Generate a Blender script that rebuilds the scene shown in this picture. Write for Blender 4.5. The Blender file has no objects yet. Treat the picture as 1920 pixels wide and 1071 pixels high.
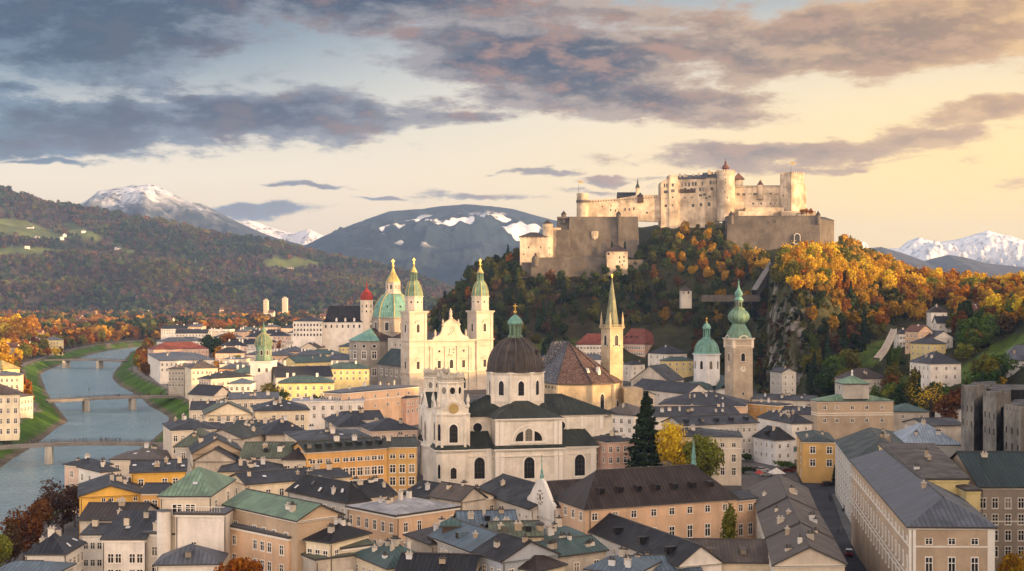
import bpy, bmesh, math, random
import numpy as np
from mathutils import Vector, Matrix, noise as mnoise
R = math.radians
rnd = random.Random(7)
scene = bpy.context.scene
COL = scene.collection

# ------------------------------------------------------------------ camera
FPX, HC, HY = 2500.0, 60.0, 548.0          # focal length in photo pixels, eye height, horizon row
cam_d = bpy.data.cameras.new("camera"); cam = bpy.data.objects.new("camera", cam_d); COL.objects.link(cam)
cam.location = (0, 0, HC); cam.rotation_euler = (R(90), 0, 0)
cam_d.sensor_width = 36; cam_d.lens = 36*FPX/1920; cam_d.shift_y = (HY-535.5)/1920
cam_d.clip_start = 1; cam_d.clip_end = 90000
scene.camera = cam
scene.view_settings.view_transform = 'Standard'; scene.view_settings.look = 'None'
scene.view_settings.exposure = 0.96; scene.view_settings.gamma = 1.0
cy = scene.cycles
cy.use_denoising = True; cy.denoiser = 'OPENIMAGEDENOISE'
cy.max_bounces = 5; cy.diffuse_bounces = 2; cy.glossy_bounces = 2; cy.transmission_bounces = 2
cy.transparent_max_bounces = 4; cy.volume_bounces = 0; cy.use_adaptive_sampling = True; cy.adaptive_threshold = 0.02
cy.caustics_reflective = False; cy.caustics_refractive = False; cy.sample_clamp_indirect = 6

def lin(*c): return tuple(((x/255)/12.92 if x/255 <= .04045 else ((x/255+.055)/1.055)**2.4) for x in c)
def wp(px, py, z):
    Y = FPX*(HC-z)/(py-HY); return Vector(((px-960)/FPX*Y, Y, z))
def wy(px, Y, z=0.0): return Vector(((px-960)/FPX*Y, Y, z))
def zat(py, Y): return HC-(py-HY)*Y/FPX

# ------------------------------------------------------------------ sun and sky
SUN_DIR = Vector((0.93, -0.37, 0.0)).normalized(); SUN_EL = R(8.5)
to_sun = Vector((SUN_DIR.x*math.cos(SUN_EL), SUN_DIR.y*math.cos(SUN_EL), math.sin(SUN_EL)))
sd = bpy.data.lights.new("sun", 'SUN'); sd.energy = 5.0; sd.angle = R(0.6); sd.color = (1.0, 0.60, 0.25)
so = bpy.data.objects.new("sun", sd); COL.objects.link(so); so.rotation_euler = to_sun.to_track_quat('Z', 'Y').to_euler()

class NT:
    """small helper round a node tree"""
    def __init__(s, t): s.t = t; s.n = t.nodes; s.l = t.links
    def new(s, k, **kw):
        n = s.n.new(k)
        for a, b in kw.items(): setattr(n, a, b)
        return n
    def put(s, sock, v):
        if isinstance(v, bpy.types.NodeSocket): s.l.new(v, sock)
        elif v is not None:
            if sock.type == 'RGBA' and hasattr(v, '__len__') and len(v) == 3: v = (*v, 1)
            sock.default_value = v
    def math(s, op, a, b=None, c=None, clamp=False):
        n = s.new('ShaderNodeMath', operation=op); n.use_clamp = clamp
        for i, v in enumerate((a, b, c)):
            if v is not None: s.put(n.inputs[i], v)
        return n.outputs[0]
    def mix(s, f, a, b, mode='MIX'):
        n = s.new('ShaderNodeMix', data_type='RGBA', blend_type=mode)
        s.put(n.inputs[0], f); s.put(n.inputs[6], a); s.put(n.inputs[7], b); return n.outputs[2]
    def ramp(s, f, stops, interp='LINEAR'):
        n = s.new('ShaderNodeValToRGB'); e = n.color_ramp.elements; n.color_ramp.interpolation = interp
        while len(e) < len(stops): e.new(0.5)
        for x, (p, c) in zip(e, stops):
            x.position = p; x.color = (*c, 1) if hasattr(c, '__len__') else (c, c, c, 1)
        s.put(n.inputs[0], f); return n.outputs[0]
    def noise(s, vec, scale, detail=4, rough=.55, out=0, dist=0):
        n = s.new('ShaderNodeTexNoise'); s.put(n.inputs['Vector'], vec)
        n.inputs['Scale'].default_value = scale; n.inputs['Detail'].default_value = detail; n.inputs['Roughness'].default_value = rough
        n.inputs['Distortion'].default_value = dist
        return n.outputs[out]
    def comb(s, x, y, z):
        n = s.new('ShaderNodeCombineXYZ')
        for i, v in enumerate((x, y, z)): s.put(n.inputs[i], v)
        return n.outputs[0]
    def sep(s, v):
        n = s.new('ShaderNodeSeparateXYZ'); s.put(n.inputs[0], v); return n.outputs
    def map(s, v, a, b, c=0., d=1., kind='SMOOTHSTEP'):
        n = s.new('ShaderNodeMapRange', interpolation_type=kind); s.put(n.inputs[0], v)
        for i, x in enumerate((a, b, c, d)): s.put(n.inputs[i+1], x)
        return n.outputs[0]
    def vscale(s, v, k):
        n = s.new('ShaderNodeVectorMath', operation='MULTIPLY'); s.put(n.inputs[0], v); n.inputs[1].default_value = k; return n.outputs[0]

world = bpy.data.worlds.new("World"); scene.world = world; world.use_nodes = True
w = NT(world.node_tree); w.n.clear()
tc = w.new('ShaderNodeTexCoord').outputs['Generated']
dx, dy, dz = w.sep(tc)
sx = w.math('MULTIPLY', w.math('ARCTAN2', dx, dy), 2.5)
sy = w.math('MULTIPLY', w.math('ARCSINE', dz), 2.5)
flat = w.comb(sx, w.math('MULTIPLY', sy, 2.6), 0.0)
warp = w.noise(flat, 3.2, 5, .6, 1)
wsx, wsy, _ = w.sep(warp)
qx = w.math('ADD', sx, w.math('MULTIPLY', w.math('SUBTRACT', wsx, .5), .34))
qy = w.math('ADD', sy, w.math('MULTIPLY', w.math('SUBTRACT', wsy, .5), .13))
CLOUDS = [  # centre, half sizes (thousandths of the arc), tilt in degrees, weight
    (330, 228, 560, 58, 3, 1.15), (820, 222, 190, 34, 2, .7), (60, 275, 330, 45, 4, .9), (180, 60, 450, 125, 0, 1.15), (720, 15, 600, 62, -3, 1.1),
    (1060, 125, 360, 78, -9, 1.25), (1290, 165, 230, 40, -4, .9), (1600, 85, 460, 82, 6, 1.1), (1850, 30, 320, 60, 4, 1.0),
    (1490, 283, 350, 30, 1, 1.0), (1850, 225, 200, 34, 8, .9), (560, 356, 100, 8, 0, .75), (690, 377, 70, 7, 0, .7), (1005, 325, 80, 8, 0, .75),
    (930, 362, 140, 11, 3, .75), (1130, 334, 90, 8, 0, .65), (480, 404, 150, 13, 0, .6), (1180, 214, 60, 8, 0, .6), (160, 314, 140, 11, 3, .7),
    (1100, 356, 150, 10, 2, .55), (1560, 310, 240, 12, 0, .6), (1880, 355, 120, 11, 3, .45), (350, 40, 300, 60, 0, .5), (430, 150, 240, 22, 5, .5), (1320, 40, 260, 40, 8, .6)]
tot = None
for cx, cyy, a, b, rot, wt in CLOUDS:
    c, s_ = math.cos(R(rot)), math.sin(R(rot))
    ex = w.math('SUBTRACT', qx, (cx-960)/1000); ey = w.math('SUBTRACT', qy, (HY-cyy)/1000)
    k = 1000/a, 1000/b
    p = w.math('ADD', w.math('MULTIPLY', ex, c*k[0]), w.math('MULTIPLY', ey, s_*k[0]))
    q = w.math('ADD', w.math('MULTIPLY', ex, -s_*k[1]), w.math('MULTIPLY', ey, c*k[1]))
    g = w.math('EXPONENT', w.math('MULTIPLY', w.math('ADD', w.math('MULTIPLY', p, p), w.math('MULTIPLY', q, q)), -1.0))
    g = w.math('MULTIPLY', g, wt)
    tot = g if tot is None else w.math('MAXIMUM', tot, g)
high = w.math('MULTIPLY', w.map(sy, .56, .9), .55)               # broken cloud overhead, outside the view
tot = w.math('MAXIMUM', tot, high)
fb = w.noise(w.comb(sx, w.math('MULTIPLY', sy, 3.0), 3.7), 5.0, 10, .66)
fb2 = w.noise(w.comb(sx, w.math('MULTIPLY', sy, 2.4), 9.1), 9.0, 6, .6)
dens = w.math('ADD', tot, w.math('MULTIPLY', w.math('SUBTRACT', fb, .5), 1.9))
mask = w.map(dens, .29, .64)
thick = w.map(w.math('ADD', dens, w.math('MULTIPLY', w.math('SUBTRACT', fb2, .5), 2.2)), .38, 1.15)
r01 = w.map(sx, -.96, .96, 0, 1, 'LINEAR')
clear = w.ramp(w.map(sy, 0, .6, 0, 1, 'LINEAR'), [(0, (.66, .45, .25)), (.16, (.72, .53, .32)), (.34, (.70, .58, .42)), (.55, (.58, .55, .48)), (.72, (.44, .46, .45)), (1, (.09, .17, .26))])
blue = w.math('MULTIPLY', w.map(sx, .2, -.9), w.map(sy, .22, .5))
clear = w.mix(blue, clear, (.030, .105, .185))
gx = w.math('MULTIPLY', w.math('SUBTRACT', sx, .95), 1/.85); gy = w.math('MULTIPLY', w.math('SUBTRACT', sy, .17), 1/.27)
glow = w.math('EXPONENT', w.math('MULTIPLY', w.math('ADD', w.math('MULTIPLY', gx, gx), w.math('MULTIPLY', gy, gy)), -1.0))
clear = w.mix(w.math('MULTIPLY', glow, .95), clear, (.90, .60, .20))
cdark = w.ramp(r01, [(0, (.016, .042, .085)), (.35, (.028, .044, .082)), (.56, (.034, .046, .078)), (.74, (.105, .080, .078)), (1, (.34, .195, .10))])
cedge = w.ramp(r01, [(0, (.10, .155, .215)), (.35, (.20, .20, .22)), (.56, (.32, .25, .21)), (.78, (.44, .28, .16)), (1, (.62, .38, .16))])
lowwarm = w.map(sy, .36, .16)
cdark = w.mix(w.math('MULTIPLY', lowwarm, .62), cdark, w.ramp(r01, [(0, (.17, .155, .165)), (.5, (.33, .25, .19)), (1, (.44, .29, .16))]))
pink = w.math('MULTIPLY', w.map(fb2, .47, .64), w.map(sx, -.75, -.05, .12, .85))
body = w.mix(thick, cedge, cdark)
body = w.mix(w.math('MULTIPLY', pink, .7), body, w.ramp(r01, [(0, (.22, .165, .16)), (.5, (.38, .205, .14)), (1, (.55, .33, .17))]))
skyc = w.mix(mask, clear, body)
sk = w.new('ShaderNodeTexSky', sky_type='NISHITA'); sk.sun_disc = False; sk.sun_elevation = SUN_EL
sk.sun_rotation = math.atan2(to_sun.x, to_sun.y); sk.air_density = 1.2; sk.dust_density = 2.0
nis = w.vscale(sk.outputs[0], (.10, .10, .10))
# the rest of the sky dome (outside the view): brightened low down as added fill light, darkened overhead
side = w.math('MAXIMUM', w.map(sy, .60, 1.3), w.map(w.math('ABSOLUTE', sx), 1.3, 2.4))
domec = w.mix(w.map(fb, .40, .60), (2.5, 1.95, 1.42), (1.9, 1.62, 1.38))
sunside = w.map(w.math('ADD', w.math('MULTIPLY', dx, SUN_DIR.x*.6), w.math('MULTIPLY', dy, SUN_DIR.y*1.35)), -.1, 1.0)      # unseen glow round and behind the viewer, added to light the shaded fronts
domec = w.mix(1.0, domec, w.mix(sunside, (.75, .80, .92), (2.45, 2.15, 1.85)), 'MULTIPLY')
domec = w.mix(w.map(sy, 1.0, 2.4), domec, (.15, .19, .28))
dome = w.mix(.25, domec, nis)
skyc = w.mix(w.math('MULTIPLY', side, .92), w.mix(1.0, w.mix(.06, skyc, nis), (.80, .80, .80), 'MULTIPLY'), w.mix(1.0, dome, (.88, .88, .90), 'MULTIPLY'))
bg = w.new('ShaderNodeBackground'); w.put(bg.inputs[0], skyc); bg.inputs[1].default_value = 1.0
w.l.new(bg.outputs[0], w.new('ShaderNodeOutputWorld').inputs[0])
world.cycles.sample_map_resolution = 1024

# ------------------------------------------------------------------ materials
_mats = {}
def material(name, fn):
    if name in _mats: return _mats[name]
    m = bpy.data.materials.new(name); m.use_nodes = True; t = NT(m.node_tree); t.n.clear()
    b = t.new('ShaderNodeBsdfPrincipled'); t.l.new(b.outputs[0], t.new('ShaderNodeOutputMaterial').inputs[0])
    b.inputs['Specular IOR Level'].default_value = .25
    fn(t, b); _mats[name] = m; return m
def ocoord(t): return t.new('ShaderNodeTexCoord').outputs['Object']
def uvc(t): return t.new('ShaderNodeTexCoord').outputs['UV']
def bump(t, b, h, st, dist=.1):
    n = t.new('ShaderNodeBump'); n.inputs['Strength'].default_value = st; n.inputs['Distance'].default_value = dist
    t.put(n.inputs['Height'], h); t.l.new(n.outputs[0], b.inputs['Normal'])
def mul(t, c, lo, hi, f):
    return t.mix(1.0, c, t.ramp(f, [(0, (lo, lo, lo)), (1, (hi, hi, hi))]), 'MULTIPLY')
def plaster(col, name=None, grime=.36, rough=.9):
    def fn(t, b):
        o = ocoord(t); c = (*col, 1)
        n1 = t.map(t.noise(o, .16, 5, .6), .3, .7); c = mul(t, c, 1-grime*.6, 1.05, n1)
        st = t.map(t.noise(t.vscale(o, (1, 1, .10)), 1.1, 4, .6), .38, .72)
        c = t.mix(t.math('MULTIPLY', st, grime*.7), c, t.mix(.6, c, (.16, .14, .12)))
        n2 = t.map(t.noise(o, 3.2, 3, .6), .3, .75); c = mul(t, c, .93, 1.04, n2)
        t.put(b.inputs['Base Color'], c); b.inputs['Roughness'].default_value = rough; bump(t, b, n2, .12, .03)
    return material(name or 'plaster %.2f %.2f %.2f %.2f' % (*col, grime), fn)
def seam_roof(col, name=None, pitch=.85, rough=.5, wear=.35, seam=.55):
    def fn(t, b):
        uv = uvc(t); ux, uy, _ = t.sep(uv); c = (*col, 1)
        o = ocoord(t)
        n1 = t.map(t.noise(o, .22, 5, .62), .3, .72); c = mul(t, c, 1-wear, 1+wear*.7, n1)
        pan = t.math('FLOOR', t.math('DIVIDE', ux, pitch))
        wn = t.new('ShaderNodeTexWhiteNoise', noise_dimensions='2D'); t.put(wn.inputs['Vector'], t.comb(pan, t.math('FLOOR', t.math('MULTIPLY', uy, .28)), 0))
        c = mul(t, c, .84, 1.14, wn.outputs[0])
        fr = t.math('FRACT', t.math('DIVIDE', ux, pitch)); s = t.map(t.math('ABSOLUTE', t.math('SUBTRACT', fr, .5)), .5, .26)
        c = t.mix(t.math('MULTIPLY', t.math('SUBTRACT', 1.0, s), seam), c, (col[0]*.30, col[1]*.30, col[2]*.30, 1))
        st = t.map(t.noise(t.vscale(uv, (1.6, .14, 1)), 1.0, 4, .6), .5, .75)
        c = t.mix(t.math('MULTIPLY', st, wear*.7), c, t.mix(.35, c, (.24, .22, .20)))
        t.put(b.inputs['Base Color'], c); t.put(b.inputs['Roughness'], t.map(n1, 0, 1, rough-.1, rough+.15)); bump(t, b, s, .5, .06)
        b.inputs['Specular IOR Level'].default_value = .12
    return material(name or 'seamed metal %.3f %.3f %.3f' % col, fn)
def tile_roof(col, name, spk=None, rough=.8, row=.5):
    def fn(t, b):
        uv = uvc(t); o = ocoord(t); c = (*col, 1); ux, uy, _ = t.sep(uv)
        n1 = t.map(t.noise(o, .2, 5, .6), .3, .7); c = mul(t, c, .7, 1.2, n1)
        wn = t.new('ShaderNodeTexWhiteNoise', noise_dimensions='2D')
        t.put(wn.inputs['Vector'], t.comb(t.math('FLOOR', t.math('MULTIPLY', ux, 1.6)), t.math('FLOOR', t.math('DIVIDE', uy, row)), 0))
        c = mul(t, c, .7, 1.3, wn.outputs[0])
        if spk: c = t.mix(t.math('MULTIPLY', t.map(t.noise(o, 1.8, 3, .75), .54, .60), .75), c, spk)
        t.put(b.inputs['Base Color'], c); b.inputs['Roughness'].default_value = rough; bump(t, b, t.math('FRACT', t.math('DIVIDE', uy, row)), .4, .06)
    return material(name, fn)
def stone(col, name, scale=1.0, dark=.5, brick=True):
    def fn(t, b):
        o = ocoord(t); uv = uvc(t); c = (*col, 1)
        n1 = t.map(t.noise(o, .10*scale, 6, .65), .32, .68); c = mul(t, c, 1-dark, 1.12, n1)
        n2 = t.map(t.noise(t.vscale(o, (1, 1, .22)), .5*scale, 5, .65), .42, .75); c = t.mix(t.math('MULTIPLY', n2, dark), c, (col[0]*.35, col[1]*.35, col[2]*.36, 1))
        n3 = t.noise(o, 2.2*scale, 4, .7); c = mul(t, c, .75, 1.2, n3)
        if brick:
            br = t.new('ShaderNodeTexBrick'); t.put(br.inputs['Vector'], uv); br.inputs['Scale'].default_value = .55*scale
            br.inputs['Color1'].default_value = (1, 1, 1, 1); br.inputs['Color2'].default_value = (.84, .84, .84, 1); br.inputs['Mortar'].default_value = (.68, .68, .68, 1)
            br.inputs['Mortar Size'].default_value = .03
            c = t.mix(.8, c, t.mix(1, c, br.outputs[0], 'MULTIPLY'))
        t.put(b.inputs['Base Color'], c); b.inputs['Roughness'].default_value = .92; bump(t, b, n3, .35, .2)
    return material(name, fn)
def plain(col, name, rough=.6, metal=0., spec=.25, var=.15):
    def fn(t, b):
        c = mul(t, (*col, 1), 1-var, 1+var, t.noise(ocoord(t), 1.3, 3, .6))
        t.put(b.inputs['Base Color'], c); b.inputs['Roughness'].default_value = rough; b.inputs['Metallic'].default_value = metal; b.inputs['Specular IOR Level'].default_value = spec
    return material(name, fn)
def glass_fn(t, b):
    o = t.new('ShaderNodeObjectInfo'); r = o.outputs['Random']
    c = t.ramp(r, [(0, (.010, .011, .013)), (.6, (.022, .021, .020)), (.84, (.030, .028, .024)), (.88, (.14, .12, .095)), (1, (.22, .19, .15))])
    t.put(b.inputs['Base Color'], c); b.inputs['Roughness'].default_value = .22; b.inputs['Specular IOR Level'].default_value = .35
GLASS = material('window glass', glass_fn)
TRIM = plain((.74, .69, .61), 'white painted trim', .8)
SASH = plain((.62, .58, .52), 'painted sash', .7)
DARKTRIM = plain((.06, .055, .05), 'dark metal', .5)
IRON = plain((.04, .04, .042), 'black iron', .55)
GOLD = plain((.75, .48, .12), 'gilt metal', .3, 1.0)
W = dict(white=plaster((.78, .72, .64)), cool=plaster((.70, .69, .68)), cream=plaster((.76, .65, .47)), yellow=plaster((.76, .45, .09)), apricot=plaster((.68, .38, .125)),
    ochre=plaster((.62, .38, .13)), peach=plaster((.70, .47, .30)), pink=plaster((.68, .50, .39)), rose=plaster((.62, .40, .30)), tan=plaster((.46, .36, .25), grime=.5),
    stonegrey=plaster((.46, .42, .36), grime=.45), grey=plaster((.52, .50, .46)), bluegrey=plaster((.40, .43, .47)), pale=plaster((.70, .60, .47)), beige=plaster((.50, .375, .255)),
    taupe=plaster((.36, .30, .24)), lemon=plaster((.74, .60, .28)), dirty=plaster((.60, .53, .44), grime=.6), wood=plaster((.07, .045, .035), grime=.3), teal=plaster((.4, .5, .45)))
RF = dict(slate=seam_roof((.035, .038, .046)), black=seam_roof((.022, .022, .025)), brown=seam_roof((.048, .037, .033)), green=seam_roof((.17, .245, .155), wear=.3), olive=seam_roof((.105, .122, .085)),
    teal=seam_roof((.062, .105, .10)), dteal=seam_roof((.032, .050, .050)), blue=seam_roof((.105, .145, .18)), grey=seam_roof((.105, .115, .135)), lgrey=seam_roof((.34, .34, .35), wear=.5), taupe=seam_roof((.10, .082, .070), pitch=.7, seam=.3),
    dgreen=seam_roof((.038, .045, .037)), patina=seam_roof((.15, .31, .26), wear=.3), gpatina=seam_roof((.155, .24, .165), wear=.4), red=tile_roof((.17, .050, .034), 'red tiles'), rbrown=tile_roof((.13, .062, .045), 'brown tiles'), lblue=seam_roof((.34, .39, .44)),
    dome=seam_roof((.055, .047, .042), pitch=1.0, wear=.5), gold=seam_roof((.45, .36, .13)), onion_red=seam_roof((.30, .035, .022), pitch=1.0),
    slate_snow=tile_roof((.06, .06, .068), 'frosted slate', (.34, .34, .37)), brown_snow=tile_roof((.062, .034, .028), 'frosted brown slate', (.22, .18, .165)))
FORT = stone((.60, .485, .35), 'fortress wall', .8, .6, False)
BAST = stone((.155, .132, .108), 'bastion masonry', .8, .4)  # base colour darkened to stand for the missing sun on the left bastion
ASH = stone((.40, .355, .30), 'ashlar', 1.0, .35)
SAND = stone((.60, .47, .30), 'sandstone', 1.0, .35)
TOWST = stone((.50, .41, .30), 'tower stone', 1.0, .3)
MARB = plaster((.80, .73, .62), 'church marble', .42)
DOMW = plaster((.56, .49, .40), 'cathedral marble', .38)
RUIN = stone((.25, .23, .20), 'weathered conglomerate', 1.2, .6, False)

def leaf_mat(name, col, var=.35, trans=.35):
    m = bpy.data.materials.new(name); m.use_nodes = True; t = NT(m.node_tree); t.n.clear()
    g = t.new('ShaderNodeNewGeometry'); oi = t.new('ShaderNodeObjectInfo')
    hs = t.new('ShaderNodeHueSaturation'); t.put(hs.inputs['Color'], (*col, 1))
    t.put(hs.inputs['Hue'], t.map(t.math('ADD', t.math('MULTIPLY', g.outputs['Random Per Island'], .5), t.math('MULTIPLY', oi.outputs['Random'], .5)), 0, 1, .5-.035, .5+.035, 'LINEAR'))
    t.put(hs.inputs['Value'], t.map(g.outputs['Random Per Island'], 0, 1, 1-var*1.3, 1+var, 'LINEAR'))
    c = mul(t, hs.outputs[0], .75, 1.25, oi.outputs['Random'])
    d = t.new('ShaderNodeBsdfDiffuse'); t.put(d.inputs[0], c); tr = t.new('ShaderNodeBsdfTranslucent'); t.put(tr.inputs[0], c)
    x = t.new('ShaderNodeMixShader'); x.inputs[0].default_value = trans; t.l.new(d.outputs[0], x.inputs[1]); t.l.new(tr.outputs[0], x.inputs[2])
    t.l.new(x.outputs[0], t.new('ShaderNodeOutputMaterial').inputs[0]); return m
LEAF = dict(dgreen=leaf_mat('dark green leaves', (.040, .064, .018)), green=leaf_mat('green leaves', (.080, .118, .022)), olive=leaf_mat('olive leaves', (.155, .150, .024)),
    gold=leaf_mat('golden leaves', (.60, .36, .025), .35, .45), yellow=leaf_mat('yellow leaves', (.64, .45, .04), .35, .45), orange=leaf_mat('orange leaves', (.36, .14, .014)), rust=leaf_mat('rust leaves', (.15, .062, .018)),
    brown=leaf_mat('brown leaves', (.085, .052, .024)), conifer=leaf_mat('conifer needles', (.028, .046, .020), .3, .15), plum=leaf_mat('plum brown leaves', (.075, .042, .030)))
BARK = plain((.055, .042, .032), 'bark', .9)
def attr_mat(name, trans=0., rough=.95, nscale=.05, lo=.75, hi=1.25, nb=.0):
    def fn(t, b):
        a = t.new('ShaderNodeAttribute'); a.attribute_name = 'col'
        geo = t.new('ShaderNodeNewGeometry').outputs['Position']
        c = mul(t, a.outputs[0], lo, hi, t.map(t.noise(geo, nscale, 8, .65), .3, .7))
        c = mul(t, c, .82, 1.18, t.map(t.noise(geo, nscale*12, 4, .65), .3, .7))
        t.put(b.inputs['Base Color'], c); b.inputs['Roughness'].default_value = rough; b.inputs['Specular IOR Level'].default_value = .1
        if nb: bump(t, b, t.noise(geo, nscale*3, 8, .7), nb, 6.)
    return material(name, fn)

# ------------------------------------------------------------------ mesh helpers
class M:
    def __init__(s): s.v = []; s.f = []; s.m = []; s.uv = []
    def poly(s, pts, m=0, uv=None):
        i = len(s.v); pts = [Vector(p) for p in pts]; s.v += pts; s.f.append(tuple(range(i, i+len(pts)))); s.m.append(m)
        if uv is None:
            n = Vector((0, 0, 0))
            for k in range(len(pts)): n += (pts[k]).cross(pts[(k+1) % len(pts)])
            n = n.normalized() if n.length > 1e-9 else Vector((0, 0, 1))
            t = Vector((0, 0, 1)).cross(n); t = t.normalized() if t.length > .02 else Vector((1, 0, 0)); bt = n.cross(t)
            uv = [(p.dot(t), p.dot(bt)) for p in pts]
        s.uv.append(uv); return s
    def box(s, x0, y0, z0, x1, y1, z1, m=0, bot=False):
        a = [(x0, y0), (x1, y0), (x1, y1), (x0, y1)]; return s.prism(a, z0, z1, m, bot=bot)
    def prism(s, pl, z0, z1, m=0, mt=None, top=None, bot=False, cap=True):
        """pl counter-clockwise; top = the outline at z1 where the sides slope"""
        tp = top or pl; n = len(pl)
        for i in range(n):
            j = (i+1) % n; s.poly([(*pl[i], z0), (*pl[j], z0), (*tp[j], z1), (*tp[i], z1)], m)
        if cap: s.poly([(*p, z1) for p in tp], m if mt is None else mt)
        if bot: s.poly([(*p, z0) for p in reversed(pl)], m)
        return s
    def lathe(s, prof, n=24, c=(0, 0), m=0, rot=0., a0=0., a1=360., ur=None):
        i0 = len(s.v); full = abs(a1-a0-360) < 1e-6; cols = n if full else n+1
        for r, z in prof:
            for k in range(cols):
                a = R(rot+a0+(a1-a0)*k/n); s.v.append(Vector((c[0]+max(r, .001)*math.cos(a), c[1]+max(r, .001)*math.sin(a), z)))
        rm = ur or max(p[0] for p in prof); L = 0
        for q in range(len(prof)-1):
            dl = math.hypot(prof[q+1][0]-prof[q][0], prof[q+1][1]-prof[q][1])
            for k in range(n):
                k2 = (k+1) % cols; s.f.append((i0+q*cols+k, i0+q*cols+k2, i0+(q+1)*cols+k2, i0+(q+1)*cols+k)); s.m.append(m)
                u0, u1 = 2*math.pi*rm*k/n, 2*math.pi*rm*(k+1)/n
                s.uv.append([(u0, L), (u1, L), (u1, L+dl), (u0, L+dl)])
            L += dl
        return s
    def tube(s, p, q, r0, r1=None, n=6, m=0):
        p, q = Vector(p), Vector(q); r1 = r0 if r1 is None else r1; d = (q-p).normalized(); a = d.orthogonal().normalized(); b = d.cross(a); i0 = len(s.v)
        for c, r in ((p, r0), (q, r1)):
            for k in range(n): t = 2*math.pi*k/n; s.v.append(c+a*r*math.cos(t)+b*r*math.sin(t))
        for k in range(n):
            k2 = (k+1) % n; s.f.append((i0+k, i0+k2, i0+n+k2, i0+n+k)); s.m.append(m); s.uv.append([(0, 0), (1, 0), (1, 1), (0, 1)])
        s.f.append(tuple(i0+n+k for k in range(n))); s.m.append(m); s.uv.append([(0, 0)]*n)
        return s
    def mesh(s, name, mats, smooth=False):
        me = bpy.data.meshes.new(name); me.from_pydata([tuple(v) for v in s.v], [], s.f)
        for x in (mats if isinstance(mats, (list, tuple)) else [mats]): me.materials.append(x)
        me.polygons.foreach_set('material_index', s.m)
        ul = me.uv_layers.new(name='UVMap'); ul.data.foreach_set('uv', [c for f in s.uv for p in f for c in p])
        if smooth:
            me.polygons.foreach_set('use_smooth', [True]*len(s.f)); me.set_sharp_from_angle(angle=R(40))
        me.update(); return me
    def obj(s, name, mats, parent=None, smooth=False): return link(name, s.mesh(name, mats, smooth), parent)
def link(name, data, parent=None, loc=None, rz=0., sc=None):
    o = bpy.data.objects.new(name, data); COL.objects.link(o)
    if parent is not None: o.parent = parent
    if loc is not None: o.location = loc
    if rz: o.rotation_euler.z = rz
    if sc is not None: o.scale = sc
    return o
def tag(o, label=None, cat=None, group=None, kind=None):
    for k, v in (('label', label), ('category', cat), ('group', group), ('kind', kind)):
        if v: o[k] = v
    return o
def thing(name, label, cat, loc, rz=0., group=None):
    o = bpy.data.objects.new(name, None); COL.objects.link(o); o.location = loc; o.rotation_euler.z = rz; o.empty_display_size = 1
    return tag(o, label, cat, group)

# window units: 1 x 1 in the xz plane, outside is -y, origin at the centre
def _win(style):
    fr, gl = M(), M(); d = -.10
    def bar(m_, x0, z0, x1, z1, y=d, back=0.0): m_.box(x0, y, z0, x1, back, z1, bot=True)
    if style in ('cross', 'plain', 'tall'):
        b = .14 if style != 'plain' else .08
        h = b*.62
        for q in ((-.5-b, -.5-h, .5+b, -.5), (-.5-b, .5, .5+b, .5+h), (-.5-b, -.5, -.5, .5), (.5, -.5, .5+b, .5)): bar(fr, *q)
        if style != 'plain':
            fr.box(-.055, -.06, -.5, .055, 0, .5); fr.box(-.5, -.059, .12, -.055, 0, .18); fr.box(.055, -.059, .12, .5, 0, .18)
            if style == 'tall': fr.box(-.5, -.059, -.22, -.055, 0, -.17); fr.box(.055, -.059, -.22, .5, 0, -.17)
            fr.box(-.5-b-.04, -.2, -.5-h-.04, .5+b+.04, 0, -.5-h, bot=True)
        gl.poly([(-.5, -.03, -.5), (.5, -.03, -.5), (.5, -.03, .5), (-.5, -.03, .5)])
    elif style in ('arch', 'round', 'arch_bare'):
        if style == 'round': pts = [(.5*math.cos(2*math.pi*k/20), .5*math.sin(2*math.pi*k/20)) for k in range(20)]
        else: pts = [(-.5, -.5), (.5, -.5)]+[(.5*math.cos(math.pi*k/12), .5-.28+.28*math.sin(math.pi*k/12)) for k in range(13)]
        gl.poly([(x, -.03, z) for x, z in pts]); k = 1.24 if style != 'arch_bare' else 1.14; n = len(pts)
        out = [(x*k, z*(1+(k-1)*.62)) for x, z in pts]
        for i in range(n):
            j = (i+1) % n
            fr.poly([(out[i][0], d, out[i][1]), (out[j][0], d, out[j][1]), (pts[j][0], d, pts[j][1]), (pts[i][0], d, pts[i][1])])
            fr.poly([(out[i][0], 0, out[i][1]), (out[j][0], 0, out[j][1]), (out[j][0], d, out[j][1]), (out[i][0], d, out[i][1])])
            fr.poly([(pts[i][0], d, pts[i][1]), (pts[j][0], d, pts[j][1]), (pts[j][0], 0, pts[j][1]), (pts[i][0], 0, pts[i][1])])
        if style == 'arch':
            for x in (-.17, .17): gl.box(x-.02, -.05, -.5, x+.02, -.03, .42, 1)
            for z in (-.2, .05, .25): gl.box(-.5, -.052, z-.01, .5, -.03, z+.01, 1)
    return fr, gl
WIN = {}
for st in ('cross', 'plain', 'tall', 'arch', 'round', 'arch_bare'):
    fr, gl = _win(st); WIN[st] = (fr.mesh('window', TRIM), gl.mesh('pane', [GLASS, IRON]))
    both = M(); both.v = fr.v+gl.v; n = len(fr.v); both.f = fr.f+[tuple(i+n for i in f) for f in gl.f]; both.m = fr.m+[1 if k == 0 else 2 for k in gl.m]; both.uv = fr.uv+gl.uv
    WIN[st] += (both.mesh('window', [TRIM, GLASS, IRON]),)
BARE = M().poly([(-.5, -.03, -.5), (.5, -.03, -.5), (.5, -.03, .5), (-.5, -.03, .5)]).mesh('window', [GLASS])
WIN['bare'] = (None, None, BARE)
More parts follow.
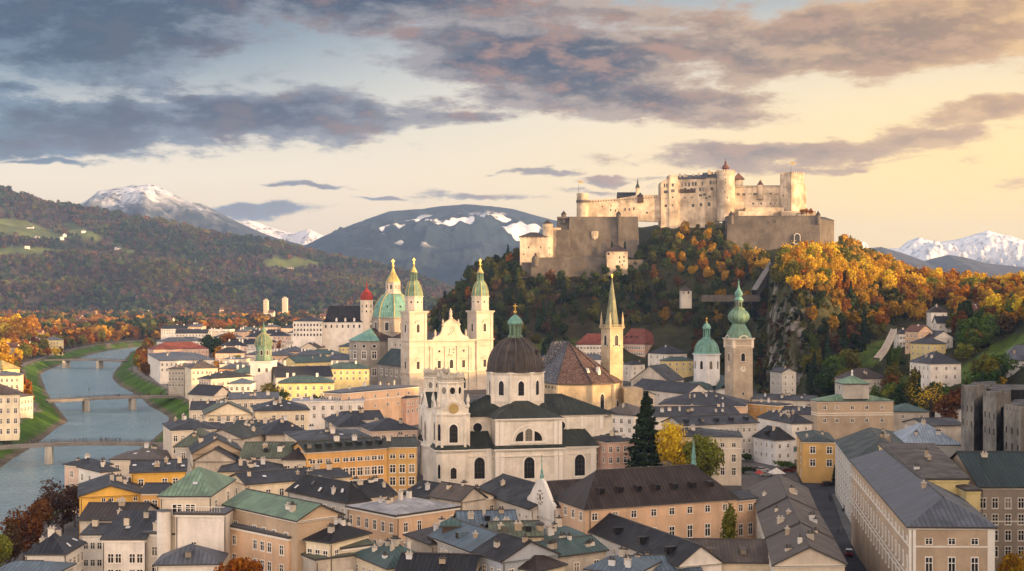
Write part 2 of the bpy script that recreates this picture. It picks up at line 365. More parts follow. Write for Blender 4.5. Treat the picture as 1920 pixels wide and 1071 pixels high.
def window(parent, loc, rz, wd, ht, style='cross', near=False, name='window'):
    if near and WIN[style][0]:
        o = link(name, WIN[style][0], parent, loc, rz, (wd, 1, ht)); link('pane', WIN[style][1], o); return o
    return link(name, WIN[style][2], parent, loc, rz, (wd, 1, ht))
def face_windows(parent, p, q, zc, cols, wd, ht, style='cross', near=False, margin=None, skip=(), name='window'):
    """a row of windows at height zc on the wall from p to q (2D, outside on the right-hand side of p->q)"""
    p, q = Vector(p[:2]), Vector(q[:2]); d = q-p; L = d.length; d.normalize(); rz = math.atan2(d.y, d.x); nrm = Vector((d.y, -d.x))
    if cols is not None and not hasattr(cols, '__len__'):
        cols = [(k+.5)/cols for k in range(cols)]
    for k, t in enumerate(cols):
        if k in skip: continue
        c = p+d*(t*L)+nrm*.005
        window(parent, (c.x, c.y, zc), rz, wd, ht, style, near, name)

# ------------------------------------------------------------------ houses
LIGHTW = plaster((.72, .60, .46), grime=.5)
def perp(a, b, tc, sgn=1):
    """the point on the line through b, square to a-b, that the sight line of slope tc meets"""
    d = (b-a); d.normalize(); n = Vector((-d.y, d.x))*sgn; den = n.x-tc*n.y
    s = (tc*b.y-b.x)/den if abs(den) > 1e-3 else 12
    return b+n*s, s
def footprint(pts, ze, d):
    P = [wp(x, y, ze).to_2d() for x, y in pts]
    if len(P) == 2:
        a, b = P; n = Vector((-(b-a).y, (b-a).x)).normalized(); return [a, b, b+n*d, a+n*d]
    if len(P) == 3:
        a, b, c = P
        if (b-a).length >= (c-b).length*.8 or abs(pts[1][0]-pts[0][0]) > abs(pts[2][0]-pts[1][0]):
            c2, s = perp(a, b, (pts[2][0]-960)/FPX)
            if 3 < s < 60: c = c2
            else: n = Vector((-(b-a).y, (b-a).x)).normalized(); c = b+n*(d or 14)
        else:
            dd = (c-b).normalized(); n = Vector((-dd.y, dd.x)); ta = (pts[0][0]-960)/FPX; den = n.x-ta*n.y
            s = (ta*b.y-b.x)/den if abs(den) > 1e-3 else 12
            a = b+n*(s if 3 < s < 60 else (d or 14))
        return [a, b, c, a+c-b]
    return P
HOUSES = []
def roof_mesh(q, ze, rh, rt, o=.55, hip=.5, th=.28):
    """q: four 2D corners, counter-clockwise from the near left; returns the roof mesh, gable triangles and the ridge ends"""
    q = [Vector(p) for p in q]; m = M(); gables = []
    cen = sum(q, Vector((0, 0)))/4
    if rt[1:] == 'y': q = q[1:]+q[:1]                                   # ridge square to the front
    lx, ly = ((q[1]-q[0]).length+(q[2]-q[3]).length)/2, ((q[3]-q[0]).length+(q[2]-q[1]).length)/2
    slope = rh/(ly/2); kx, ky = (q[1]-q[0]).normalized(), (q[3]-q[0]).normalized()
    zo = ze-o*slope*.6
    e = [q[0]-kx*o-ky*o, q[1]+kx*o-ky*o, q[2]+kx*o+ky*o, q[3]-kx*o+ky*o]
    m0, m1 = (q[0]+q[3])/2, (q[1]+q[2])/2; ax = (m1-m0).normalized(); L = (m1-m0).length
    if rt[0] == 'h': ins = min(hip*ly, L*.48); r0, r1 = m0+ax*ins, m1-ax*ins
    elif rt[0] == 'p': r0 = r1 = cen
    elif rt[0] == 'l': r0, r1 = m0-ax*o, m1-ax*min(hip*ly, L*.48)          # gable at the first end, hip at the second
    elif rt[0] == 'r': r0, r1 = m0+ax*min(hip*ly, L*.48), m1+ax*o
    else: r0, r1 = m0-ax*o, m1+ax*o
    zr = ze+rh
    E = [Vector((*p, zo)) for p in e]; A, B = Vector((*r0, zr)), Vector((*r1, zr)); up = Vector((0, 0, th))
    def face(pts):
        m.poly([p+up for p in pts])
    if rt[0] == 'p':
        for i in range(4): face([E[i], E[(i+1) % 4], A])
    else:
        face([E[0], E[1], B, A]); face([E[2], E[3], A, B])
        if rt[0] in 'hr': face([E[3], E[0], A])
        if rt[0] in 'hl': face([E[1], E[2], B])
        if rt[0] in 'gl': gables.append((q[3], q[0], m0))
        if rt[0] in 'gr': gables.append((q[1], q[2], m1))
    rim = [E[0], E[1]]+([B] if rt[0] in 'gr' else [])+[E[2], E[3]]+([A] if rt[0] in 'gl' else [])
    for i in range(len(rim)):
        a, b = rim[i], rim[(i+1) % len(rim)]; m.poly([a, b, b+up, a+up], 1)
    m.poly(list(reversed(E)), 1)
    for a, b in ((A+up, B+up),):
        if (b-a).length > 1: m.tube(a+Vector((0, 0, .02)), b+Vector((0, 0, .02)), .16, n=5, m=1)
    return m, gables, (A, B), E
def roof_point(E, AB, u, v, near=True):
    """a point on the front slope: u along, v from eave to ridge"""
    a = E[0].lerp(E[1], u) if near else E[3].lerp(E[2], u); b = AB[0].lerp(AB[1], u); return a.lerp(b, v)
def H(label, pts, ze, rt='gx', r=None, wall='cream', roof='slate', d=14, w=None, rows=3, fh=3.4, ww=1.05, wh=1.65, ch=2, sky=0, dorm=0, style='cross', hip=.5, rh=None, name='town_house', cat='house',
      zb=0., top=1.5, trim=True, group=None, cw=None, pipe=True, spc=3.3, bands=(), conc=None, seed=None):
    q = footprint(pts, ze, d); rg = random.Random(len(HOUSES)*13+5 if seed is None else seed)
    cen = sum(q, Vector((0, 0)))/4; e = q[1]-q[0]; rz = math.atan2(e.y, e.x); T = thing(name, label, cat, (cen.x, cen.y, zb), rz, group)
    ca, sa = math.cos(-rz), math.sin(-rz); loc = lambda p: Vector(((p.x-cen.x)*ca-(p.y-cen.y)*sa, (p.x-cen.x)*sa+(p.y-cen.y)*ca))
    l = [loc(p) for p in q]; near = cen.y < 345; zl = ze-zb
    if rh is None: rh = max(.8, min(11, zat(r[1], cen.y)-ze)) if r else 2.5
    wm = W[wall]; rm = RF[roof]
    wa = M(); wa.prism([tuple(p) for p in l], -6. if zb > 0 else -1., zl, 0, cap=rt[0] in 'fs')
    E = AB = None
    if rt[0] == 'f':
        ro = M(); x = .35; kx, ky = (l[1]-l[0]).normalized(), (l[3]-l[0]).normalized()
        o = [l[0]-kx*x-ky*x, l[1]+kx*x-ky*x, l[2]+kx*x+ky*x, l[3]-kx*x+ky*x]; c = sum(l, Vector((0, 0)))/4
        ro.prism([tuple(p) for p in o], zl, zl+.4, 1, mt=1, cap=False, bot=True)
        tp = [(*p, zl+.4) for p in o]; ap = (*c, zl+.4+rh)
        for i in range(4): ro.poly([tp[i], tp[(i+1) % 4], ap], 0)
        E = [Vector(p) for p in tp]; AB = (Vector(ap), Vector(ap))
    elif rt[0] == 's':
        ro = M(); x = .4; kx, ky = (l[1]-l[0]).normalized(), (l[3]-l[0]).normalized()
        o = [l[0]-kx*x-ky*x, l[1]+kx*x-ky*x, l[2]+kx*x+ky*x, l[3]-kx*x+ky*x]; hh = [0, 0, rh, rh]
        bt = [Vector((*p, zl+.05+h)) for p, h in zip(o, hh)]; tpv = [b+Vector((0, 0, .3)) for b in bt]
        ro.poly(tpv, 0)
        for i in range(4): ro.poly([bt[i], bt[(i+1) % 4], tpv[(i+1) % 4], tpv[i]], 1)
        wa.poly([(*l[1], zl), (*l[2], zl), (*l[2], zl+rh)]); wa.poly([(*l[3], zl), (*l[0], zl), (*l[3], zl+rh)]); wa.poly([(*l[2], zl), (*l[3], zl), (*l[3], zl+rh), (*l[2], zl+rh)])
        E = [tpv[0], tpv[1], tpv[2], tpv[3]]; AB = (tpv[3], tpv[2])
    else:
        ro, gab, AB, E = roof_mesh(l, zl, rh, rt if rt[1:] else rt+'x', hip=hip, o=.5)
        for a, b, c in gab: wa.poly([(*a, zl), (*b, zl), (*c, zl+rh)])
        if conc: pass
    wa.obj('wall', wm, T); rob = ro.obj('roof', [rm, DARKTRIM], T)
    if trim:
        cn = M(); 
        for i in range(4):
            a, b = l[i], l[(i+1) % 4]; dd = (b-a).normalized(); n = Vector((dd.y, -dd.x))
            for z0, z1, pr in ((zl-.42, zl-.05, .22),)+tuple((zl-z-.28, zl-z, .10) for z in bands):
                a2, b2 = a-dd*pr*.0, b
                cn.poly([(*(a+n*pr), z0), (*(b+n*pr), z0), (*(b+n*pr), z1), (*(a+n*pr), z1)]); cn.poly([(*a, z0), (*b, z0), (*(b+n*pr), z0), (*(a+n*pr), z0)][::-1]); cn.poly([(*(a+n*pr), z1), (*(b+n*pr), z1), (*b, z1), (*a, z1)])
                cn.poly([(*a, z0), (*(a+n*pr), z0), (*(a+n*pr), z1), (*a, z1)]); cn.poly([(*(b+n*pr), z0), (*b, z0), (*b, z1), (*(b+n*pr), z1)])
        cn.obj('cornice', TRIM if wall in ('white', 'cool', 'grey', 'pale', 'beige', 'taupe', 'peach', 'apricot', 'ochre', 'pink', 'rose') else W[wall], T)
    # windows on the faces that look towards the camera
    w = w or {}; nwin = 0
    for i in range(4):
        a, b = q[i], q[(i+1) % 4]; dd = (b-a).normalized(); n = Vector((dd.y, -dd.x)); L = (b-a).length
        if n.dot(-(a+b)/2) < 1 and i not in w: continue
        spec = w.get(i)
        if spec == 0: continue
        cols, rws = spec[:2] if spec else (max(1, int((L-1.2)/spc)), rows)
        for k in range(rws):
            zc = zl-top-wh/2-.1-k*fh
            if zc < 1.2: break
            hgt = wh if not (spec and len(spec) > 2) else spec[2][k]
            skip = [j for j in range(cols if not hasattr(cols, '__len__') else len(cols)) if rg.random() < .05] if not spec else ()
            if nwin+(cols if not hasattr(cols, '__len__') else len(cols)) > 98: break
            face_windows(T, l[i], l[(i+1) % 4], zc, cols, ww, hgt, style, near, skip=skip); nwin += cols if not hasattr(cols, '__len__') else len(cols)
        if pipe and near and L > 6 and i in (0, 1):
            pm = M(); pp = l[i].lerp(l[(i+1) % 4], .03); nl = l[(i+1) % 4]-l[i]; nl.normalize(); nl = Vector((nl.y, -nl.x)); pp = pp+nl*.14
            pm.tube((*pp, -.5), (*pp, zl-.2), .08, n=5); pm.obj('drainpipe', DARKTRIM, T)
    for k in range(int(ch*1.6+.5) if cen.y < 620 else ch):
        u, v = rg.uniform(.1, .9), rg.uniform(.35, .95); p = roof_point(E, AB, u, v, rg.random() < .7); cm = M(); sx_, sy_, hh = rg.uniform(.28, .66), rg.uniform(.28, .42), rg.uniform(.7, 1.7)
        cm.box(-sx_, -sy_, -1.2, sx_, sy_, hh); cm.box(-sx_-.12, -sy_-.12, hh, sx_+.12, sy_+.12, hh+.18, 1, bot=True)
        for t in range(2 if sx_ > .5 else 1):
            xx = (t-.5)*sx_ if sx_ > .5 else 0; cm.tube((xx, 0, hh+.18), (xx, 0, hh+.6), .17, n=6, m=1)
        o = cm.obj('chimney', [rg.choice([W['white'], LIGHTW, W['cool'], W['pale'], W['dirty'], W['tan']]), rg.choice([DARKTRIM, W['dirty']])], rob); o.location = p; o.rotation_euler.z = rg.choice([0, 0, rg.uniform(-.1, .1)])
    if AB is not None and rt[0] not in 'f':
        for k in range(sky):
            u, v = (k+.5+rg.uniform(-.2, .2))/max(sky, 1), rg.uniform(.3, .7); p = roof_point(E, AB, u, v); p2 = roof_point(E, AB, u, min(v+.1, 1)); sl = p2-p; sl.normalize(); ex = (E[1]-E[0]).normalized(); nn = ex.cross(sl)
            m = M(); s2 = .55; c = p+nn*(.1 if rt[0] == 's' else .40)
            m.poly([c-ex*s2*.8-sl*s2, c+ex*s2*.8-sl*s2, c+ex*s2*.8+sl*s2, c-ex*s2*.8+sl*s2])
            cc = [c-ex*s2*.8-sl*s2, c+ex*s2*.8-sl*s2, c+ex*s2*.8+sl*s2, c-ex*s2*.8+sl*s2]
            for t in range(4): m.poly([cc[t]-nn*.4, cc[(t+1) % 4]-nn*.4, cc[(t+1) % 4], cc[t]], 1)
            m.obj('skylight', [rg.choice([SKYL, SKYL, GLASS]), DARKTRIM], rob)
        for k in range(dorm):
            u = (k+.6)/(dorm+.2); p = roof_point(E, AB, u, .42); ex = (E[1]-E[0]).normalized(); dn = Vector((ex.y, -ex.x, 0)); m = M()
            c = p; hw = .55; f = c+dn*.9; f.z = c.z+.05
            bk = c-dn*1.3; pts = [f-ex*hw, f+ex*hw]; t1 = Vector((0, 0, 1.0))
            m.poly([pts[0], pts[1], pts[1]+t1, pts[0]+t1], 1); m.poly([pts[0]+t1*1.05-ex*.12+dn*.12, pts[1]+t1*1.05+ex*.12+dn*.12, bk+ex*hw+t1*1.15, bk-ex*hw+t1*1.15])
            m.poly([pts[1], bk+ex*hw, bk+ex*hw+t1*1.15, pts[1]+t1]); m.poly([bk-ex*hw, pts[0], pts[0]+t1, bk-ex*hw+t1*1.15])
            m.obj('dormer', [rm, GLASS], rob)
    HOUSES.append((T, q, ze, rh)); return T, l, zl, rob, E, AB
SKYL = plain((.52, .52, .52), 'skylight glass', .25, 0, .6)

# ------------------------------------------------------------------ terrain, river, roads
YS = np.array([560, 600, 640, 700, 760, 800, 860, 920, 980, 1040, 1100, 1180, 1300, 1500, 1800.])
PX = [(780, [0]*15),
 (830, [0, 0, 0, 0, 0, 0, 0, 0, 5, 25, 45, 42, 20, 0, 0]),
 (900, [0, 0, 0, 0, 0, 0, 0, 4, 26, 60, 78, 75, 40, 5, 0]),
 (1000, [0, 0, 0, 0, 0, 0, 0, 3, 30, 64, 86, 90, 50, 8, 0]),
 (1100, [0, 0, 0, 0, 0, 0, 0, 2, 34, 68, 88, 112, 70, 10, 0]),
 (1200, [0, 0, 0, 0, 0, 0, 0, 2, 32, 68, 100, 117, 80, 10, 0]),
 (1250, [0, 0, 0, 0, 0, 0, 0, 3, 36, 78, 113, 119, 80, 10, 0]),
 (1365, [0, 0, 0, 0, 0, 0, 2, 10, 46, 84, 112, 119, 80, 10, 0]),
 (1400, [0, 0, 0, 0, 0, 0, 8, 26, 54, 84, 101, 118, 80, 10, 0]),
 (1432, [0, 0, 0, 0, 0, 2, 24, 46, 66, 88, 101, 118, 80, 10, 0]),
 (1452, [0, 0, 0, 0, 0, 16, 62, 74, 82, 90, 101, 118, 80, 12, 0]),
 (1490, [0, 0, 0, 0, 3, 58, 72, 79, 85, 92, 101, 116, 80, 15, 0]),
 (1530, [0, 0, 0, 1, 22, 52, 70, 79, 85, 92, 100, 110, 80, 18, 0]),
 (1580, [0, 0, 0, 3, 16, 32, 54, 71, 82, 90, 96, 98, 75, 20, 0]),
 (1650, [0, 0, 3, 10, 21, 32, 48, 61, 71, 78, 81, 78, 60, 20, 0]),
 (1720, [0, 3, 8, 17, 27, 36, 48, 57, 63, 67, 68, 64, 50, 20, 0]),
 (1800, [3, 8, 14, 23, 33, 42, 52, 57, 59, 60, 58, 55, 40, 15, 0]),
 (1860, [6, 14, 21, 30, 39, 46, 53, 56, 57, 57, 55, 50, 35, 12, 0]),
 (1940, [14, 22, 30, 40, 47, 51, 55, 57, 58, 58, 55, 50, 35, 12, 0]),
 (2100, [30, 38, 45, 52, 56, 58, 60, 60, 60, 60, 58, 50, 35, 12, 0]),
 (2900, [40, 48, 54, 58, 60, 62, 62, 62, 62, 60, 58, 50, 35, 12, 0])]
_px = np.array([p for p, _ in PX], float); _tab = np.array([t for _, t in PX], float)
def hill_z(X, Y):
    X, Y = np.asarray(X, float), np.asarray(Y, float); px = 960+FPX*X/np.maximum(Y, 1)
    a = np.clip(np.searchsorted(_px, px)-1, 0, len(_px)-2); ta = np.clip((px-_px[a])/(_px[a+1]-_px[a]), 0, 1); ta = ta*ta*(3-2*ta)
    b = np.clip(np.searchsorted(YS, Y)-1, 0, len(YS)-2); tb = np.clip((Y-YS[b])/(YS[b+1]-YS[b]), 0, 1)
    z = (_tab[a, b]*(1-ta)+_tab[a+1, b]*ta)*(1-tb)+(_tab[a, b+1]*(1-ta)+_tab[a+1, b+1]*ta)*tb
    z = np.where(Y < YS[0], _lowz(px)*np.clip((Y-470)/90, 0, 1)**1.5, z)
    return np.where(Y > 1800, 0, z)
def _lowz(px):
    a = np.clip(np.searchsorted(_px, px)-1, 0, len(_px)-2); ta = np.clip((px-_px[a])/(_px[a+1]-_px[a]), 0, 1)
    return _tab[a, 0]*(1-ta)+_tab[a+1, 0]*ta
LEFT = [(-150, 960), (-60, 905), (0, 878), (25, 860), (50, 845), (82, 823), (107, 803), (129, 790), (117, 775), (105, 760), (88, 735), (80, 712), (76, 702), (95, 692), (120, 682), (150, 672), (175, 664), (207, 657), (260, 651), (330, 646)]
RIGHT = [(330, 651), (245, 660), (233, 675), (213, 698), (210, 710), (225, 725), (245, 735), (265, 747), (277, 760), (300, 772), (317, 783), (312, 800), (285, 825), (250, 850), (200, 885), (150, 925), (95, 962), (40, 992), (-60, 1045), (-240, 1120)]
WZ = -6.0
RIV = np.array([wp(x, y, WZ)[:2] for x, y in LEFT+RIGHT])
LW = [wp(x, y, WZ).to_2d() for x, y in LEFT]; RW = [wp(x, y, WZ).to_2d() for x, y in RIGHT]
def river_d(X, Y):
    """metres from the water's edge, negative in the water"""
    X, Y = np.asarray(X, float), np.asarray(Y, float); ins = np.zeros(X.shape, bool); dm = np.full(X.shape, 1e9); n = len(RIV)
    for i in range(n):
        a, b = RIV[i], RIV[(i+1) % n]; e = b-a; t = np.clip(((X-a[0])*e[0]+(Y-a[1])*e[1])/(e@e), 0, 1)
        dm = np.minimum(dm, np.hypot(X-a[0]-t*e[0], Y-a[1]-t*e[1]))
        if a[1] != b[1]:
            c = ((a[1] > Y) != (b[1] > Y)) & (X < a[0]+(Y-a[1])/(b[1]-a[1])*e[0]); ins ^= c
    return np.where(ins, -dm, dm)
def ground_z(X, Y):
    d = river_d(X, Y); z = hill_z(X, Y)
    ch = np.where(d < 0, np.maximum(-9, WZ+d*.6), np.where(d < 3.5, WZ+d*.35, np.minimum(0, WZ+1.2+(d-3.5)*.48)))
    return np.where(d < 14, np.minimum(z, ch), z)
def vnoise(X, Y, s, seed=0., octv=5):
    return np.array([mnoise.fractal((x*s+seed, y*s-seed, seed), 1.0, 2.0, octv) for x, y in zip(np.ravel(X), np.ravel(Y))]).reshape(np.shape(X))
def pxy(X, Y, Z): return 960+FPX*X/Y, HY+FPX*(HC-Z)/Y
def inpoly(px, py, poly):
    ins = np.zeros(np.shape(px), bool); n = len(poly)
    for i in range(n):
        (x0, y0), (x1, y1) = poly[i], poly[(i+1) % n]
        if y0 != y1: ins ^= ((y0 > py) != (y1 > py)) & (px < x0+(py-y0)/(y1-y0)*(x1-x0))
    return ins
MEADOWS = [[(1800, 715), (1800, 690), (1835, 664), (1880, 636), (1925, 622), (2000, 610), (2000, 655), (1890, 668), (1850, 690), (1810, 725)], [(1604, 690), (1606, 650), (1660, 638), (1664, 655), (1640, 690)], [(1672, 735), (1672, 708), (1708, 708), (1708, 740)],
           [(1000, 648), (1000, 634), (1080, 634), (1085, 648)]]
def grid_mesh(name, P, cols, mat, attr=None, smooth=True):
    rws = P.shape[0]//cols; me = bpy.data.meshes.new(name)
    i = np.arange((rws-1)*(cols-1)); r, c = i//(cols-1), i % (cols-1); a = r*cols+c
    F = np.stack([a, a+1, a+cols+1, a+cols], 1)
    me.vertices.add(len(P)); me.vertices.foreach_set('co', P.astype(np.float32).ravel()); me.loops.add(F.size); me.loops.foreach_set('vertex_index', F.ravel().astype(np.int32))
    me.polygons.add(len(F)); me.polygons.foreach_set('loop_start', np.arange(0, F.size, 4, dtype=np.int32)); me.polygons.foreach_set('loop_total', np.full(len(F), 4, np.int32))
    me.polygons.foreach_set('use_smooth', np.full(len(F), smooth)); me.materials.append(mat)
    if attr is not None:
        ca = me.color_attributes.new('col', 'FLOAT_COLOR', 'POINT'); ca.data.foreach_set('color', np.concatenate([attr, np.ones((len(attr), 1))], 1).astype(np.float32).ravel())
    me.update(); return me
# one sheet from below the camera to the horizon
pxs = np.concatenate([np.linspace(-9000, -900, 28)[:-1], np.linspace(-900, -300, 16)[:-1], np.arange(-300, 2300, 8.), np.linspace(2300, 4000, 30), np.linspace(4300, 11000, 20)])
ysl = [70.]
while ysl[-1] < 42000: ysl.append(ysl[-1]*(1.0095 if ysl[-1] < 1500 else 1.022 if ysl[-1] < 4000 else 1.08))
ysl = sorted(ysl+list(np.arange(742, 872, 2.6)))
GX, GY = np.meshgrid((pxs-960)/FPX, np.array(ysl)); GX = GX*GY
Xf, Yf = GX.ravel(), GY.ravel(); Dr = river_d(Xf, Yf); Zf = ground_z(Xf, Yf)
nz = np.zeros(len(Xf)); hm = (Zf > 2) & (Yf < 1800); nz[hm] = vnoise(Xf[hm], Yf[hm], .035, 3.1)*4.5*np.clip(Zf[hm]/20, 0, 1); Zf = Zf+nz
ck = (Yf > 740) & (Yf < 880) & (Xf > 130) & (Xf < 205) & (Zf > 3); Zf[ck] += (np.abs(vnoise(Xf[ck], Yf[ck]*.6, .085, 2.2))-.2)*13*np.clip(Zf[ck]/15, 0, 1)*np.clip((880-Yf[ck])/40, 0, 1)
GPX, GPY = pxy(Xf, Yf, Zf)
gcol = np.tile(np.array([.115, .108, .10]), (len(Xf), 1))
gcol[Yf > 1500] = (.085, .075, .035)
gcol[(Xf < -330) & (Yf > 500)] = (.07, .065, .03)
gcol[(Zf > 1.5) & (Yf < 1800)] = (.042, .036, .017)
gcol[(Xf > 60) & (Yf > 560) & (Zf > 1)] = (.045, .045, .018)
for md in MEADOWS: gcol[inpoly(GPX, GPY, md) & (Yf < 1000) & (Yf > 480)] = (.085, .125, .022)
gcol[(Dr > 0) & (Dr < 15)] = (.062, .125, .014)
gcol[(Dr <= 3.2)] = (.14, .115, .085)
gcol[(Dr > 13.2) & (Dr < 15.5)] = (.17, .15, .125)
grad = np.zeros_like(Zf).reshape(GX.shape); zz = Zf.reshape(GX.shape)
grad[1:-1] = (zz[2:]-zz[:-2])/(GY[2:]-GY[:-2]); gr = grad.ravel()
rock = (gr > .85) & (Zf > 2) & (Yf < 900) & (GPX < 1525) & (GPX > 1425); gcol[rock] = (.23, .21, .185)
veg = rock.copy(); veg[rock] = vnoise(Xf[rock], Zf[rock], .07, 4.)+(Zf[rock]-30)*.008 > .02; gcol[veg] = (.06, .058, .028)
gm = attr_mat('ground', nscale=.06, lo=.6, hi=1.3, nb=.4)
ground = link('ground', grid_mesh('ground', np.stack([Xf, Yf, Zf], 1), len(pxs), gm, gcol)); tag(ground, kind='structure')
def water_fn(t, b):
    geo = t.new('ShaderNodeNewGeometry').outputs['Position']
    n1 = t.noise(t.vscale(geo, (.05, .03, 1)), 1.0, 4, .6); n2 = t.noise(t.vscale(geo, (.55, .25, 1)), 1.0, 5, .65)
    t.put(b.inputs['Base Color'], t.ramp(t.math('ADD', t.math('MULTIPLY', n1, .6), t.math('MULTIPLY', t.noise(t.vscale(geo, (.20, .10, 1)), 1.0, 6, .7), .4)), [(.3, (.095, .195, .25)), (.7, (.16, .285, .335))])); b.inputs['Roughness'].default_value = .20
    b.inputs['Specular IOR Level'].default_value = .30; bump(t, b, t.math('ADD', n2, t.math('MULTIPLY', n1, .5)), .9, 1.6)
WATER = material('river water', water_fn)
wm_ = M(); wide = []
for seg, sg in ((LW, 1), (RW, 1)):
    for i, p in enumerate(seg):
        a, b = seg[max(0, i-1)], seg[min(len(seg)-1, i+1)]; d = (b-a).normalized(); wide.append(p+Vector((-d.y, d.x))*sg*3.0)
wm_.poly([(p.x, p.y, WZ) for p in wide]); me = wm_.mesh('river', WATER)
bm = bmesh.new(); bm.from_mesh(me); bmesh.ops.triangulate(bm, faces=bm.faces[:]); bm.normal_update()
if sum(f.normal.z for f in bm.faces) < 0: bmesh.ops.reverse_faces(bm, faces=bm.faces[:])
bm.to_mesh(me); bm.free(); tag(link('river', me), kind='structure')
PAVE = attr_mat('paving', nscale=.12, lo=.75, hi=1.2)
def strip(name, pts, wd, z, col, kerb=0, zf=None):
    P = [Vector(p) for p in pts]; V = []; 
    dense = []
    for a, b in zip(P, P[1:]):
        n = max(1, int((b-a).length/8)); dense += [a.lerp(b, k/n) for k in range(n)]
    dense.append(P[-1])
    for i, p in enumerate(dense):
        a, b = dense[max(0, i-1)], dense[min(len(dense)-1, i+1)]; d = (b-a).normalized(); n = Vector((-d.y, d.x))
        zz_ = z+(float(zf(p.x, p.y)) if zf else 0)
        V += [(*(p-n*wd/2), zz_), (*(p+n*wd/2), zz_)]
    V = np.array(V); me = grid_mesh(name, V, 2, PAVE, np.tile(np.array(col), (len(V), 1)))
    o = tag(link(name, me), kind='structure')
    if kerb:
        m = M()
        for sgn in (0, 1):
            for i in range(len(V)//2-1):
                a, b = Vector(V[2*i+sgn]), Vector(V[2*i+2+sgn]); m.poly([a-Vector((0, 0, kerb)), b-Vector((0, 0, kerb)), b, a])
        m.obj('kerb', PAVE, o)
    return o
def offset(line, d):
    out = []
    for i, p in enumerate(line):
        a, b = line[max(0, i-1)], line[min(len(line)-1, i+1)]; e = (b-a).normalized(); out.append(p+Vector((-e.y, e.x))*d)
    return out
strip('quay_path', offset(LW[1:], 17.5), 4, .05, (.21, .185, .16)); strip('quay_path', offset(LW[1:], 23.5), 7, .03, (.10, .096, .092))
strip('quay_path', offset(RW[:12], 17.5), 4.5, .05, (.23, .20, .175)); strip('quay_road', offset(RW[1:12], 25), 8, .03, (.12, .11, .105))
strip('quay_path', offset(RW[13:], 19), 7, .04, (.13, .12, .11))
strip('street', [(62, 215), (70, 262), (75.5, 300), (83, 345), (93, 400), (99, 440)], 10.5, .03, (.062, .062, .066))
strip('pavement', [(69.5, 225), (75, 262), (79.0, 300), (86.5, 345), (96, 395)], 2.4, .16, (.14, .135, .13), kerb=.13)
pz = M().poly([wy(1395, 520, .025), wy(1390, 405, .025), wy(1505, 405, .025), wy(1560, 430, .025), wy(1500, 470, .025), wy(1480, 520, .025)][::-1]).mesh('plaza', PAVE)
ca = pz.color_attributes.new('col', 'FLOAT_COLOR', 'POINT')
for x in ca.data: x.color = (.14, .13, .12, 1)
if pz.polygons[0].normal.z < 0: pz.flip_normals()
tag(link('plaza', pz), kind='structure')

# unseen ridge beside and behind the viewer, its heights shaped to shade the town
xs, ys_ = np.arange(20, 900, 14.), np.arange(-420, 800, 14.); RX, RY = np.meshgrid(xs, ys_)
edge = RX-(np.maximum(RY, 0)*.43+26)
def sst(x): x = np.clip(x, 0, 1); return x*x*(3-2*x)
SHADE_RIDGE_H = 104
RZ = np.interp(RY, [-420, -250, 330, 420, 480, 505, 545, 590, 660, 780], [20, SHADE_RIDGE_H, SHADE_RIDGE_H, 90, 60, 58, 84, 90, 76, 0])*sst(edge/95)-2
RZ += np.where(RZ > 4, vnoise(RX, RY, .02, 8.)*9, 0)
rc = np.tile(np.array([.045, .042, .018]), (RX.size, 1))
tag(link('hill', grid_mesh('hill', np.stack([RX.ravel(), RY.ravel(), RZ.ravel()], 1), len(xs), gm, rc)), kind='structure')  # added unseen ridge that shades the town

# ------------------------------------------------------------------ the town, house by house (eave corners read off the photograph, each at its own eave height)
def tower_cyl(parent, x, y, r, z0, z1, wall, roofm, rh, name='turret'):
    m = M(); m.lathe([(r, z0), (r, z1)], 20, (x, y)); o = m.obj(name, W[wall], parent, True); c = M(); c.lathe([(r+.3, z1), (r*.55, z1+rh*.6), (.02, z1+rh)], 20, (x, y)); c.obj('roof', RF[roofm], o, True); return o
# -- near the river, bottom left
H('white villa with dark hipped roof and a row of white balcony windows', [(48, 1039), (120, 1039), (157, 1003)], 11, 'hy', (108, 990), 'white', 'slate', w={0: ([.55], 2), 1: (5, 3)}, ch=2, sky=2, ww=1.2, hip=.6, name='villa', cat='villa', rh=2.6)
H('narrow pale wing with small paired windows between the white villa and white flats', [(155, 1003), (193, 1003)], 11.4, 'gx', (174, 984), 'white', 'slate', d=13, w={0: (3, 3)}, ch=1, ww=.8, wh=1.2)
H('white three-storey block with paired windows and a dark lean-to roof', [(192, 1013), (271, 1013)], 12, 'sx', wall='white', roof='slate', d=13, rh=3.2, w={0: ([.20, .38, .71, .89], 3)}, ch=1, sky=1, ww=1.0, fh=3.0, top=2.6)
H('low white annex with a row of small windows beside the tall blank white wall', [(271, 1001), (331, 1003)], 12.8, 'f', wall='white', roof='grey', d=8, rh=.3, w={0: ([.32, .6, .78, .92], 2)}, ch=1, fh=3.4, top=2.4)
t_, l_, zl_, rb_, _, _ = H('tall blank white block with one small window carrying a roof terrace', [(329, 965), (420, 966)], 17, 'f', wall='white', roof='grey', d=8, rh=.2, w={0: ([.38], 1), 3: 0}, ch=0, top=5.2, ww=.9, wh=1.1)
rl = M()
for k in range(17): rl.tube((l_[0].x+.3+k*.52, l_[0].y+.3, zl_+.4), (l_[0].x+.3+k*.52, l_[0].y+.3, zl_+1.5), .035, n=4)
rl.box(l_[0].x, l_[0].y+.24, zl_+1.45, l_[1].x, l_[0].y+.36, zl_+1.56); rl.obj('terrace_railing', TRIM, t_)
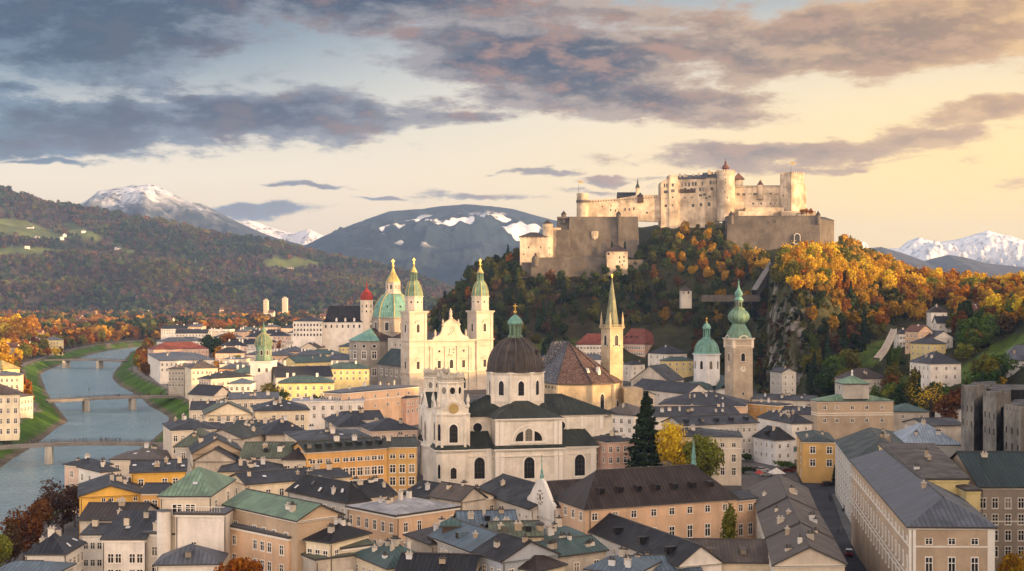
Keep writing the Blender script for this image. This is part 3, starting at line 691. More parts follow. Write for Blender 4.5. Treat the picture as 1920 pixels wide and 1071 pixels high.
t_, l_, zl_, _, _, _ = H('penthouse with hipped green copper roof set on the white terrace block', [(300, 931), (392, 931), (438, 914)], 20.3, 'hx', (375, 894), 'pale', 'gpatina', hip=.75, ch=0, sky=1, w={0: ([.35, .62], 1), 1: (2, 1)}, ww=1.7, wh=2.0, rh=4.0, name='penthouse', cat='penthouse')
o_ = tower_cyl(t_, l_[0].x+1.1, l_[0].y-1.2, 1.35, -14, -2.2, 'white', 'grey', .25); o_.location.z = 20
H('low house with curved blue-grey metal hip roof below the white flats', [(292, 1059), (411, 1057)], 10.2, 'hx', (360, 1026), 'white', 'grey', d=9, hip=.8, w={0: ([.2, .36, .55, .75], 1)}, ch=0, dorm=1, rh=2.6)
H('flat blue metal roof in front of the white villa balcony', [(-12, 1073), (104, 1075)], 9, 'hx', None, 'grey', 'blue', d=8, rh=1.1, w={0: 0, 1: 0}, ch=0)
H('dark brown cross-gabled house with two square chimneys behind the white flats', [(150, 976), (262, 976)], 13, 'gx', (206, 943), 'dirty', 'brown', d=14, ch=3, w={0: 0}, rh=2.3)
H('golden yellow gabled house with two tiny attic windows by the river', [(149, 932), (264, 927)], 14, 'gy', None, 'yellow', 'slate', d=20, rh=2.2, w={0: ([.39, .52, .91], 1)}, ch=3, wh=1.0, ww=.75, top=.2)
H('yellow house front with dark roof and two rows of windows beside the penthouse', [(265, 925), (306, 925)], 15, 'gx', (285, 908), 'apricot', 'slate', d=10, w={0: ([.25, .62], 3)}, ch=0, fh=4.0)
H('yellow house with skylights in a dark roof and an arched upper window', [(246, 887), (347, 884)], 17, 'gx', (290, 864), 'yellow', 'slate', d=16, w={0: ([.18, .62, .82], 2)}, ch=2, sky=4, fh=4.2)
H('pale pink riverside house with small dark hip roof', [(176, 876), (209, 871)], 13, 'hx', (196, 860), 'pink', 'slate', d=11, ch=1)
H('white riverside house under a broad dark roof next to the pale pink one', [(190, 886), (222, 883), (250, 872)], 13.4, 'hx', (225, 868), 'white', 'slate', d=14, ch=1, sky=1)
H('house with brownish grey hip roof and square white chimney beside the footbridge end', [(207, 862), (310, 862)], 12, 'hx', (258, 842), 'pale', 'taupe', d=17, ch=2, sky=2)
t_, l_, zl_, rb_, E_, _ = H('tall pale stair-tower house with dark grey roof overlooking the footbridge', [(306, 795), (322, 807), (405, 804)], 20, 'hx', (355, 787), 'pale', 'slate', w={0: 0, 1: (6, 2)}, ch=3)
H('house with slanting olive green roof behind the tall pale stair-tower house', [(328, 838), (392, 838)], 18, 'hx', (372, 804), 'grey', 'olive', d=18, ch=2, w={0: (2, 1)})
H('house with tan gable wall under a dark roof in the crowded old town', [(362, 850), (453, 847)], 18, 'gy', None, 'tan', 'slate', d=18, rh=3.4, w={0: 0}, ch=3)
H('dark gabled roof tucked under the tan gable wall', [(366, 864), (440, 864)], 16.4, 'gy', None, 'dirty', 'slate', d=9, rh=3.0, w={0: 0}, ch=0)
H('house with pale cream pediment gable and olive side roof', [(385, 778), (470, 776)], 20, 'gy', None, 'cream', 'olive', d=16, rh=3.6, w={0: ([.3, .5, .7], 1)}, ch=2, top=.5)
H('small house with flat roof terrace and square chimneys under the cream pediment', [(440, 800), (498, 800)], 18.5, 'gx', (470, 790), 'dirty', 'dteal', d=10, ch=5, w={0: (3, 2)})
H('tall cream house with dark slate roof and big chimneys facing the river', [(478, 771), (579, 769)], 20, 'hx', (520, 749), 'cream', 'slate', d=20, w={0: ([.35, .52, .78, .88], 3)}, ch=4, sky=3, wh=1.9)
H('house under a steep dark pyramid roof beside the tall cream house', [(500, 816), (580, 813)], 18, 'px', (537, 785), 'dirty', 'slate', d=18, ch=3, w={0: 0})
H('house with deep teal green roof below the cream pediment house', [(455, 823), (500, 813)], 18, 'gx', (482, 801), 'dirty', 'dgreen', d=13, ch=2, w={0: 0})
H('long dark roofed house with light chimneys behind the olive roofs', [(372, 806), (470, 806)], 17.5, 'gx', (420, 794), 'dirty', 'slate', d=15, ch=5, w={0: (6, 1)})
H('house with sage green ridged roof and three pink chimneys', [(452, 859), (541, 859)], 17, 'gx', (500, 831), 'pale', 'olive', d=14, ch=4, w={0: (5, 1)}, dorm=1)
H('corner turret house under a brown pyramid roof', [(531, 862), (580, 862)], 17, 'px', (554, 840), 'pale', 'brown', d=9, ch=0, w={0: (3, 1)})
H('pale house with wide dark hip roof and bulky white chimneys', [(412, 885), (531, 883)], 15, 'hx', (470, 865), 'cream', 'slate', d=16, ch=5, w={0: (7, 2)}, sky=1)
H('yellow cream row with long dark roof and big slanted chimneys', [(462, 909), (600, 898)], 14, 'gx', (535, 884), 'cream', 'slate', d=13, ch=3, w={0: ([.05, .16, .29, .47, .62, .78, .92], 3)}, sky=1)
H('long dark roof joining the cream row to the orange palace', [(598, 899), (655, 894)], 14.3, 'gx', (625, 882), 'cream', 'slate', d=12, ch=2, w={0: (3, 2)})
# -- orange palace
CO = [(430-380)/595+.0, .16, .26, .37, .48, .565, .66, .75, .84, .92]
H('long orange palace front with four rows of white framed windows', [(575, 848), (725, 839)], 19, 'gx', (650, 826), 'apricot', 'dgreen', d=12, w={0: ([.07, .16, .26, .37, .48, .565, .66, .75, .84, .92], 4, (1.0, 2.0, 2.0, 2.0))}, ww=1.35, fh=3.3, ch=2, dorm=8, top=1.6, name='palace', cat='palace', spc=3)
H('shorter apricot palace wing with green roof against the church front', [(725, 838), (781, 837)], 19, 'gx', (755, 822), 'ochre', 'dgreen', d=12, w={0: ([.2, .52, .84], 4, (1.0, 2.0, 2.0, 2.0))}, ww=1.35, fh=3.3, ch=1, dorm=0, top=1.6, name='palace', cat='palace')
H('flat dark roof with a cream band behind the orange palace', [(560, 827), (698, 822)], 20.6, 'hx', (630, 806), 'cream', 'slate', d=22, ch=3, w={0: 0}, sky=2)
# -- centre foreground
H('dark hip-roofed house with grey-green front beside the peach corner house', [(539, 919), (651, 942), (692, 918)], 13, 'hx', (630, 899), 'grey', 'black', w={0: (7, 2)}, ch=1, sky=5)
t_, l_, zl_, rb_, _, _ = H('peach corner house under a pale worn tin roof', [(651, 951), (742, 969), (861, 950)], 13, 'f', None, 'peach', 'lgrey', rh=1.5, w={0: (6, 2), 1: ([.15, .36, .88], 2)}, ww=1.0, wh=1.9, fh=4.2, ch=4)
t_.children[0]
H('dark roof with tan end wall behind the peach corner house', [(692, 933), (742, 928)], 12.6, 'gx', (718, 903), 'pale', 'black', d=14, w={0: 0}, ch=3)
H('black ridged roofs split by a pale parapet above the tin roof', [(757, 927), (863, 944)], 12, 'gx', (822, 911), 'pale', 'black', d=12, w={0: 0}, ch=2, sky=3)
H('tan gabled tower house with stained walls by the long dark roof', [(864, 940), (910, 933)], 14, 'gy', None, 'dirty', 'taupe', d=10, rh=2.6, w={0: ([.5], 2)}, ch=1, top=3)
H('long dark church annex roof with small square windows below', [(888, 921), (994, 955)], 12, 'gx', (948, 906), 'white', 'black', d=16, w={0: (9, 2)}, ww=.7, wh=.7, ch=1, sky=0, dorm=0, fh=3.2)
H('blue metal roofed house squeezed below the long dark annex roof', [(862, 987), (968, 985)], 14, 'gx', (920, 960), 'bluegrey', 'blue', d=11, w={0: 0}, ch=2, dorm=1)
H('crooked olive roofed attic house between blue roofs', [(925, 1008), (1015, 1006)], 14.4, 'gx', (972, 980), 'cream', 'olive', d=11, w={0: (4, 1)}, ch=4, dorm=2)
H('dark brown tent-roofed house in front of the peach corner house', [(761, 1003), (808, 1021), (826, 1000)], 12, 'hx', (796, 984), 'dirty', 'brown', d=12, w={0: 0}, ch=1)
H('brown timber roof kiosk with teal pointed cap', [(829, 986), (861, 986)], 15.4, 'px', (845, 973), 'wood', 'teal', d=3.2, w={0: 0}, ch=0, trim=False, name='roof_kiosk', cat='kiosk')
t_, l_, zl_, rb_, _, _ = H('light blue-grey house front with blue metal roof facing the bottom lane', [(807, 1006), (888, 1036)], 13, 'gx', (868, 990), 'grey', 'blue', d=11, w={0: (9, 2)}, ww=.8, wh=1.35, ch=1, dorm=1, rh=2.6)
H('blue-grey house with black ribbed roof and white gable wall', [(888, 1037), (941, 1053)], 13, 'gx', (930, 1012), 'bluegrey', 'black', d=12, w={0: ([.13, .4, .67, .92], 2)}, ww=.9, wh=1.5, ch=1, rh=2.8)
H('low cream house with brown ribbed roof at the bottom lane', [(941, 1059), (1006, 1071), (1058, 1058)], 11.4, 'hx', (1010, 1043), 'cream', 'brown', w={0: (3, 1)}, ch=1, sky=0, rh=2.1)
H('white walled house under a teal copper roof with a brick flue', [(1020, 1017), (1098, 1006)], 13, 'sx', None, 'white', 'teal', d=6, rh=.8, w={0: ([.15], 1)}, ch=3)
H('small teal roofed house with roof garden below the white gabled chapel', [(1024, 1047), (1136, 1032)], 11.5, 'gx', (1085, 1023), 'dirty', 'teal', d=10, rh=1.8, w={0: (3, 1)}, ch=4)
H('pale blue roofed house at the bottom centre', [(1100, 1068), (1192, 1077)], 10.5, 'hx', (1150, 1047), 'white', 'blue', d=12, rh=1.6, w={0: 0}, ch=3)
H('broad blue-grey tin roof next to the long ribbed convent roof', [(1185, 1074), (1312, 1071)], 9.2, 'gx', (1235, 1049), 'dirty', 'blue', d=13, rh=1.5, w={0: 0}, ch=3)
H('tan house with long green copper roof and bare gable wall', [(422, 947), (557, 977), (641, 953)], 17.5, 'gx', (535, 938), 'beige', 'gpatina', w={0: ([.04, .16, .43, .56, .7, .86], 3), 1: 0}, ch=1, ww=1.1, wh=1.8, top=2.6, rh=2.4)
H('projecting pinkish lower wing under the long green copper roof', [(420, 985), (541, 1010)], 14, 'f', None, 'peach', 'grey', d=4, rh=.2, w={0: ([.17, .5, .61, .72, .9], 3)}, ch=0, fh=3.6)
H('cream roof-terrace house with sagging dark roof and potted plants', [(574, 1005), (618, 1018), (692, 1000)], 14, 'hx', (640, 983), 'cream', 'black', w={0: (3, 2), 1: (3, 1)}, ch=4, ww=1.0, wh=2.0)
H('stained tan house with a flat planted terrace at the bottom edge', [(559, 1038), (592, 1051), (668, 1042)], 11, 'f', None, 'dirty', 'olive', rh=.3, w={1: (3, 2), 0: 0}, ch=0, ww=1.1, wh=2.0, top=2.6)
H('house with faded teal roof and square white chimneys', [(664, 1040), (727, 1066), (818, 1038)], 11, 'hx', (730, 1018), 'cream', 'teal', w={0: (5, 2), 1: (2, 1)}, ch=6, hip=.5, rh=2.6)
H('cream house with black roof at the bottom edge', [(745, 1074), (886, 1078)], 11, 'gx', (820, 1047), 'cream', 'black', d=11, w={0: (6, 1)}, ch=2, rh=2.2)
H('low lean-to with olive roof below the peach corner house', [(640, 1030), (700, 1022)], 12.3, 'sx', None, 'pale', 'olive', d=7, rh=1.2, w={0: 0}, ch=1)
# -- convent with the great ribbed roof
t_, l_, zl_, rb_, E_, AB_ = H('peach convent under a huge dark ribbed hip roof', [(1097, 954), (1381, 934)], 15, 'hx', (1218, 879), 'peach', 'brown', d=15, w={0: ([.06, .19, .31, .44, .56, .68, .8, .92], 3, (1.35, 2.5, 2.5))}, ww=1.15, fh=4.6, top=.9, ch=0, dorm=7, hip=.42, name='convent', cat='convent')
sp = M(); sp.lathe([(.55, 0), (.45, .6), (.75, .8), (.35, 2.0), (.55, 2.2), (.02, 6.6)], 8); o_ = sp.obj('ridge_spire', RF['patina'], rb_); o_.location = AB_[1]+Vector((.3, .6, -.6))
H('short peach link with dark archway at the convent end', [(1379, 938), (1417, 934)], 14.2, 'gx', (1400, 922), 'peach', 'slate', d=10, w={0: ([.25, .72], 2, (1.4, 2.4))}, ch=0, fh=4.8, top=.9)
H('dark diagonal convent wing with a row of tiny windows', [(1040, 971), (1272, 1061)], 10.2, 'gx', (1180, 984), 'white', 'black', d=9, w={0: (16, 2)}, ww=.7, wh=1.0, ch=0, dorm=5, rh=3.2)
H('long ribbed convent wing along the bottom with hipped end', [(1237, 1053), (1583, 1057)], 9, 'lx', (1400, 1020), 'cream', 'taupe', d=12, w={0: (12, 1)}, ch=0, dorm=5, rh=3.0, name='convent_wing', cat='convent')
def chapel():
    a, b = wp(992, 935, 13.5).to_2d(), wp(1041, 952, 13.5).to_2d(); e = (b-a); L = e.length; rz = math.atan2(e.y, e.x)
    T = thing('chapel', 'little white chapel with scrolled gable, oval window and spiked finial', 'chapel', (*((a+b)/2), 1.5), rz); h = L/2
    m = M(); m.box(-h, 0, -3, h, 15, 12); m.obj('wall', W['white'], T)
    prof = [(-h-.3, 11.6), (-h-.1, 12.4), (-h*.80, 13.2), (-h*.55, 15.0), (-h*.22, 17.0), (0, 17.6), (h*.22, 17.0), (h*.55, 15.0), (h*.80, 13.2), (h+.1, 12.4), (h+.3, 11.6)]
    g = M(); f = [(x, -.35, z) for x, z in prof]; bk = [(x, .35, z) for x, z in prof]; g.poly(f); g.poly(bk[::-1])
    for i in range(len(prof)-1): g.poly([f[i+1], f[i], bk[i], bk[i+1]], 1)
    g.poly([(-h-.3, -.35, 9), (h+.3, -.35, 9), (h+.3, -.35, 11.6), (-h-.3, -.35, 11.6)])
    g.obj('gable', [W['white'], TRIM], T)
    r, _, _, _ = roof_mesh([Vector((-h, .4)), Vector((h, .4)), Vector((h, 15)), Vector((-h, 15))], 12, 4.4, 'gy', o=.3); r.obj('roof', [RF['brown'], DARKTRIM], T)
    window(T, (0, -.36, 13.3), 0, 1.0, 1.7, 'round', True)
    st = M()
    for k in range(9):
        an = 2*math.pi*k/9; x, z = 1.35*math.cos(an), 13.3+1.5*math.sin(an); st.box(x-.16, -.48, z-.2, x+.16, -.33, z+.2, bot=True)
    st.obj('stucco_wreath', plain((.16, .14, .12), 'dark stucco'), T)
    f = M(); f.lathe([(.45, 17.4), (.5, 18), (.25, 18.5), (.35, 18.9), (.14, 19.6), (.05, 22)], 8); f.box(-.35, -.05, 21.2, .35, .05, 21.35, bot=True); f.box(-.06, -.06, 21.8, .06, .06, 22.6, bot=True); f.obj('finial', RF['patina'], T)
chapel()
# -- row along the street
H('street row house with brown-grey roof at the plaza end', [(1423, 960), (1529, 957), (1512, 917), (1409, 914)], 13, 'gy', None, 'white', 'taupe', rh=3.0, w={0: 0, 3: (5, 2)}, ch=2, dorm=0, seed=3)
H('middle street row house with two-tone grey roof', [(1439, 1008), (1559, 1010), (1529.5, 958), (1423.5, 961)], 12.7, 'gy', None, 'white', 'taupe', rh=3.0, w={0: 0, 3: (5, 2)}, ch=3, seed=4)
H('near street row house with brown roof and small side gable', [(1452, 1060), (1584, 1058), (1559.5, 1011), (1439.5, 1009)], 12.4, 'gy', None, 'pale', 'taupe', rh=3.0, w={0: 0}, ch=3, seed=9)
H('ochre corner building with dark archway and awning facing the plaza', [(1494, 812), (1505, 828), (1566, 827)], 13, 'hx', (1530, 808), 'ochre', 'dteal', w={0: (2, 3), 1: ([.31, .82], 2)}, ww=1.5, wh=2.0, fh=4.0, ch=1, top=1.5, rh=1.4)
H('grey street house with long teal roof behind the ochre corner', [(1596, 867), (1712, 850), (1684, 812), (1566, 827)], 16, 'hy', None, 'grey', 'dteal', rh=3.6, w={3: (9, 4), 0: 0}, ch=3, ww=1.2, wh=2.0, sky=1, hip=.3)
t_, l_, zl_, rb_, E_, AB_ = H('big beige street building with grey hipped roof and white corner pilasters', [(1705, 988), (1864, 989), (1716, 863), (1596, 863)], 20, 'hy', None, 'beige', 'grey', rh=3.6, w={0: ([.23, .50, .77], 3, (.95, 2.6, 2.6)), 3: (20, 3, (.95, 2.3, 2.3))}, ww=1.05, fh=4.1, ch=1, sky=4, top=1.5, bands=(3.2, 8.6, 9.6), hip=.55, name='street_palace', cat='building', seed=1)
pl = M()
for x0, x1 in ((l_[0].x-.06, l_[0].x+1.1), (l_[1].x-1.1, l_[1].x+.06)): pl.box(x0, l_[0].y-.16, -.5, x1, l_[0].y+.2, zl_-.45)
pl.obj('corner_pilasters', TRIM, t_); pl = None
H('upper block with dark flat roof and yellow end wall rising behind the grey roof', [(1727, 900), (1816, 900), (1749, 834), (1648, 834)], 23.4, 'f', None, 'lemon', 'brown', rh=.7, w={0: 0, 3: (15, 2)}, ww=1.1, wh=2.0, fh=3.6, ch=1, pipe=False)
H('yellow wall stepping down beside the yellow end wall', [(1812, 921), (1838, 921)], 22.0, 'f', None, 'lemon', 'brown', d=10, rh=.2, w={0: 0}, ch=0, pipe=False)
H('grey-brown school building with big dark teal roof and rows of white windows', [(1836, 914), (2010, 914)], 19, 'gx', (1880, 849), 'taupe', 'dteal', d=26, w={0: ([.04, .17, .31, .45, .6, .75, .9], 4)}, ww=1.1, wh=2.0, fh=3.4, ch=1, top=2.2, bands=(7.0,))
H('house with pale blue metal roof and bright hipped top', [(1695, 834), (1802, 835)], 16, 'hx', (1770, 793), 'grey', 'lblue', d=24, w={0: 0}, ch=2, hip=.5)
H('dark ridged roof behind the pale blue metal roof', [(1736, 799), (1806, 797)], 15, 'gx', (1772, 785), 'dirty', 'slate', d=14, w={0: 0}, ch=0)
# -- right middle ground below the wooded hill
t_, l_, zl_, rb_, _, _ = H('square tan theatre-like block with stepped green copper roof', [(1521, 747), (1532, 753), (1675, 752)], 18, 'hx', (1596, 736), 'beige', 'gpatina', w={0: 0, 1: ([.10, .26, .46, .65, .85], 2, (1.3, 1.3))}, ww=1.2, wh=1.3, fh=5.0, ch=0, bands=(4.4, 5.2), name='stepped_block', cat='building', top=1.6, rh=3.4)
m = M(); m.prism([(p.x*1.004, p.y*1.006) for p in l_], -1, zl_-5.3, cap=True); m.obj('lower_wall', W['tan'], t_); m = M(); m.box(-5, -5, zl_+1, 5, 5, zl_+6.8); m.obj('roof_lantern', W['stonegrey'], t_); window(t_, (0, -5.01, zl_+5), 0, 1.3, 1.8, 'plain')
r_, _, _, _ = roof_mesh([Vector(p) for p in ((-5, -5), (5, -5), (5, 5), (-5, 5))], zl_+6.8, 2.8, 'px', o=.5); o_ = r_.obj('lantern_roof', [RF['gpatina'], DARKTRIM], t_)
m = M(); m.lathe([(.3, zl_+9.4), (.5, zl_+10), (.2, zl_+10.6), (.45, zl_+11.2), (.05, zl_+12)], 8); m.obj('finial', TRIM, t_)
H('small tan pavilion with teal pyramid roof next to the stepped block', [(1674, 772), (1742, 772)], 12, 'px', (1713, 757), 'stonegrey', 'teal', d=13, w={0: ([.27, .79], 1)}, ch=0, ww=1.0, wh=1.2, top=1.2)
H('low cream house with dark hip roof under the bare golden tree', [(1753, 763), (1803, 767)], 11, 'hx', (1790, 752), 'white', 'slate', d=13, w={0: (4, 2)}, ch=1, ww=.8, wh=1.1)
H('tall pinkish villa with dark hip roof on the hill foot', [(1706, 678), (1744, 682), (1802, 680)], 26, 'hx', (1756, 660), 'white', 'slate', w={0: (5, 4), 1: ([.2, .52, .80], 4)}, ww=.95, wh=1.5, ch=4, sky=2, name='villa', cat='villa', fh=4.1, zb=6)
H('big white house with grey hip roof beside the green meadow', [(1879, 676), (1992, 677)], 28, 'hx', (1930, 648), 'cool', 'grey', d=15, w={0: (10, 4)}, ww=1.0, wh=1.9, ch=1, fh=4.4, zb=12, name='villa', cat='villa', top=1.4)
H('yellow house with dark roof on the slope beside the stairway', [(1707, 643), (1746, 645)], 32.3, 'hx', (1728, 634), 'lemon', 'slate', d=10, w={0: (4, 3)}, ww=.9, wh=1.4, ch=1, zb=18)
H('white balconied house behind the yellow house on the slope', [(1686, 626), (1711, 626)], 36, 'hx', (1700, 617), 'white', 'slate', d=11, w={0: (4, 4)}, ww=1.2, wh=1.3, ch=1, zb=20)
H('house with rust red roof peeping out above the yellow house', [(1697, 621), (1722, 622)], 38, 'gx', (1711, 610), 'peach', 'rbrown', d=10, ch=1, zb=24)
H('house with dark roof and dormer windows beside the rust red roof', [(1722, 631), (1752, 633)], 35, 'gx', (1738, 621), 'white', 'slate', d=11, ch=2, zb=22)
H('tan house with hip roof and curved gable above the stepped block', [(1599, 711), (1665, 709)], 16, 'hx', (1628, 692), 'stonegrey', 'brown', d=15, w={0: ([.62, .72], 2)}, ch=2, zb=2)
H('sunlit white house with dark roof among the golden trees', [(1746, 585), (1776, 585)], 48.2, 'hx', (1760, 572), 'white', 'brown', d=9, ch=1, zb=36)
H('small white house half hidden under the sunlit house', [(1757, 606), (1784, 606)], 42, 'gx', (1770, 594), 'white', 'slate', d=8, ch=0, zb=33)
H('pinkish house with brown roof deep in the trees near the meadow', [(1808, 584), (1842, 584)], 48.5, 'gx', (1826, 570), 'pink', 'rbrown', d=10, ch=2, zb=40)
# -- centre right town
H('tall cream house with arched doorway beside the green tree', [(1215, 818), (1390, 820)], 15, 'hx', (1310, 804), 'pale', 'slate', d=15, w={0: ([.12, .25, .42, .55, .68, .80, .92], 4, (1.2, 2.2, 2.2, 2.2))}, ww=1.1, fh=4.1, ch=2, hip=.8, bands=(3.4,))
H('long pale grey seminary front with a plain dark roof', [(1280, 799), (1421, 793)], 13, 'gx', (1345, 780), 'grey', 'slate', d=15, w={0: (13, 3)}, ww=.9, wh=1.4, ch=0, dorm=5, fh=3.8)
H('white house with black hip roof and courtyard porch', [(1413, 818), (1453, 825), (1488, 824)], 9, 'hx', (1445, 792), 'cool', 'black', w={0: (4, 2), 1: ([.25, .7], 2)}, ww=.8, wh=1.3, ch=1, dorm=1, rh=3.6, hip=.35)
H('long white house with dark hip roof behind the courtyard porch', [(1421, 782), (1485, 794), (1522, 794)], 13, 'hx', (1465, 773), 'white', 'slate', w={0: 0, 1: ([.3, .7], 1)}, ww=.8, wh=.9, ch=6)
H('broad dark roof with orange-tinted wall under the stone clock tower', [(1236, 758), (1397, 761)], 12, 'hx', (1330, 737), 'peach', 'slate', d=26, w={0: 0}, ch=6, sky=2)
H('dark slate roofs crowded with chimneys behind the seminary', [(1228, 782), (1388, 779)], 12, 'gx', (1310, 763), 'white', 'slate', d=18, w={0: 0}, ch=9)
H('orange-lit low house right beside the stone clock tower', [(1398, 756), (1459, 761)], 11, 'f', None, 'ochre', 'slate', d=10, rh=.4, w={0: (5, 1)}, ww=.8, wh=1.1, ch=2)
H('long white wall under a dark blue roof beside the gothic tower', [(1184, 728), (1289, 739)], 10, 'gx', (1232, 716), 'white', 'slate', d=14, w={0: ([.5, .9], 1)}, ch=1, ww=.8, wh=1.2)
H('small cream house with round arch at the foot of the gothic tower', [(1168, 739), (1200, 742)], 9, 'gx', (1184, 733), 'pale', 'taupe', d=10, w={0: ([.2], 1)}, ww=2.4, wh=3.0, style='arch_bare', ch=0)
H('grey tent-roofed house in front of the gothic tower', [(1128, 776), (1188, 779)], 13, 'hx', (1150, 757), 'white', 'taupe', d=16, w={0: (4, 2)}, ch=1)
H('pink house with dark roof behind the dark cedar', [(1138, 829), (1192, 826)], 13, 'hx', (1165, 815), 'rose', 'slate', d=12, w={0: (4, 3)}, ch=2)
H('white house with red brick chimney and teal roof', [(1230, 702), (1258, 702)], 13, 'hx', (1246, 690), 'white', 'teal', d=11, w={0: (2, 2)}, ch=2)
H('pair of plain white tower houses below the red roofs', [(1167, 684), (1184, 684), (1209, 683)], 12, 'hx', (1190, 676), 'white', 'slate', d=12, w={0: (1, 2), 1: (2, 3)}, ch=1)
H('white three-sided house with dark blue hip roof below the wooded hill', [(1215, 662), (1250, 664), (1288, 664)], 18, 'hx', (1255, 647), 'white', 'slate', w={0: (3, 3), 1: (2, 3)}, ch=1, wh=1.8, fh=5)
H('pale yellow house with teal roof beside the white dome', [(1250, 677), (1300, 676)], 14, 'hx', (1272, 670), 'lemon', 'teal', d=10, w={0: (4, 2)}, ch=1)
H('dark steep roof left of the white domed church', [(1253, 716), (1282, 712)], 12, 'gx', (1268, 686), 'dirty', 'slate', d=22, w={0: 0}, ch=0, rh=8)
H('grey flat house at the foot of the cliff', [(1444, 697), (1466, 699)], 18, 'gx', (1455, 690), 'grey', 'slate', d=9, w={0: (2, 2)}, ch=1, zb=0)
H('dark roofs below the cliff with scattered white chimneys', [(1410, 748), (1525, 752)], 8, 'gx', (1468, 741), 'dirty', 'slate', d=14, w={0: 0}, ch=8)
H('dark roofed house between the stepped block and the clock tower', [(1462, 775), (1524, 778)], 11, 'gx', (1492, 764), 'dirty', 'slate', d=14, w={0: 0}, ch=5)
H('long red roofed convent school with pink window bands', [(1160, 645), (1209, 646), (1255, 644)], 23, 'lx', (1190, 617), 'rose', 'red', d=16, w={0: (12, 4), 1: (3, 3)}, ww=1.3, wh=1.7, ch=0, dorm=4, name='school', cat='school', fh=4.4)
H('lower red roofed wing with balcony bands left of the gothic tower', [(1081, 646), (1166, 646)], 23, 'rx', (1120, 626), 'white', 'red', d=16, w={0: (14, 4)}, ww=1.5, wh=1.5, ch=0, dorm=1, name='school', cat='school', fh=4.0)
# -- round the cathedral and towards the river
H('salmon pink residence palace with flat grey roof and tall white-framed side windows', [(607, 727), (640, 738), (785, 725)], 17, 'f', None, 'peach', 'grey', rh=1.6, w={0: (7, 3, (1.2, 2.6, 2.6)), 1: ([.09, .26, .42, .58, .72, .86], 2, (1.3, 1.3))}, ww=1.1, wh=1.6, fh=4.2, ch=3, name='palace', cat='palace', bands=(3.6,))
H('long pale grey wing with dark roof between the copper tower and the cathedral', [(517, 708), (623, 706)], 16, 'gx', (560, 688), 'grey', 'slate', d=18, w={0: ([.08, .22, .36, .47, .56, .66, .78, .92], 3)}, ww=1.1, wh=2.2, fh=4.6, ch=0)
H('yellow house with teal roof just before the grey cathedral transept', [(555, 681), (622, 678)], 15, 'gx', (588, 668), 'lemon', 'teal', d=16, w={0: (5, 1)}, ch=2)
H('blue-grey house with dark roof below the salmon palace', [(609, 785), (636, 800), (694, 792)], 15, 'hx', (655, 777), 'bluegrey', 'slate', w={0: (3, 3), 1: 0}, ch=1)
H('house with white wall band and dark roof below the salmon palace', [(655, 788), (718, 786)], 16, 'gx', (686, 772), 'white', 'slate', d=13, w={0: (4, 1)}, ch=2)
H('pink house with dark hip roof next to the collegiate church front', [(697, 808), (783, 805)], 15, 'hx', (742, 785), 'pink', 'slate', d=17, w={0: (6, 2)}, ch=2)
H('small pale house wedged between salmon palace and collegiate church', [(761, 747), (786, 744)], 12.5, 'hx', (773, 738), 'rose', 'slate', d=10, w={0: (3, 2)}, ch=0)
H('low dark roof by the trees left of the salmon palace', [(552, 755), (606, 757)], 9, 'gx', (580, 747), 'rose', 'slate', d=12, w={0: (4, 1)}, ch=1)
H('long brick red roof near the riverbend', [(288, 656), (391, 654)], 14, 'hx', (340, 642), 'rose', 'red', d=22, w={0: (14, 2)}, ch=0, wh=1.8)
H('pale block with flat grey roof behind the brick red roof', [(308, 641), (387, 639)], 14, 'hx', (347, 633), 'white', 'grey', d=16, w={0: (12, 2)}, ch=3)
H('long white quay house with grey roof at the tree row end', [(277, 664), (300, 677), (402, 668)], 15, 'hx', (350, 664), 'white', 'grey', w={0: (6, 3), 1: (12, 2)}, ch=4)
H('grey quay house with ornate bays beside the riverside road', [(316, 688), (345, 692), (376, 686)], 16, 'hx', (346, 681), 'stonegrey', 'taupe', w={0: (5, 3), 1: (4, 3)}, ch=3)
H('cream quay house with tall white side wall and brown roof', [(347, 687), (359, 691), (408, 687)], 18, 'hx', (378, 677), 'cream', 'taupe', w={0: (3, 4), 1: (6, 2)}, ch=2)
H('pinkish quay building with white column bays and long dark roof', [(373, 708), (396, 711), (474, 706)], 17, 'hx', (428, 695), 'pink', 'slate', w={0: (5, 4, (1.5, 3.0, 3.0, 3.0)), 1: (9, 3)}, wh=1.8, ch=2, ww=1.2)
H('white pavilion with steel-blue glazed roof beside the copper tower', [(429, 719), (471, 719)], 18, 'hx', (452, 710), 'white', 'blue', d=10, w={0: (4, 2)}, ch=0)
H('house with dark apex roof above the riverside road', [(400, 742), (434, 739)], 18, 'gy', None, 'pale', 'slate', d=14, rh=3.4, w={0: (3, 1)}, ch=2)
H('row of grey gabled roofs with a blue terrace in front of the copper tower', [(432, 749), (523, 747)], 20, 'gx', (476, 737), 'pale', 'grey', d=14, w={0: (8, 2)}, ch=5)
H('dark long roof behind the cream pediment house', [(358, 769), (426, 768)], 18.5, 'gx', (392, 754), 'pale', 'slate', d=15, w={0: (5, 1)}, ch=3)
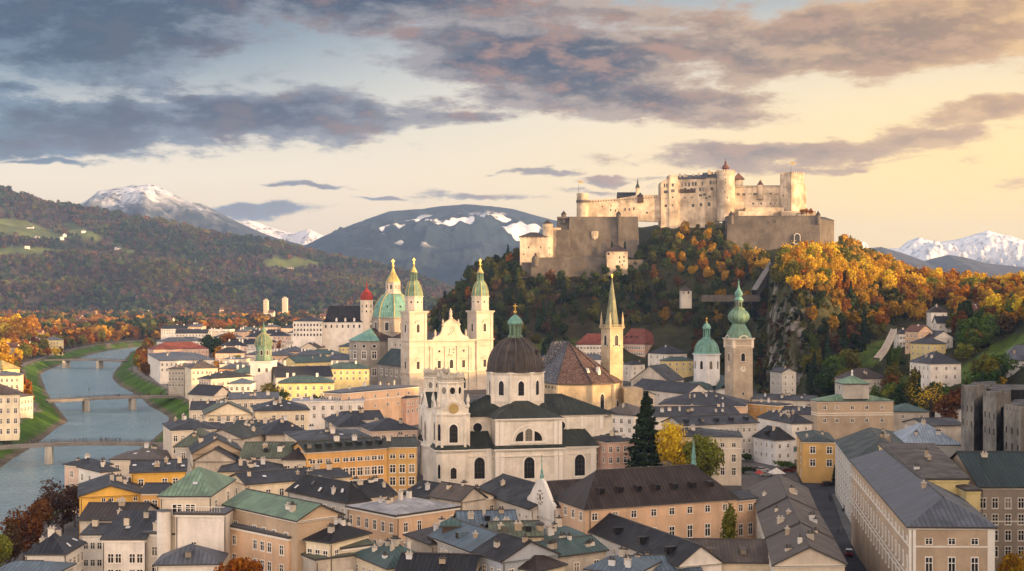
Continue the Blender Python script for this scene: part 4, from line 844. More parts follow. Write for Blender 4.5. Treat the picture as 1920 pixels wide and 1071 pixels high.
# -- left bank
H('tall cream riverside mansion with grey roof on the far bank', [(-90, 742), (36, 739), (51, 723)], 18, 'hx', (0, 722), 'cream', 'taupe', w={0: (9, 4), 1: (6, 4)}, ch=3, ww=1.1, wh=2.0, fh=4.2)
H('cream house with flat grey roof behind the riverside mansion', [(-40, 705), (37, 704)], 17, 'hx', (0, 697), 'cream', 'grey', d=14, w={0: (8, 3)}, ch=2)
H('small ornate lemon house with dome beside the far bank mansion', [(-30, 690), (6, 692)], 19, 'px', (-8, 676), 'lemon', 'gold', d=10, w={0: (4, 2)}, ch=0)
H('low pale house by the path at the end of the cream mansion', [(38, 745), (62, 742)], 10, 'hx', (52, 737), 'pale', 'taupe', d=12, w={0: (4, 2)}, ch=1)
H('long yellow villa with flat hip roof in the autumn trees across the river', [(77, 638), (110, 638)], 14, 'hx', (95, 632), 'lemon', 'grey', d=14, w={0: (6, 2)}, wh=1.8, ch=1)
for k, (x, y, wl, rf, lb) in enumerate([(8, 633, 'white', 'rbrown', 'white house with brown roof at the edge of the far bank wood'), (28, 630, 'pink', 'slate', 'pink house with slate roof among the far bank trees'), (58, 640, 'white', 'rbrown', 'white house with reddish roof near the yellow villa'),
        (18, 652, 'pale', 'rbrown', 'gabled house with russet roof above the orange riverside trees'), (40, 646, 'dirty', 'slate', 'dark roofed tenement on the far bank hillside'), (66, 624, 'peach', 'red', 'peach house with red roof highest on the far bank')]):
    H(lb, [(x-12, y), (x+12, y)], 12, 'gx', (x, y-7), wl, rf, d=11, ch=1, rows=2, rh=3.5)

# ------------------------------------------------------------------ churches
def rect(x0, y0, x1, y1): return [Vector((x0, y0)), Vector((x1, y0)), Vector((x1, y1)), Vector((x0, y1))]
def ngon(n, r, c=(0, 0), rot=0.): return [(c[0]+r*math.cos(R(rot)+2*math.pi*k/n), c[1]+r*math.sin(R(rot)+2*math.pi*k/n)) for k in range(n)]
def hroof(T, q, z, rh, rt, mat, name='roof', o=.5, hip=.5):
    m, g, AB, E = roof_mesh(q, z, rh, rt, o=o, hip=hip); ob = m.obj(name, [RF[mat], DARKTRIM], T); return ob, g
def cornice(m, pl, z, h, pr, mi=0):
    n = len(pl); c = (sum(p[0] for p in pl)/n, sum(p[1] for p in pl)/n)
    def grow(k): 
        out = []
        for p in pl:
            d = Vector((p[0]-c[0], p[1]-c[1])); out.append((p[0]+d.x/d.length*k, p[1]+d.y/d.length*k))
        return out
    m.prism(grow(pr*.5), z, z+h*.5, mi, cap=False, bot=True); m.prism(grow(pr), z+h*.5, z+h, mi, bot=True)
def cross(m, x, y, z, s, mi=0):
    m.lathe([(.05, z), (s*.30, z+s*.15), (s*.30, z+s*.4), (.05, z+s*.55)], 10, (x, y), mi); t = s*.07
    m.box(x-t, y-t, z+s*.5, x+t, y+t, z+s*1.75, mi); m.box(x-s*.38, y-t*.9, z+s*1.2, x+s*.38, y+t*.9, z+s*1.36, mi, bot=True)
def dome_prof(r, z0, z1, n=12, k=1.0): return [(r*math.cos(math.pi/2*i/n)**k, z0+(z1-z0)*math.sin(math.pi/2*i/n)) for i in range(n+1)]
def ring_windows(T, r, n, zc, wd, ht, style, rot=0., near=False, c=(0, 0), name='window', poly=False):
    for k in range(n):
        a = R(rot)+2*math.pi*k/n; window(T, (c[0]+r*math.cos(a), c[1]+r*math.sin(a), zc), a+math.pi/2, wd, ht, style, near, name)

def kollegien():
    th = R(13); Yc = 432; cxy = wy(966, Yc)
    T = thing('collegiate_church', 'white baroque church with dark ribbed dome and two ornate clock towers', 'church', (cxy.x, cxy.y, 0), th)
    ze, zs = 20.9, 11.6
    # upper cross
    up = M()
    up.prism([(-25, -8.5), (27.5, -8.5), (31.5, -5), (31.5, 5), (27.5, 8.5), (-25, 8.5)], zs-3, ze, cap=False); up.prism(rect(-10.0, -18.6, 10.0, 18.6), zs-3, ze+.01, cap=False)
    up.obj('wall', MARB, T)
    lo = M(); lo.prism([(-21, -16.6), (22.5, -16.6), (22.5, 16.6), (-21, 16.6)], -1, zs, cap=False); lo.prism(rect(-10.8, -19.2, 10.8, 19.2), -1, zs+.01, cap=False)
    ap = [(20, -9.5)]+[(26+7.5*math.cos(R(a)), 9.5*math.sin(R(a))) for a in range(-90, 91, 15)]+[(20, 9.5)]
    lo.prism(ap, -1, zs+1.2, cap=False); lo.obj('lower_wall', MARB, T)
    hroof(T, rect(-25, -8.5, 31, 8.5), ze, 5.6, 'hx', 'dgreen', 'nave_roof', o=.7, hip=.9); hroof(T, rect(-10.4, -18.6, 10.4, 18.6), ze, 5.4, 'hy', 'dgreen', 'transept_roof', o=.7, hip=.62)
    sk = M()                                                              # skirt roofs between the storeys
    def skirt(a, b, c, d, z0, z1): sk.poly([(*a, z0), (*b, z0), (*c, z1), (*d, z1)])
    skirt((-21.8, -17.4), (-10.8, -17.4), (-10.8, -8.5), (-21.8, -8.5), zs, zs+4.6); skirt((10.8, -17.4), (23.3, -17.4), (21, -8.5), (10.8, -8.5), zs, zs+4.6); skirt((23.3, -17.4), (23.3, 17), (21, 8.5), (21, -8.5), zs, zs+4.6)
    skirt((-11.6, -20), (11.6, -20), (10.4, -18.6), (-10.4, -18.6), zs, zs+1.0); skirt((-11.6, -8), (-11.6, -20), (-10.4, -18.6), (-10.4, -8), zs, zs+1.0); skirt((11.6, -20), (11.6, -8), (10.4, -8), (10.4, -18.6), zs, zs+1.0)
    ap2 = [(26+8.3*math.cos(R(a)), 10.3*math.sin(R(a))) for a in range(-90, 91, 15)]; ap3 = [(26+6*math.cos(R(a)), 8*math.sin(R(a))) for a in range(-90, 91, 15)]
    for i in range(len(ap2)-1): skirt(ap2[i], ap2[i+1], ap3[i+1], ap3[i], zs+1.2, zs+2.9)
    sk.obj('skirt_roof', RF['dgreen'], T)
    cn = M()
    for q, z in ((rect(-10.6, -18.8, 10.6, 18.8), ze-.7), (rect(-25.2, -8.7, 28.5, 8.7), ze-.7)): cornice(cn, q, z, .65, .8)
    for q in (rect(-10.9, -19.3, 10.9, 19.3), rect(-21.1, -16.7, 22.6, 16.7)): cornice(cn, q, zs-.75, .75, .9); cornice(cn, q, zs-2.6, .35, .35)
    for x in (-10.1, -8.6, 8.6, 10.1): cn.box(x-.65, -19.45, -.5, x+.65, -19.1, zs-.8); cn.box(x-.55, -18.8, zs+1, x+.55, -18.5, ze-.7)
    for x in (-12.3, 12.3, 21.4): cn.box(x-.8, -16.85, -.5, x+.8, -16.5, zs-.8)
    for x in (15.3, 20, 26.5): cn.box(x-.5, -8.7, zs+4.4, x+.5, -8.4, ze-.7)
    cn.obj('cornice', TRIM, T)
    # thermal window of the transept, then the round-headed windows
    for x, h_, z in ((0, 4.5, 16.6), ): window(T, (0, -18.62, 15.7), 0, 2.3, 3.9, 'arch', True)
    for s in (-1, 1):
        g = M(); pts = [(s*1.8, -18.68, 13.8), (s*4.3, -18.68, 13.8)]+[(s*(1.8+2.5*math.cos(R(a))), -18.68, 13.8+3.0*math.sin(R(a))) for a in (20, 40, 60, 80, 90)]
        if s < 0: pts = pts[::-1]
        g.poly(pts); g.obj('window', [GLASS], T)
    fr = M()
    for k in range(16):
        a0, a1 = math.pi*k/16, math.pi*(k+1)/16; P = lambda a, r: (r*math.cos(a), -18.8, 13.5+r*.98*math.sin(a))
        fr.poly([P(a0, 5.2), P(a1, 5.2), P(a1, 5.6), P(a0, 5.6)][::-1]); 
    fr.box(-5.8, -18.9, 13.1, 5.8, -18.5, 13.45, bot=True); fr.obj('window_surround', TRIM, T)
    window(T, (0, -19.22, 5.6), 0, 3.3, 6.6, 'arch', True); window(T, (17.0, -16.62, 5.6), 0, 3.3, 6.6, 'arch', True); window(T, (-15.2, -16.62, 5.6), 0, 3.3, 6.6, 'arch', True)
    window(T, (13.0, -8.52, 17.3), 0, 2.9, 2.9, 'round', True); window(T, (-14.2, -8.52, 17.3), 0, 2.9, 2.9, 'round', True)
    # dome
    d = M(); d.prism(ngon(8, 9.0, rot=22.5), ze-1, 34.4, cap=False); cornice(d, ngon(8, 9.0, rot=22.5), 33.7, .8, .8); cornice(d, ngon(8, 9.0, rot=22.5), 24.8, .4, .3)
    for k in range(8):
        a = R(22.5+45*k); c_ = (8.95*math.cos(a), 8.95*math.sin(a)); d.prism(ngon(6, .55, c_), ze, 33.7, 0)
    dr = d.obj('drum', MARB, T); ring_windows(T, 8.33, 8, 29.4, 1.9, 4.6, 'arch', 0, True)
    dm = M(); dm.lathe([(9.5, 34.4), (9.35, 34.9)]+[(9.0*math.cos(math.pi/2*i/14), 35.0+10.6*math.sin(math.pi/2*i/14)) for i in range(14)]+[(1.9, 45.5)], 48); do = dm.obj('dome', RF['dome'], T, True)
    rb = M()
    for k in range(16):
        a = 2*math.pi*(k+.5)/16
        for i in range(13):
            p = [((9.08*math.cos(math.pi/2*j/14))*math.cos(a), (9.08*math.cos(math.pi/2*j/14))*math.sin(a), 35+10.7*math.sin(math.pi/2*j/14)) for j in (i, i+1)]; rb.tube(p[0], p[1], .17, n=5)
    rb.obj('ribs', RF['taupe'], do)
    for a in (-115, -40):
        x, y = 8.2*math.cos(R(a)), 8.2*math.sin(R(a)); dd = M(); dd.box(-.55, -.55, -.7, .55, .9, 1.2); dd.poly([(-.8, -.7, 1.2), (.8, -.7, 1.2), (0, -.7, 1.9)]); dd.poly([(.8, -.7, 1.2), (.8, .9, 1.2), (0, .9, 1.9), (0, -.7, 1.9)]); dd.poly([(-.8, .9, 1.2), (-.8, -.7, 1.2), (0, -.7, 1.9), (0, .9, 1.9)])
        o = dd.obj('dormer', RF['dome'], do); o.location = (x*.93, y*.93, 39.5); o.rotation_euler.z = R(a+90)
    ln = M(); ln.prism(ngon(8, 2.5), 45.2, 46.0); ln.prism(ngon(8, 1.0), 46, 49.6)
    for p in ngon(8, 1.75, rot=22.5): ln.tube((*p, 46), (*p, 49.5), .26, n=6)
    cornice(ln, ngon(8, 2.1), 49.3, .6, .35); lo_ = ln.obj('lantern', RF['gpatina'], T)
    cp = M(); cp.lathe([(2.6, 49.9), (2.35, 50.6), (1.7, 51.6), (.9, 52.3), (.35, 52.7), (.2, 53.2)], 16); cp.obj('lantern_cap', RF['patina'], lo_, True)
    x = M(); cross(x, 0, 0, 53.1, 1.9); x.obj('cross', GOLD, lo_)
    # west front (at the left end): two towers and a convex centre
    for ty, lab in ((-12.6, 'near'), (12.6, 'far')):
        tw = M(); q = rect(-28.6, ty-5.2, -18.6, ty+5.2); c = (-23.6, ty)
        oc = [(-28.6, ty-3.8), (-27.2, ty-5.2), (-20, ty-5.2), (-18.6, ty-3.8), (-18.6, ty+3.8), (-20, ty+5.2), (-27.2, ty+5.2), (-28.6, ty+3.8)]
        tw.prism(oc, -1, 24.6, cap=True); to = tw.obj('tower', MARB, T)
        s = M(); cornice(s, oc, zs-.8, .8, 1.0); s.obj('cornice', TRIM, to)
        g = M(); g.prism([(x_*1+ (x_-c[0])*.16, y_+(y_-c[1])*.16) for x_, y_ in oc], zs, zs+1.4, 0, top=oc, cap=False); g.obj('skirt_roof', RF['dgreen'], to)
        s = M(); cornice(s, oc, 21.9, .7, .6)
        for (x_, y_) in oc: s.prism(ngon(4, .5, (x_, y_), 45), zs, 22.0)
        # curved clock gable on each side
        for sx_, sy_, L_ in ((0, -1, 7.2), (-1, 0, 7.6)):
            for k in range(12):
                a0, a1 = math.pi*k/12, math.pi*(k+1)/12
                def P(a, r, dpt): 
                    u, z = r*math.cos(a), 23.9+r*.95*math.sin(a)
                    return (c[0]+u, ty-5.2-dpt, z) if sy_ else (c[0]-5.0-dpt, ty-u, z)
                s.poly([P(a0, 2.5, .5), P(a1, 2.5, .5), P(a1, 3.1, .5), P(a0, 3.1, .5)][::-1]); s.poly([P(a0, 3.1, 0), P(a1, 3.1, 0), P(a1, 3.1, .5), P(a0, 3.1, .5)])
                s.poly([P(a0, 0.01, .12), P(a0, 2.5, .12), P(a1, 2.5, .12)])
        s.obj('clock_gable', MARB, to)
        k = M(); cz = 24.3
        k.lathe([(1.55, 0), (1.55, .2), (1.2, .22), (1.15, .1), (.02, .1)], 24); k.box(-.06, -.06, .2, .06, 1.0, .3); k.box(-.06, -.06, .2, .8, .06, .32)
        for j in range(12): a = R(30*j); k.tube((1.35*math.cos(a), 1.35*math.sin(a), .2), (1.12*math.cos(a), 1.12*math.sin(a), .26), .07, n=4)
        o = k.obj('clock_face', [plain((.42, .30, .12), 'gilt clock ring', .5)], to); o.location = (c[0], ty-5.3, cz); o.rotation_euler = (R(90), 0, 0)
        window(T, (c[0], ty-5.22, 16.6), 0, 2.6, 5.6, 'arch', True); window(T, (-28.62, ty, 17.0), -math.pi/2, 2.4, 5.6, 'arch', True); window(T, (c[0], ty-5.22, 4.4), 0, 1.9, 3.4, 'arch', True); window(T, (-27.9, ty-4.5, 17), R(-45), 1.1, 5.2, 'arch_bare', False); window(T, (-27.9, ty-4.5, 5), R(-45), 1.0, 4.4, 'arch_bare', False)
        b = M(); b.prism(ngon(8, 3.7, c, 22.5), 24.6, 32.3); b.prism(ngon(8, 5.0, c, 22.5), 24.6, 27.4, top=ngon(8, 3.7, c, 22.5), cap=False)
        cornice(b, ngon(8, 3.7, c, 22.5), 31.7, .7, .9)
        for p in ngon(8, 3.8, c, 22.5): b.prism(ngon(5, .42, p), 26.5, 31.8)
        bo = b.obj('belfry', MARB, to)
        ring_windows(T, 3.44, 8, 29.6, 1.7, 2.2, 'round', 0, False, c)
        cr = M(); rg = random.Random(5)                                    # balustrade crown with vases and statues
        cr.prism(ngon(16, 4.0, c), 32.3, 33.0)
        for j in range(34):
            a = 2*math.pi*j/34; p = (c[0]+3.9*math.cos(a), c[1]+3.9*math.sin(a)); h = rg.uniform(1.2, 1.8) if j % 4 else 2.3
            cr.lathe([(.26, 32.4), (.42, 32.7), (.18, 33), (.55, 33+h*.45), (.42, 33+h*.75), (.05, 33+h)], 6, p)
        for j in range(16):
            a = 2*math.pi*j/16; p, q_ = [(c[0]+3.8*math.cos(a+t), c[1]+3.8*math.sin(a+t)) for t in (0, .39)]; cr.tube((*p, 33.7), (*q_, 33.7), .16, n=4)
        cr.obj('balustrade_crown', plaster((.50, .46, .38), grime=.7), bo)
        for (x_, y_) in ((-28.2, ty-4.8), (-19, ty-4.8), (-28.2, ty+4.8)): v = M(); v.lathe([(.5, 24.6), (.6, 25.2), (.35, 25.6), (.62, 26.6), (.45, 27.5), (.22, 27.9), (.28, 28.3), (.02, 28.7)], 8, (x_, y_)); v.obj('statue', MARB, to)
    cf = M(); arc = [(-25-5.0*math.cos(R(a)), 7.6*math.sin(R(a))) for a in range(80, -81, -16)]
    pl_ = [(-18, -7.4)]+[(-18, 7.4)]+arc; cf.prism(pl_, -1, 23.6, cap=True); fo = cf.obj('front_bay', MARB, T)
    s = M(); cornice(s, pl_, zs-.8, .8, .9); cornice(s, pl_, 22.9, .7, .8); s.obj('cornice', TRIM, fo)
    pd = M(); pd.poly([(-29.6, 6.2, 23.6), (-29.6, -6.2, 23.6), (-29.6, 0, 28.2)]); pd.poly([(-29.6, -6.2, 23.6), (-18, -6.2, 23.6), (-18, 0, 28.2), (-29.6, 0, 28.2)], 1); pd.poly([(-18, 6.2, 23.6), (-29.6, 6.2, 23.6), (-29.6, 0, 28.2), (-18, 0, 28.2)], 1)
    for y0, y1 in ((-6.4, 0), (6.4, 0)): pd.tube((-29.8, y0, 23.7), (-29.8, y1, 28.4), .35, n=5, m=0)
    pd.obj('pediment', [MARB, RF['dgreen']], fo)
    window(T, (-29.95, -1.2, 16.2), R(-96), 2.6, 5.4, 'arch', True); window(T, (-28.6, -4.9, 5), R(-60), 2.2, 4.6, 'arch', True)
kollegien()

def cathedral():
    th = R(31); p = wy(845, 812); T = thing('cathedral', 'cathedral with twin marble towers, statue-topped gable and turquoise copper dome', 'cathedral', (p.x, p.y, 0), th)
    # x along the front, y into the church
    z1, z2, z3 = 11.5, 31.2, 48.6
    wl = M(); hw = 18.0; tw_ = 11.2
    wl.box(-13.4, 0, -1, 13.4, 60, 30.5); wl.obj('nave_wall', DOMW, T)
    fr = M(); fr.box(-hw-.2, -1.0, -1, hw+.2, 2, z2); fo = fr.obj('facade', DOMW, T)
    cn = M()
    for z, h, pr in ((z1-.6, 1.1, .9), (z2-1.0, 1.1, 1.0), (z2-4.3, .5, .4)): cn.box(-hw-.2, -1.0-pr, z, hw+.2, -.9, z+h, bot=True)
    for x in (-14.2, -12.6, -4.2, 4.2, 12.6, 14.2): cn.box(x-.65, -1.45, z1, x+.65, -.9, z2-4); cn.box(x-.75, -1.55, -.5, x+.75, -.9, z1-.6)
    for x in (-14.2, -12.6, 12.6, 14.2, -4.2, 4.2): cn.box(x-.85, -1.6, z2-4.9, x+.85, -.9, z2-3.8, bot=True)
    cn.obj('cornice', DOMW, fo)
    for x in (-8.4, 8.4): window(T, (x, -1.02, 16.2), 0, 2.2, 4.6, 'plain', True); window(T, (x, -1.02, 24.2), 0, 1.7, 1.5, 'round', False)
    window(T, (0, -1.02, 16.4), 0, 2.6, 5.4, 'arch', True)
    for x in (-8.4, 0, 8.4): window(T, (x, -1.02, 4.6), 0, 3.0, 7.0, 'arch_bare', False)
    orn = M()
    for x in (-8.4, 8.4):
        orn.poly([(x-1.9, -1.5, 19.6), (x+1.9, -1.5, 19.6), (x, -1.5, 21.2)]); orn.box(x-1.9, -1.5, 19.2, x+1.9, -1, 19.6, bot=True)
        orn.lathe([(1.6, 0)], 3); 
        for k in range(7): a = 2*math.pi*k/7; orn.box(x+1.5*math.cos(a)-.3, -1.3, 24.2+1.2*math.sin(a)-.3, x+1.5*math.cos(a)+.3, -1, 24.2+1.2*math.sin(a)+.3, bot=True)
    for k in range(9): rx, rz_ = random.Random(k).uniform(-2.2, 2.2), random.Random(k+50).uniform(21.4, 25.6); orn.lathe([(.05, rz_-.6), (.5, rz_-.3), (.55, rz_+.2), (.05, rz_+.6)], 6, (rx, -1.2))
    orn.box(-2.6, -1.35, 20.6, 2.6, -1, 21.2, bot=True); orn.obj('facade_ornament', DOMW, fo)
    # gable between the towers
    g = M(); pr = [(-12.4, 31.2), (-12, 32.6), (-9.6, 33.2), (-7.6, 34.6), (-6.4, 36.6), (-5.8, 39.4), (-6.4, 40.4), (0, 44.0), (6.4, 40.4), (5.8, 39.4), (6.4, 36.6), (7.6, 34.6), (9.6, 33.2), (12, 32.6), (12.4, 31.2)]
    f = [(x, -.9, z) for x, z in pr]; b = [(x, .5, z) for x, z in pr]
    for i in range(len(pr)-1): g.poly([f[i], f[i+1], b[i+1], b[i]], 0)
    for i in range(len(pr)//2): g.poly([f[-1-i], f[-2-i], f[i+1], f[i]][::-1]); g.poly([b[-1-i], b[-2-i], b[i+1], b[i]])
    g.tube((-6.2, -1.1, 40.2), (0, -1.1, 44.1), .4, n=6); g.tube((6.2, -1.1, 40.2), (0, -1.1, 44.1), .4, n=6); g.box(-5.6, -1.4, 39.3, 5.6, -.8, 39.9, bot=True)
    rg = random.Random(2)
    for k in range(16): x, z = rg.uniform(-2.2, 2.2), rg.uniform(34.4, 38.4); g.lathe([(.05, z-.7), (.4, z-.3), (.45, z+.2), (.05, z+.7)], 6, (x, -.95))
    g.obj('gable', DOMW, fo)
    for x, z, s in ((0, 44, 1.7), (-5.4, 40.4, .9), (5.4, 40.4, .9), (-10.6, 32.6, 1.3), (10.6, 32.6, 1.3)):
        st = M(); st.lathe([(.7*s, 0), (.7*s, .5*s), (.45*s, .6*s), (.62*s, 1.4*s), (.5*s, 2.2*s), (.58*s, 2.7*s), (.2*s, 3.05*s), (.28*s, 3.4*s), (.02, 3.75*s)], 8); o = st.obj('statue', DOMW, fo); o.location = (x, 0, z)
    # towers
    for tx in (-hw-tw_/2+.6, hw+tw_/2-.6):
        a = tw_/2; t = M(); t.box(tx-a, -1.6, -1, tx+a, tw_-1.6, z3); to = t.obj('tower', DOMW, T); cy_ = a-1.6; q = rect(tx-a, -1.6, tx+a, tw_-1.6)
        c = M()
        for z, h, p_ in ((z1-.6, 1.1, 1.1), (z2-1, 1.1, 1.2), (z3-1.5, 1.5, 1.5), (z2-4.3, .5, .5), (z3-4.4, .4, .4)): cornice(c, q, z, h, p_)
        for (x_, y_) in q: c.prism(ngon(4, 1.15, (x_-(.55 if x_ > tx else -.55), y_-(.55 if y_ > cy_ else -.55)), 45), z1, z3-1.6)
        c.obj('cornice', DOMW, to)
        for zc, hh, stl in ((16.2, 4.6, 'plain'), (38.3, 5.2, 'arch')):
            window(T, (tx, -1.62, zc), 0, 2.1, hh, stl, True); window(T, (tx-a-.02, cy_, zc), -math.pi/2, 2.1, hh, stl, True)
            for lx, ly, rz in ((tx, -1.8, 0), (tx-a-.2, cy_, -math.pi/2)):
                pm = M(); pm.poly([(-1.9, -.3, 0), (1.9, -.3, 0), (0, -.3, 1.5)]); pm.box(-1.9, -.35, -.4, 1.9, .1, 0, bot=True); pm.tube((-1.9, -.3, .05), (0, -.3, 1.5), .16, n=4); pm.tube((1.9, -.3, .05), (0, -.3, 1.5), .16, n=4)
                o = pm.obj('window_pediment', DOMW, to); o.location = (lx, ly, zc+hh/2+1.0); o.rotation_euler.z = rz
        for lx, ly, rz in ((tx, -1.62, 0), (tx-a-.02, cy_, -math.pi/2)): window(T, (lx, ly, 24.3), rz, 1.9, 3.0, 'bare') if False else None
        o8 = ngon(8, 5.35, (tx, cy_), 22.5); d = M(); d.prism(o8, z3, 57.6); cornice(d, o8, 57.0, .7, .5); cornice(d, o8, z3+.1, .6, .4); dd = d.obj('octagon', DOMW, to)
        ring_windows(T, 4.97, 8, 54.0, 1.5, 1.3, 'round', 0, False, (tx, cy_))
        cp = M(); cp.lathe([(5.3, 57.6), (5.2, 58.6), (5.0, 60.2), (4.6, 62.2), (3.9, 64.4), (3.0, 66.0), (2.2, 66.9)], 8, (tx, cy_), rot=22.5); cd = cp.obj('dome', RF['gold'] if False else RF['gpatina'], to)
        rb = M()
        pf = [(5.3, 57.6), (5.2, 58.6), (5.0, 60.2), (4.6, 62.2), (3.9, 64.4), (3.0, 66.0), (2.2, 66.9)]
        for k in range(8):
            an = R(22.5+45*k)
            for i in range(6): rb.tube((tx+pf[i][0]*math.cos(an), cy_+pf[i][0]*math.sin(an), pf[i][1]), (tx+pf[i+1][0]*math.cos(an), cy_+pf[i+1][0]*math.sin(an), pf[i+1][1]), .2, n=5)
        rb.obj('ribs', RF['gold'], cd)
        l = M(); l.prism(ngon(8, 2.5, (tx, cy_), 22.5), 66.6, 67.4); l.prism(ngon(8, .9, (tx, cy_)), 67.4, 71.6)
        for p_ in ngon(8, 1.75, (tx, cy_), 22.5): l.tube((*p_, 67.2), (*p_, 71.6), .32, n=6)
        cornice(l, ngon(8, 1.95, (tx, cy_), 22.5), 71.3, .7, .4); l.lathe([(2.3, 72), (1.5, 73.4), (.8, 74.8), (.35, 76.2), (.25, 77)], 8, (tx, cy_), 1); lo_ = l.obj('lantern', [RF['gpatina'], RF['gold']], to)
        x = M(); cross(x, tx, cy_, 76.6, 2.3); x.obj('cross', GOLD, lo_)
    # nave and transepts
    nz = 30.0
    hroof(T, rect(-12.4, 4, 12.4, 62), 29.2, 5.5, 'gy', 'brown', 'nave_roof')
    ai = M(); ai.box(-13.4-9.5, tw_-2, -1, -13.4, 55, 14.8); ai.box(13.4, tw_-2, -1, 13.4+9.5, 55, 14.8); ai.obj('aisle_wall', ASH, T)
    ar = M(); ar.poly([(-13.4-10.3, tw_-2, 14.6), (-13.4, tw_-2, 24.2), (-13.4, 55, 24.2), (-13.4-10.3, 55, 14.6)][::-1]); ar.poly([(-13.4-10.3, tw_-2, 14.3), (-13.4-10.3, tw_-2, 14.6), (-13.4-10.3, 55, 14.6), (-13.4-10.3, 55, 14.3)]); ar.poly([(13.4+10.3, tw_-2, 14.6), (13.4+10.3, 55, 14.6), (13.4, 55, 24.2), (13.4, tw_-2, 24.2)]); ar.obj('aisle_roof', RF['dteal'], T)
    for k in range(6): window(T, (-13.4-9.52, 14+k*7, 9.8), -math.pi/2, 2.0, 3.6, 'cross', True); window(T, (-13.4-.02, 14+k*7, 26.6), -math.pi/2, 1.7, 1.7, 'round', False)
    dc = (0, 80)                                                            # crossing
    def arm(dx_, dy_, L):
        m = M(); ux = Vector((dx_, dy_)); vx = Vector((-dy_, dx_)); C = Vector(dc); r = 15.0
        pl_ = [C-vx*r, C+ux*L-vx*r]+[C+ux*(L+r*math.cos(R(a))*.85)+vx*r*math.sin(R(a)) for a in (-60, -30, 0, 30, 60)]+[C+ux*L+vx*r, C+vx*r]
        m.prism([tuple(p_) for p_ in pl_], -1, 28.6, cap=False); ao = m.obj('transept', ASH, T)
        cc = M(); cornice(cc, [tuple(p_) for p_ in pl_[1:-1]], 27.9, .8, .9); cornice(cc, [tuple(p_) for p_ in pl_[1:-1]], 14.8, .5, .4); cc.obj('cornice', ASH, ao)
        rr = M(); top = C+ux*(L-1); a2 = Vector((*top, 36.4)); 
        e = [p_+(p_-(C+ux*L)).normalized()*1.0 for p_ in pl_[1:-1]]
        for i in range(len(e)-1): rr.poly([(*e[i], 28.6), (*e[i+1], 28.6), a2], 1)
        c0 = Vector((*C, 36.4)); rr.poly([(*(C-vx*(r+1)), 28.6), (*e[0], 28.6), a2, c0]); rr.poly([(*e[-1], 28.6), (*(C+vx*(r+1)), 28.6), c0, a2]); rr.obj('roof', [RF['brown'], RF['patina']], ao)
        for i in range(1, len(pl_)-2):
            a_, b_ = pl_[i], pl_[i+1]
            for zc, wd, ht, stl in ((8.6, 3.4, 4.4, 'cross'), (19.6, 3.4, 4.6, 'cross'), (25.2, 3.0, 2.0, 'round')):
                if dx_ < 0 and i % 2 == 1 or dx_ < 0: face_windows(T, a_, b_, zc, 1, wd*.8, ht, stl, True)
        face_windows(T, pl_[0], pl_[1], 25.2, [.75], 2.6, 2.0, 'round')
    arm(-1, 0, 17); arm(1, 0, 17); arm(0, 1, 17)
    o8 = ngon(8, 13.4, dc, 22.5); d = M(); d.prism(o8, 30, 43.6); cornice(d, o8, 42.7, 1.0, .9); cornice(d, o8, 33.6, .6, .6)
    for p_ in o8: d.prism(ngon(5, .8, p_), 34, 42.8)
    dr = d.obj('drum', ASH, T); ring_windows(T, 12.4, 8, 37.6, 2.6, 5.4, 'plain', 0, True, dc)
    pf = [(13.6, 43.6), (13.4, 44.6), (13.0, 47), (12.2, 50), (10.9, 53), (9.1, 55.8), (7.0, 58), (5.0, 59.3)]
    m = M(); m.lathe(pf, 8, dc, rot=22.5); do = m.obj('dome', RF['patina'], T)
    rb = M()
    for k in range(8):
        an = R(22.5+45*k)
        for i in range(7): rb.tube((dc[0]+pf[i][0]*math.cos(an), dc[1]+pf[i][0]*math.sin(an), pf[i][1]), (dc[0]+pf[i+1][0]*math.cos(an), dc[1]+pf[i+1][0]*math.sin(an), pf[i+1][1]), .32, n=5)
    rb.obj('ribs', RF['gold'], do)
    for k in range(8): window(do, (dc[0]+11.5*math.cos(R(45*k)), dc[1]+11.5*math.sin(R(45*k)), 50.6), R(45*k)+math.pi/2, 1.0, 1.2, 'bare', name='roof_hatch')
    l8 = ngon(8, 4.4, dc, 22.5); l = M(); l.prism(ngon(8, 5.3, dc, 22.5), 58.9, 60.4); l.prism(l8, 60.4, 66.6); cornice(l, l8, 66.0, .7, .6)
    for p_ in l8: l.prism(ngon(4, .5, p_), 60.4, 66)
    lo_ = l.obj('lantern', DOMW, T); ring_windows(T, 4.07, 8, 63.6, 1.4, 3.0, 'arch_bare', 0, False, dc)
    cp = M(); cp.lathe([(5.0, 66.7), (4.2, 68.2), (2.6, 71.0), (1.3, 73.8), (.6, 76), (.4, 77)], 8, dc, rot=22.5); cp.obj('lantern_cap', RF['gold'], lo_); x = M(); cross(x, *dc, 76.6, 3.0); x.obj('cross', GOLD, lo_)
cathedral()

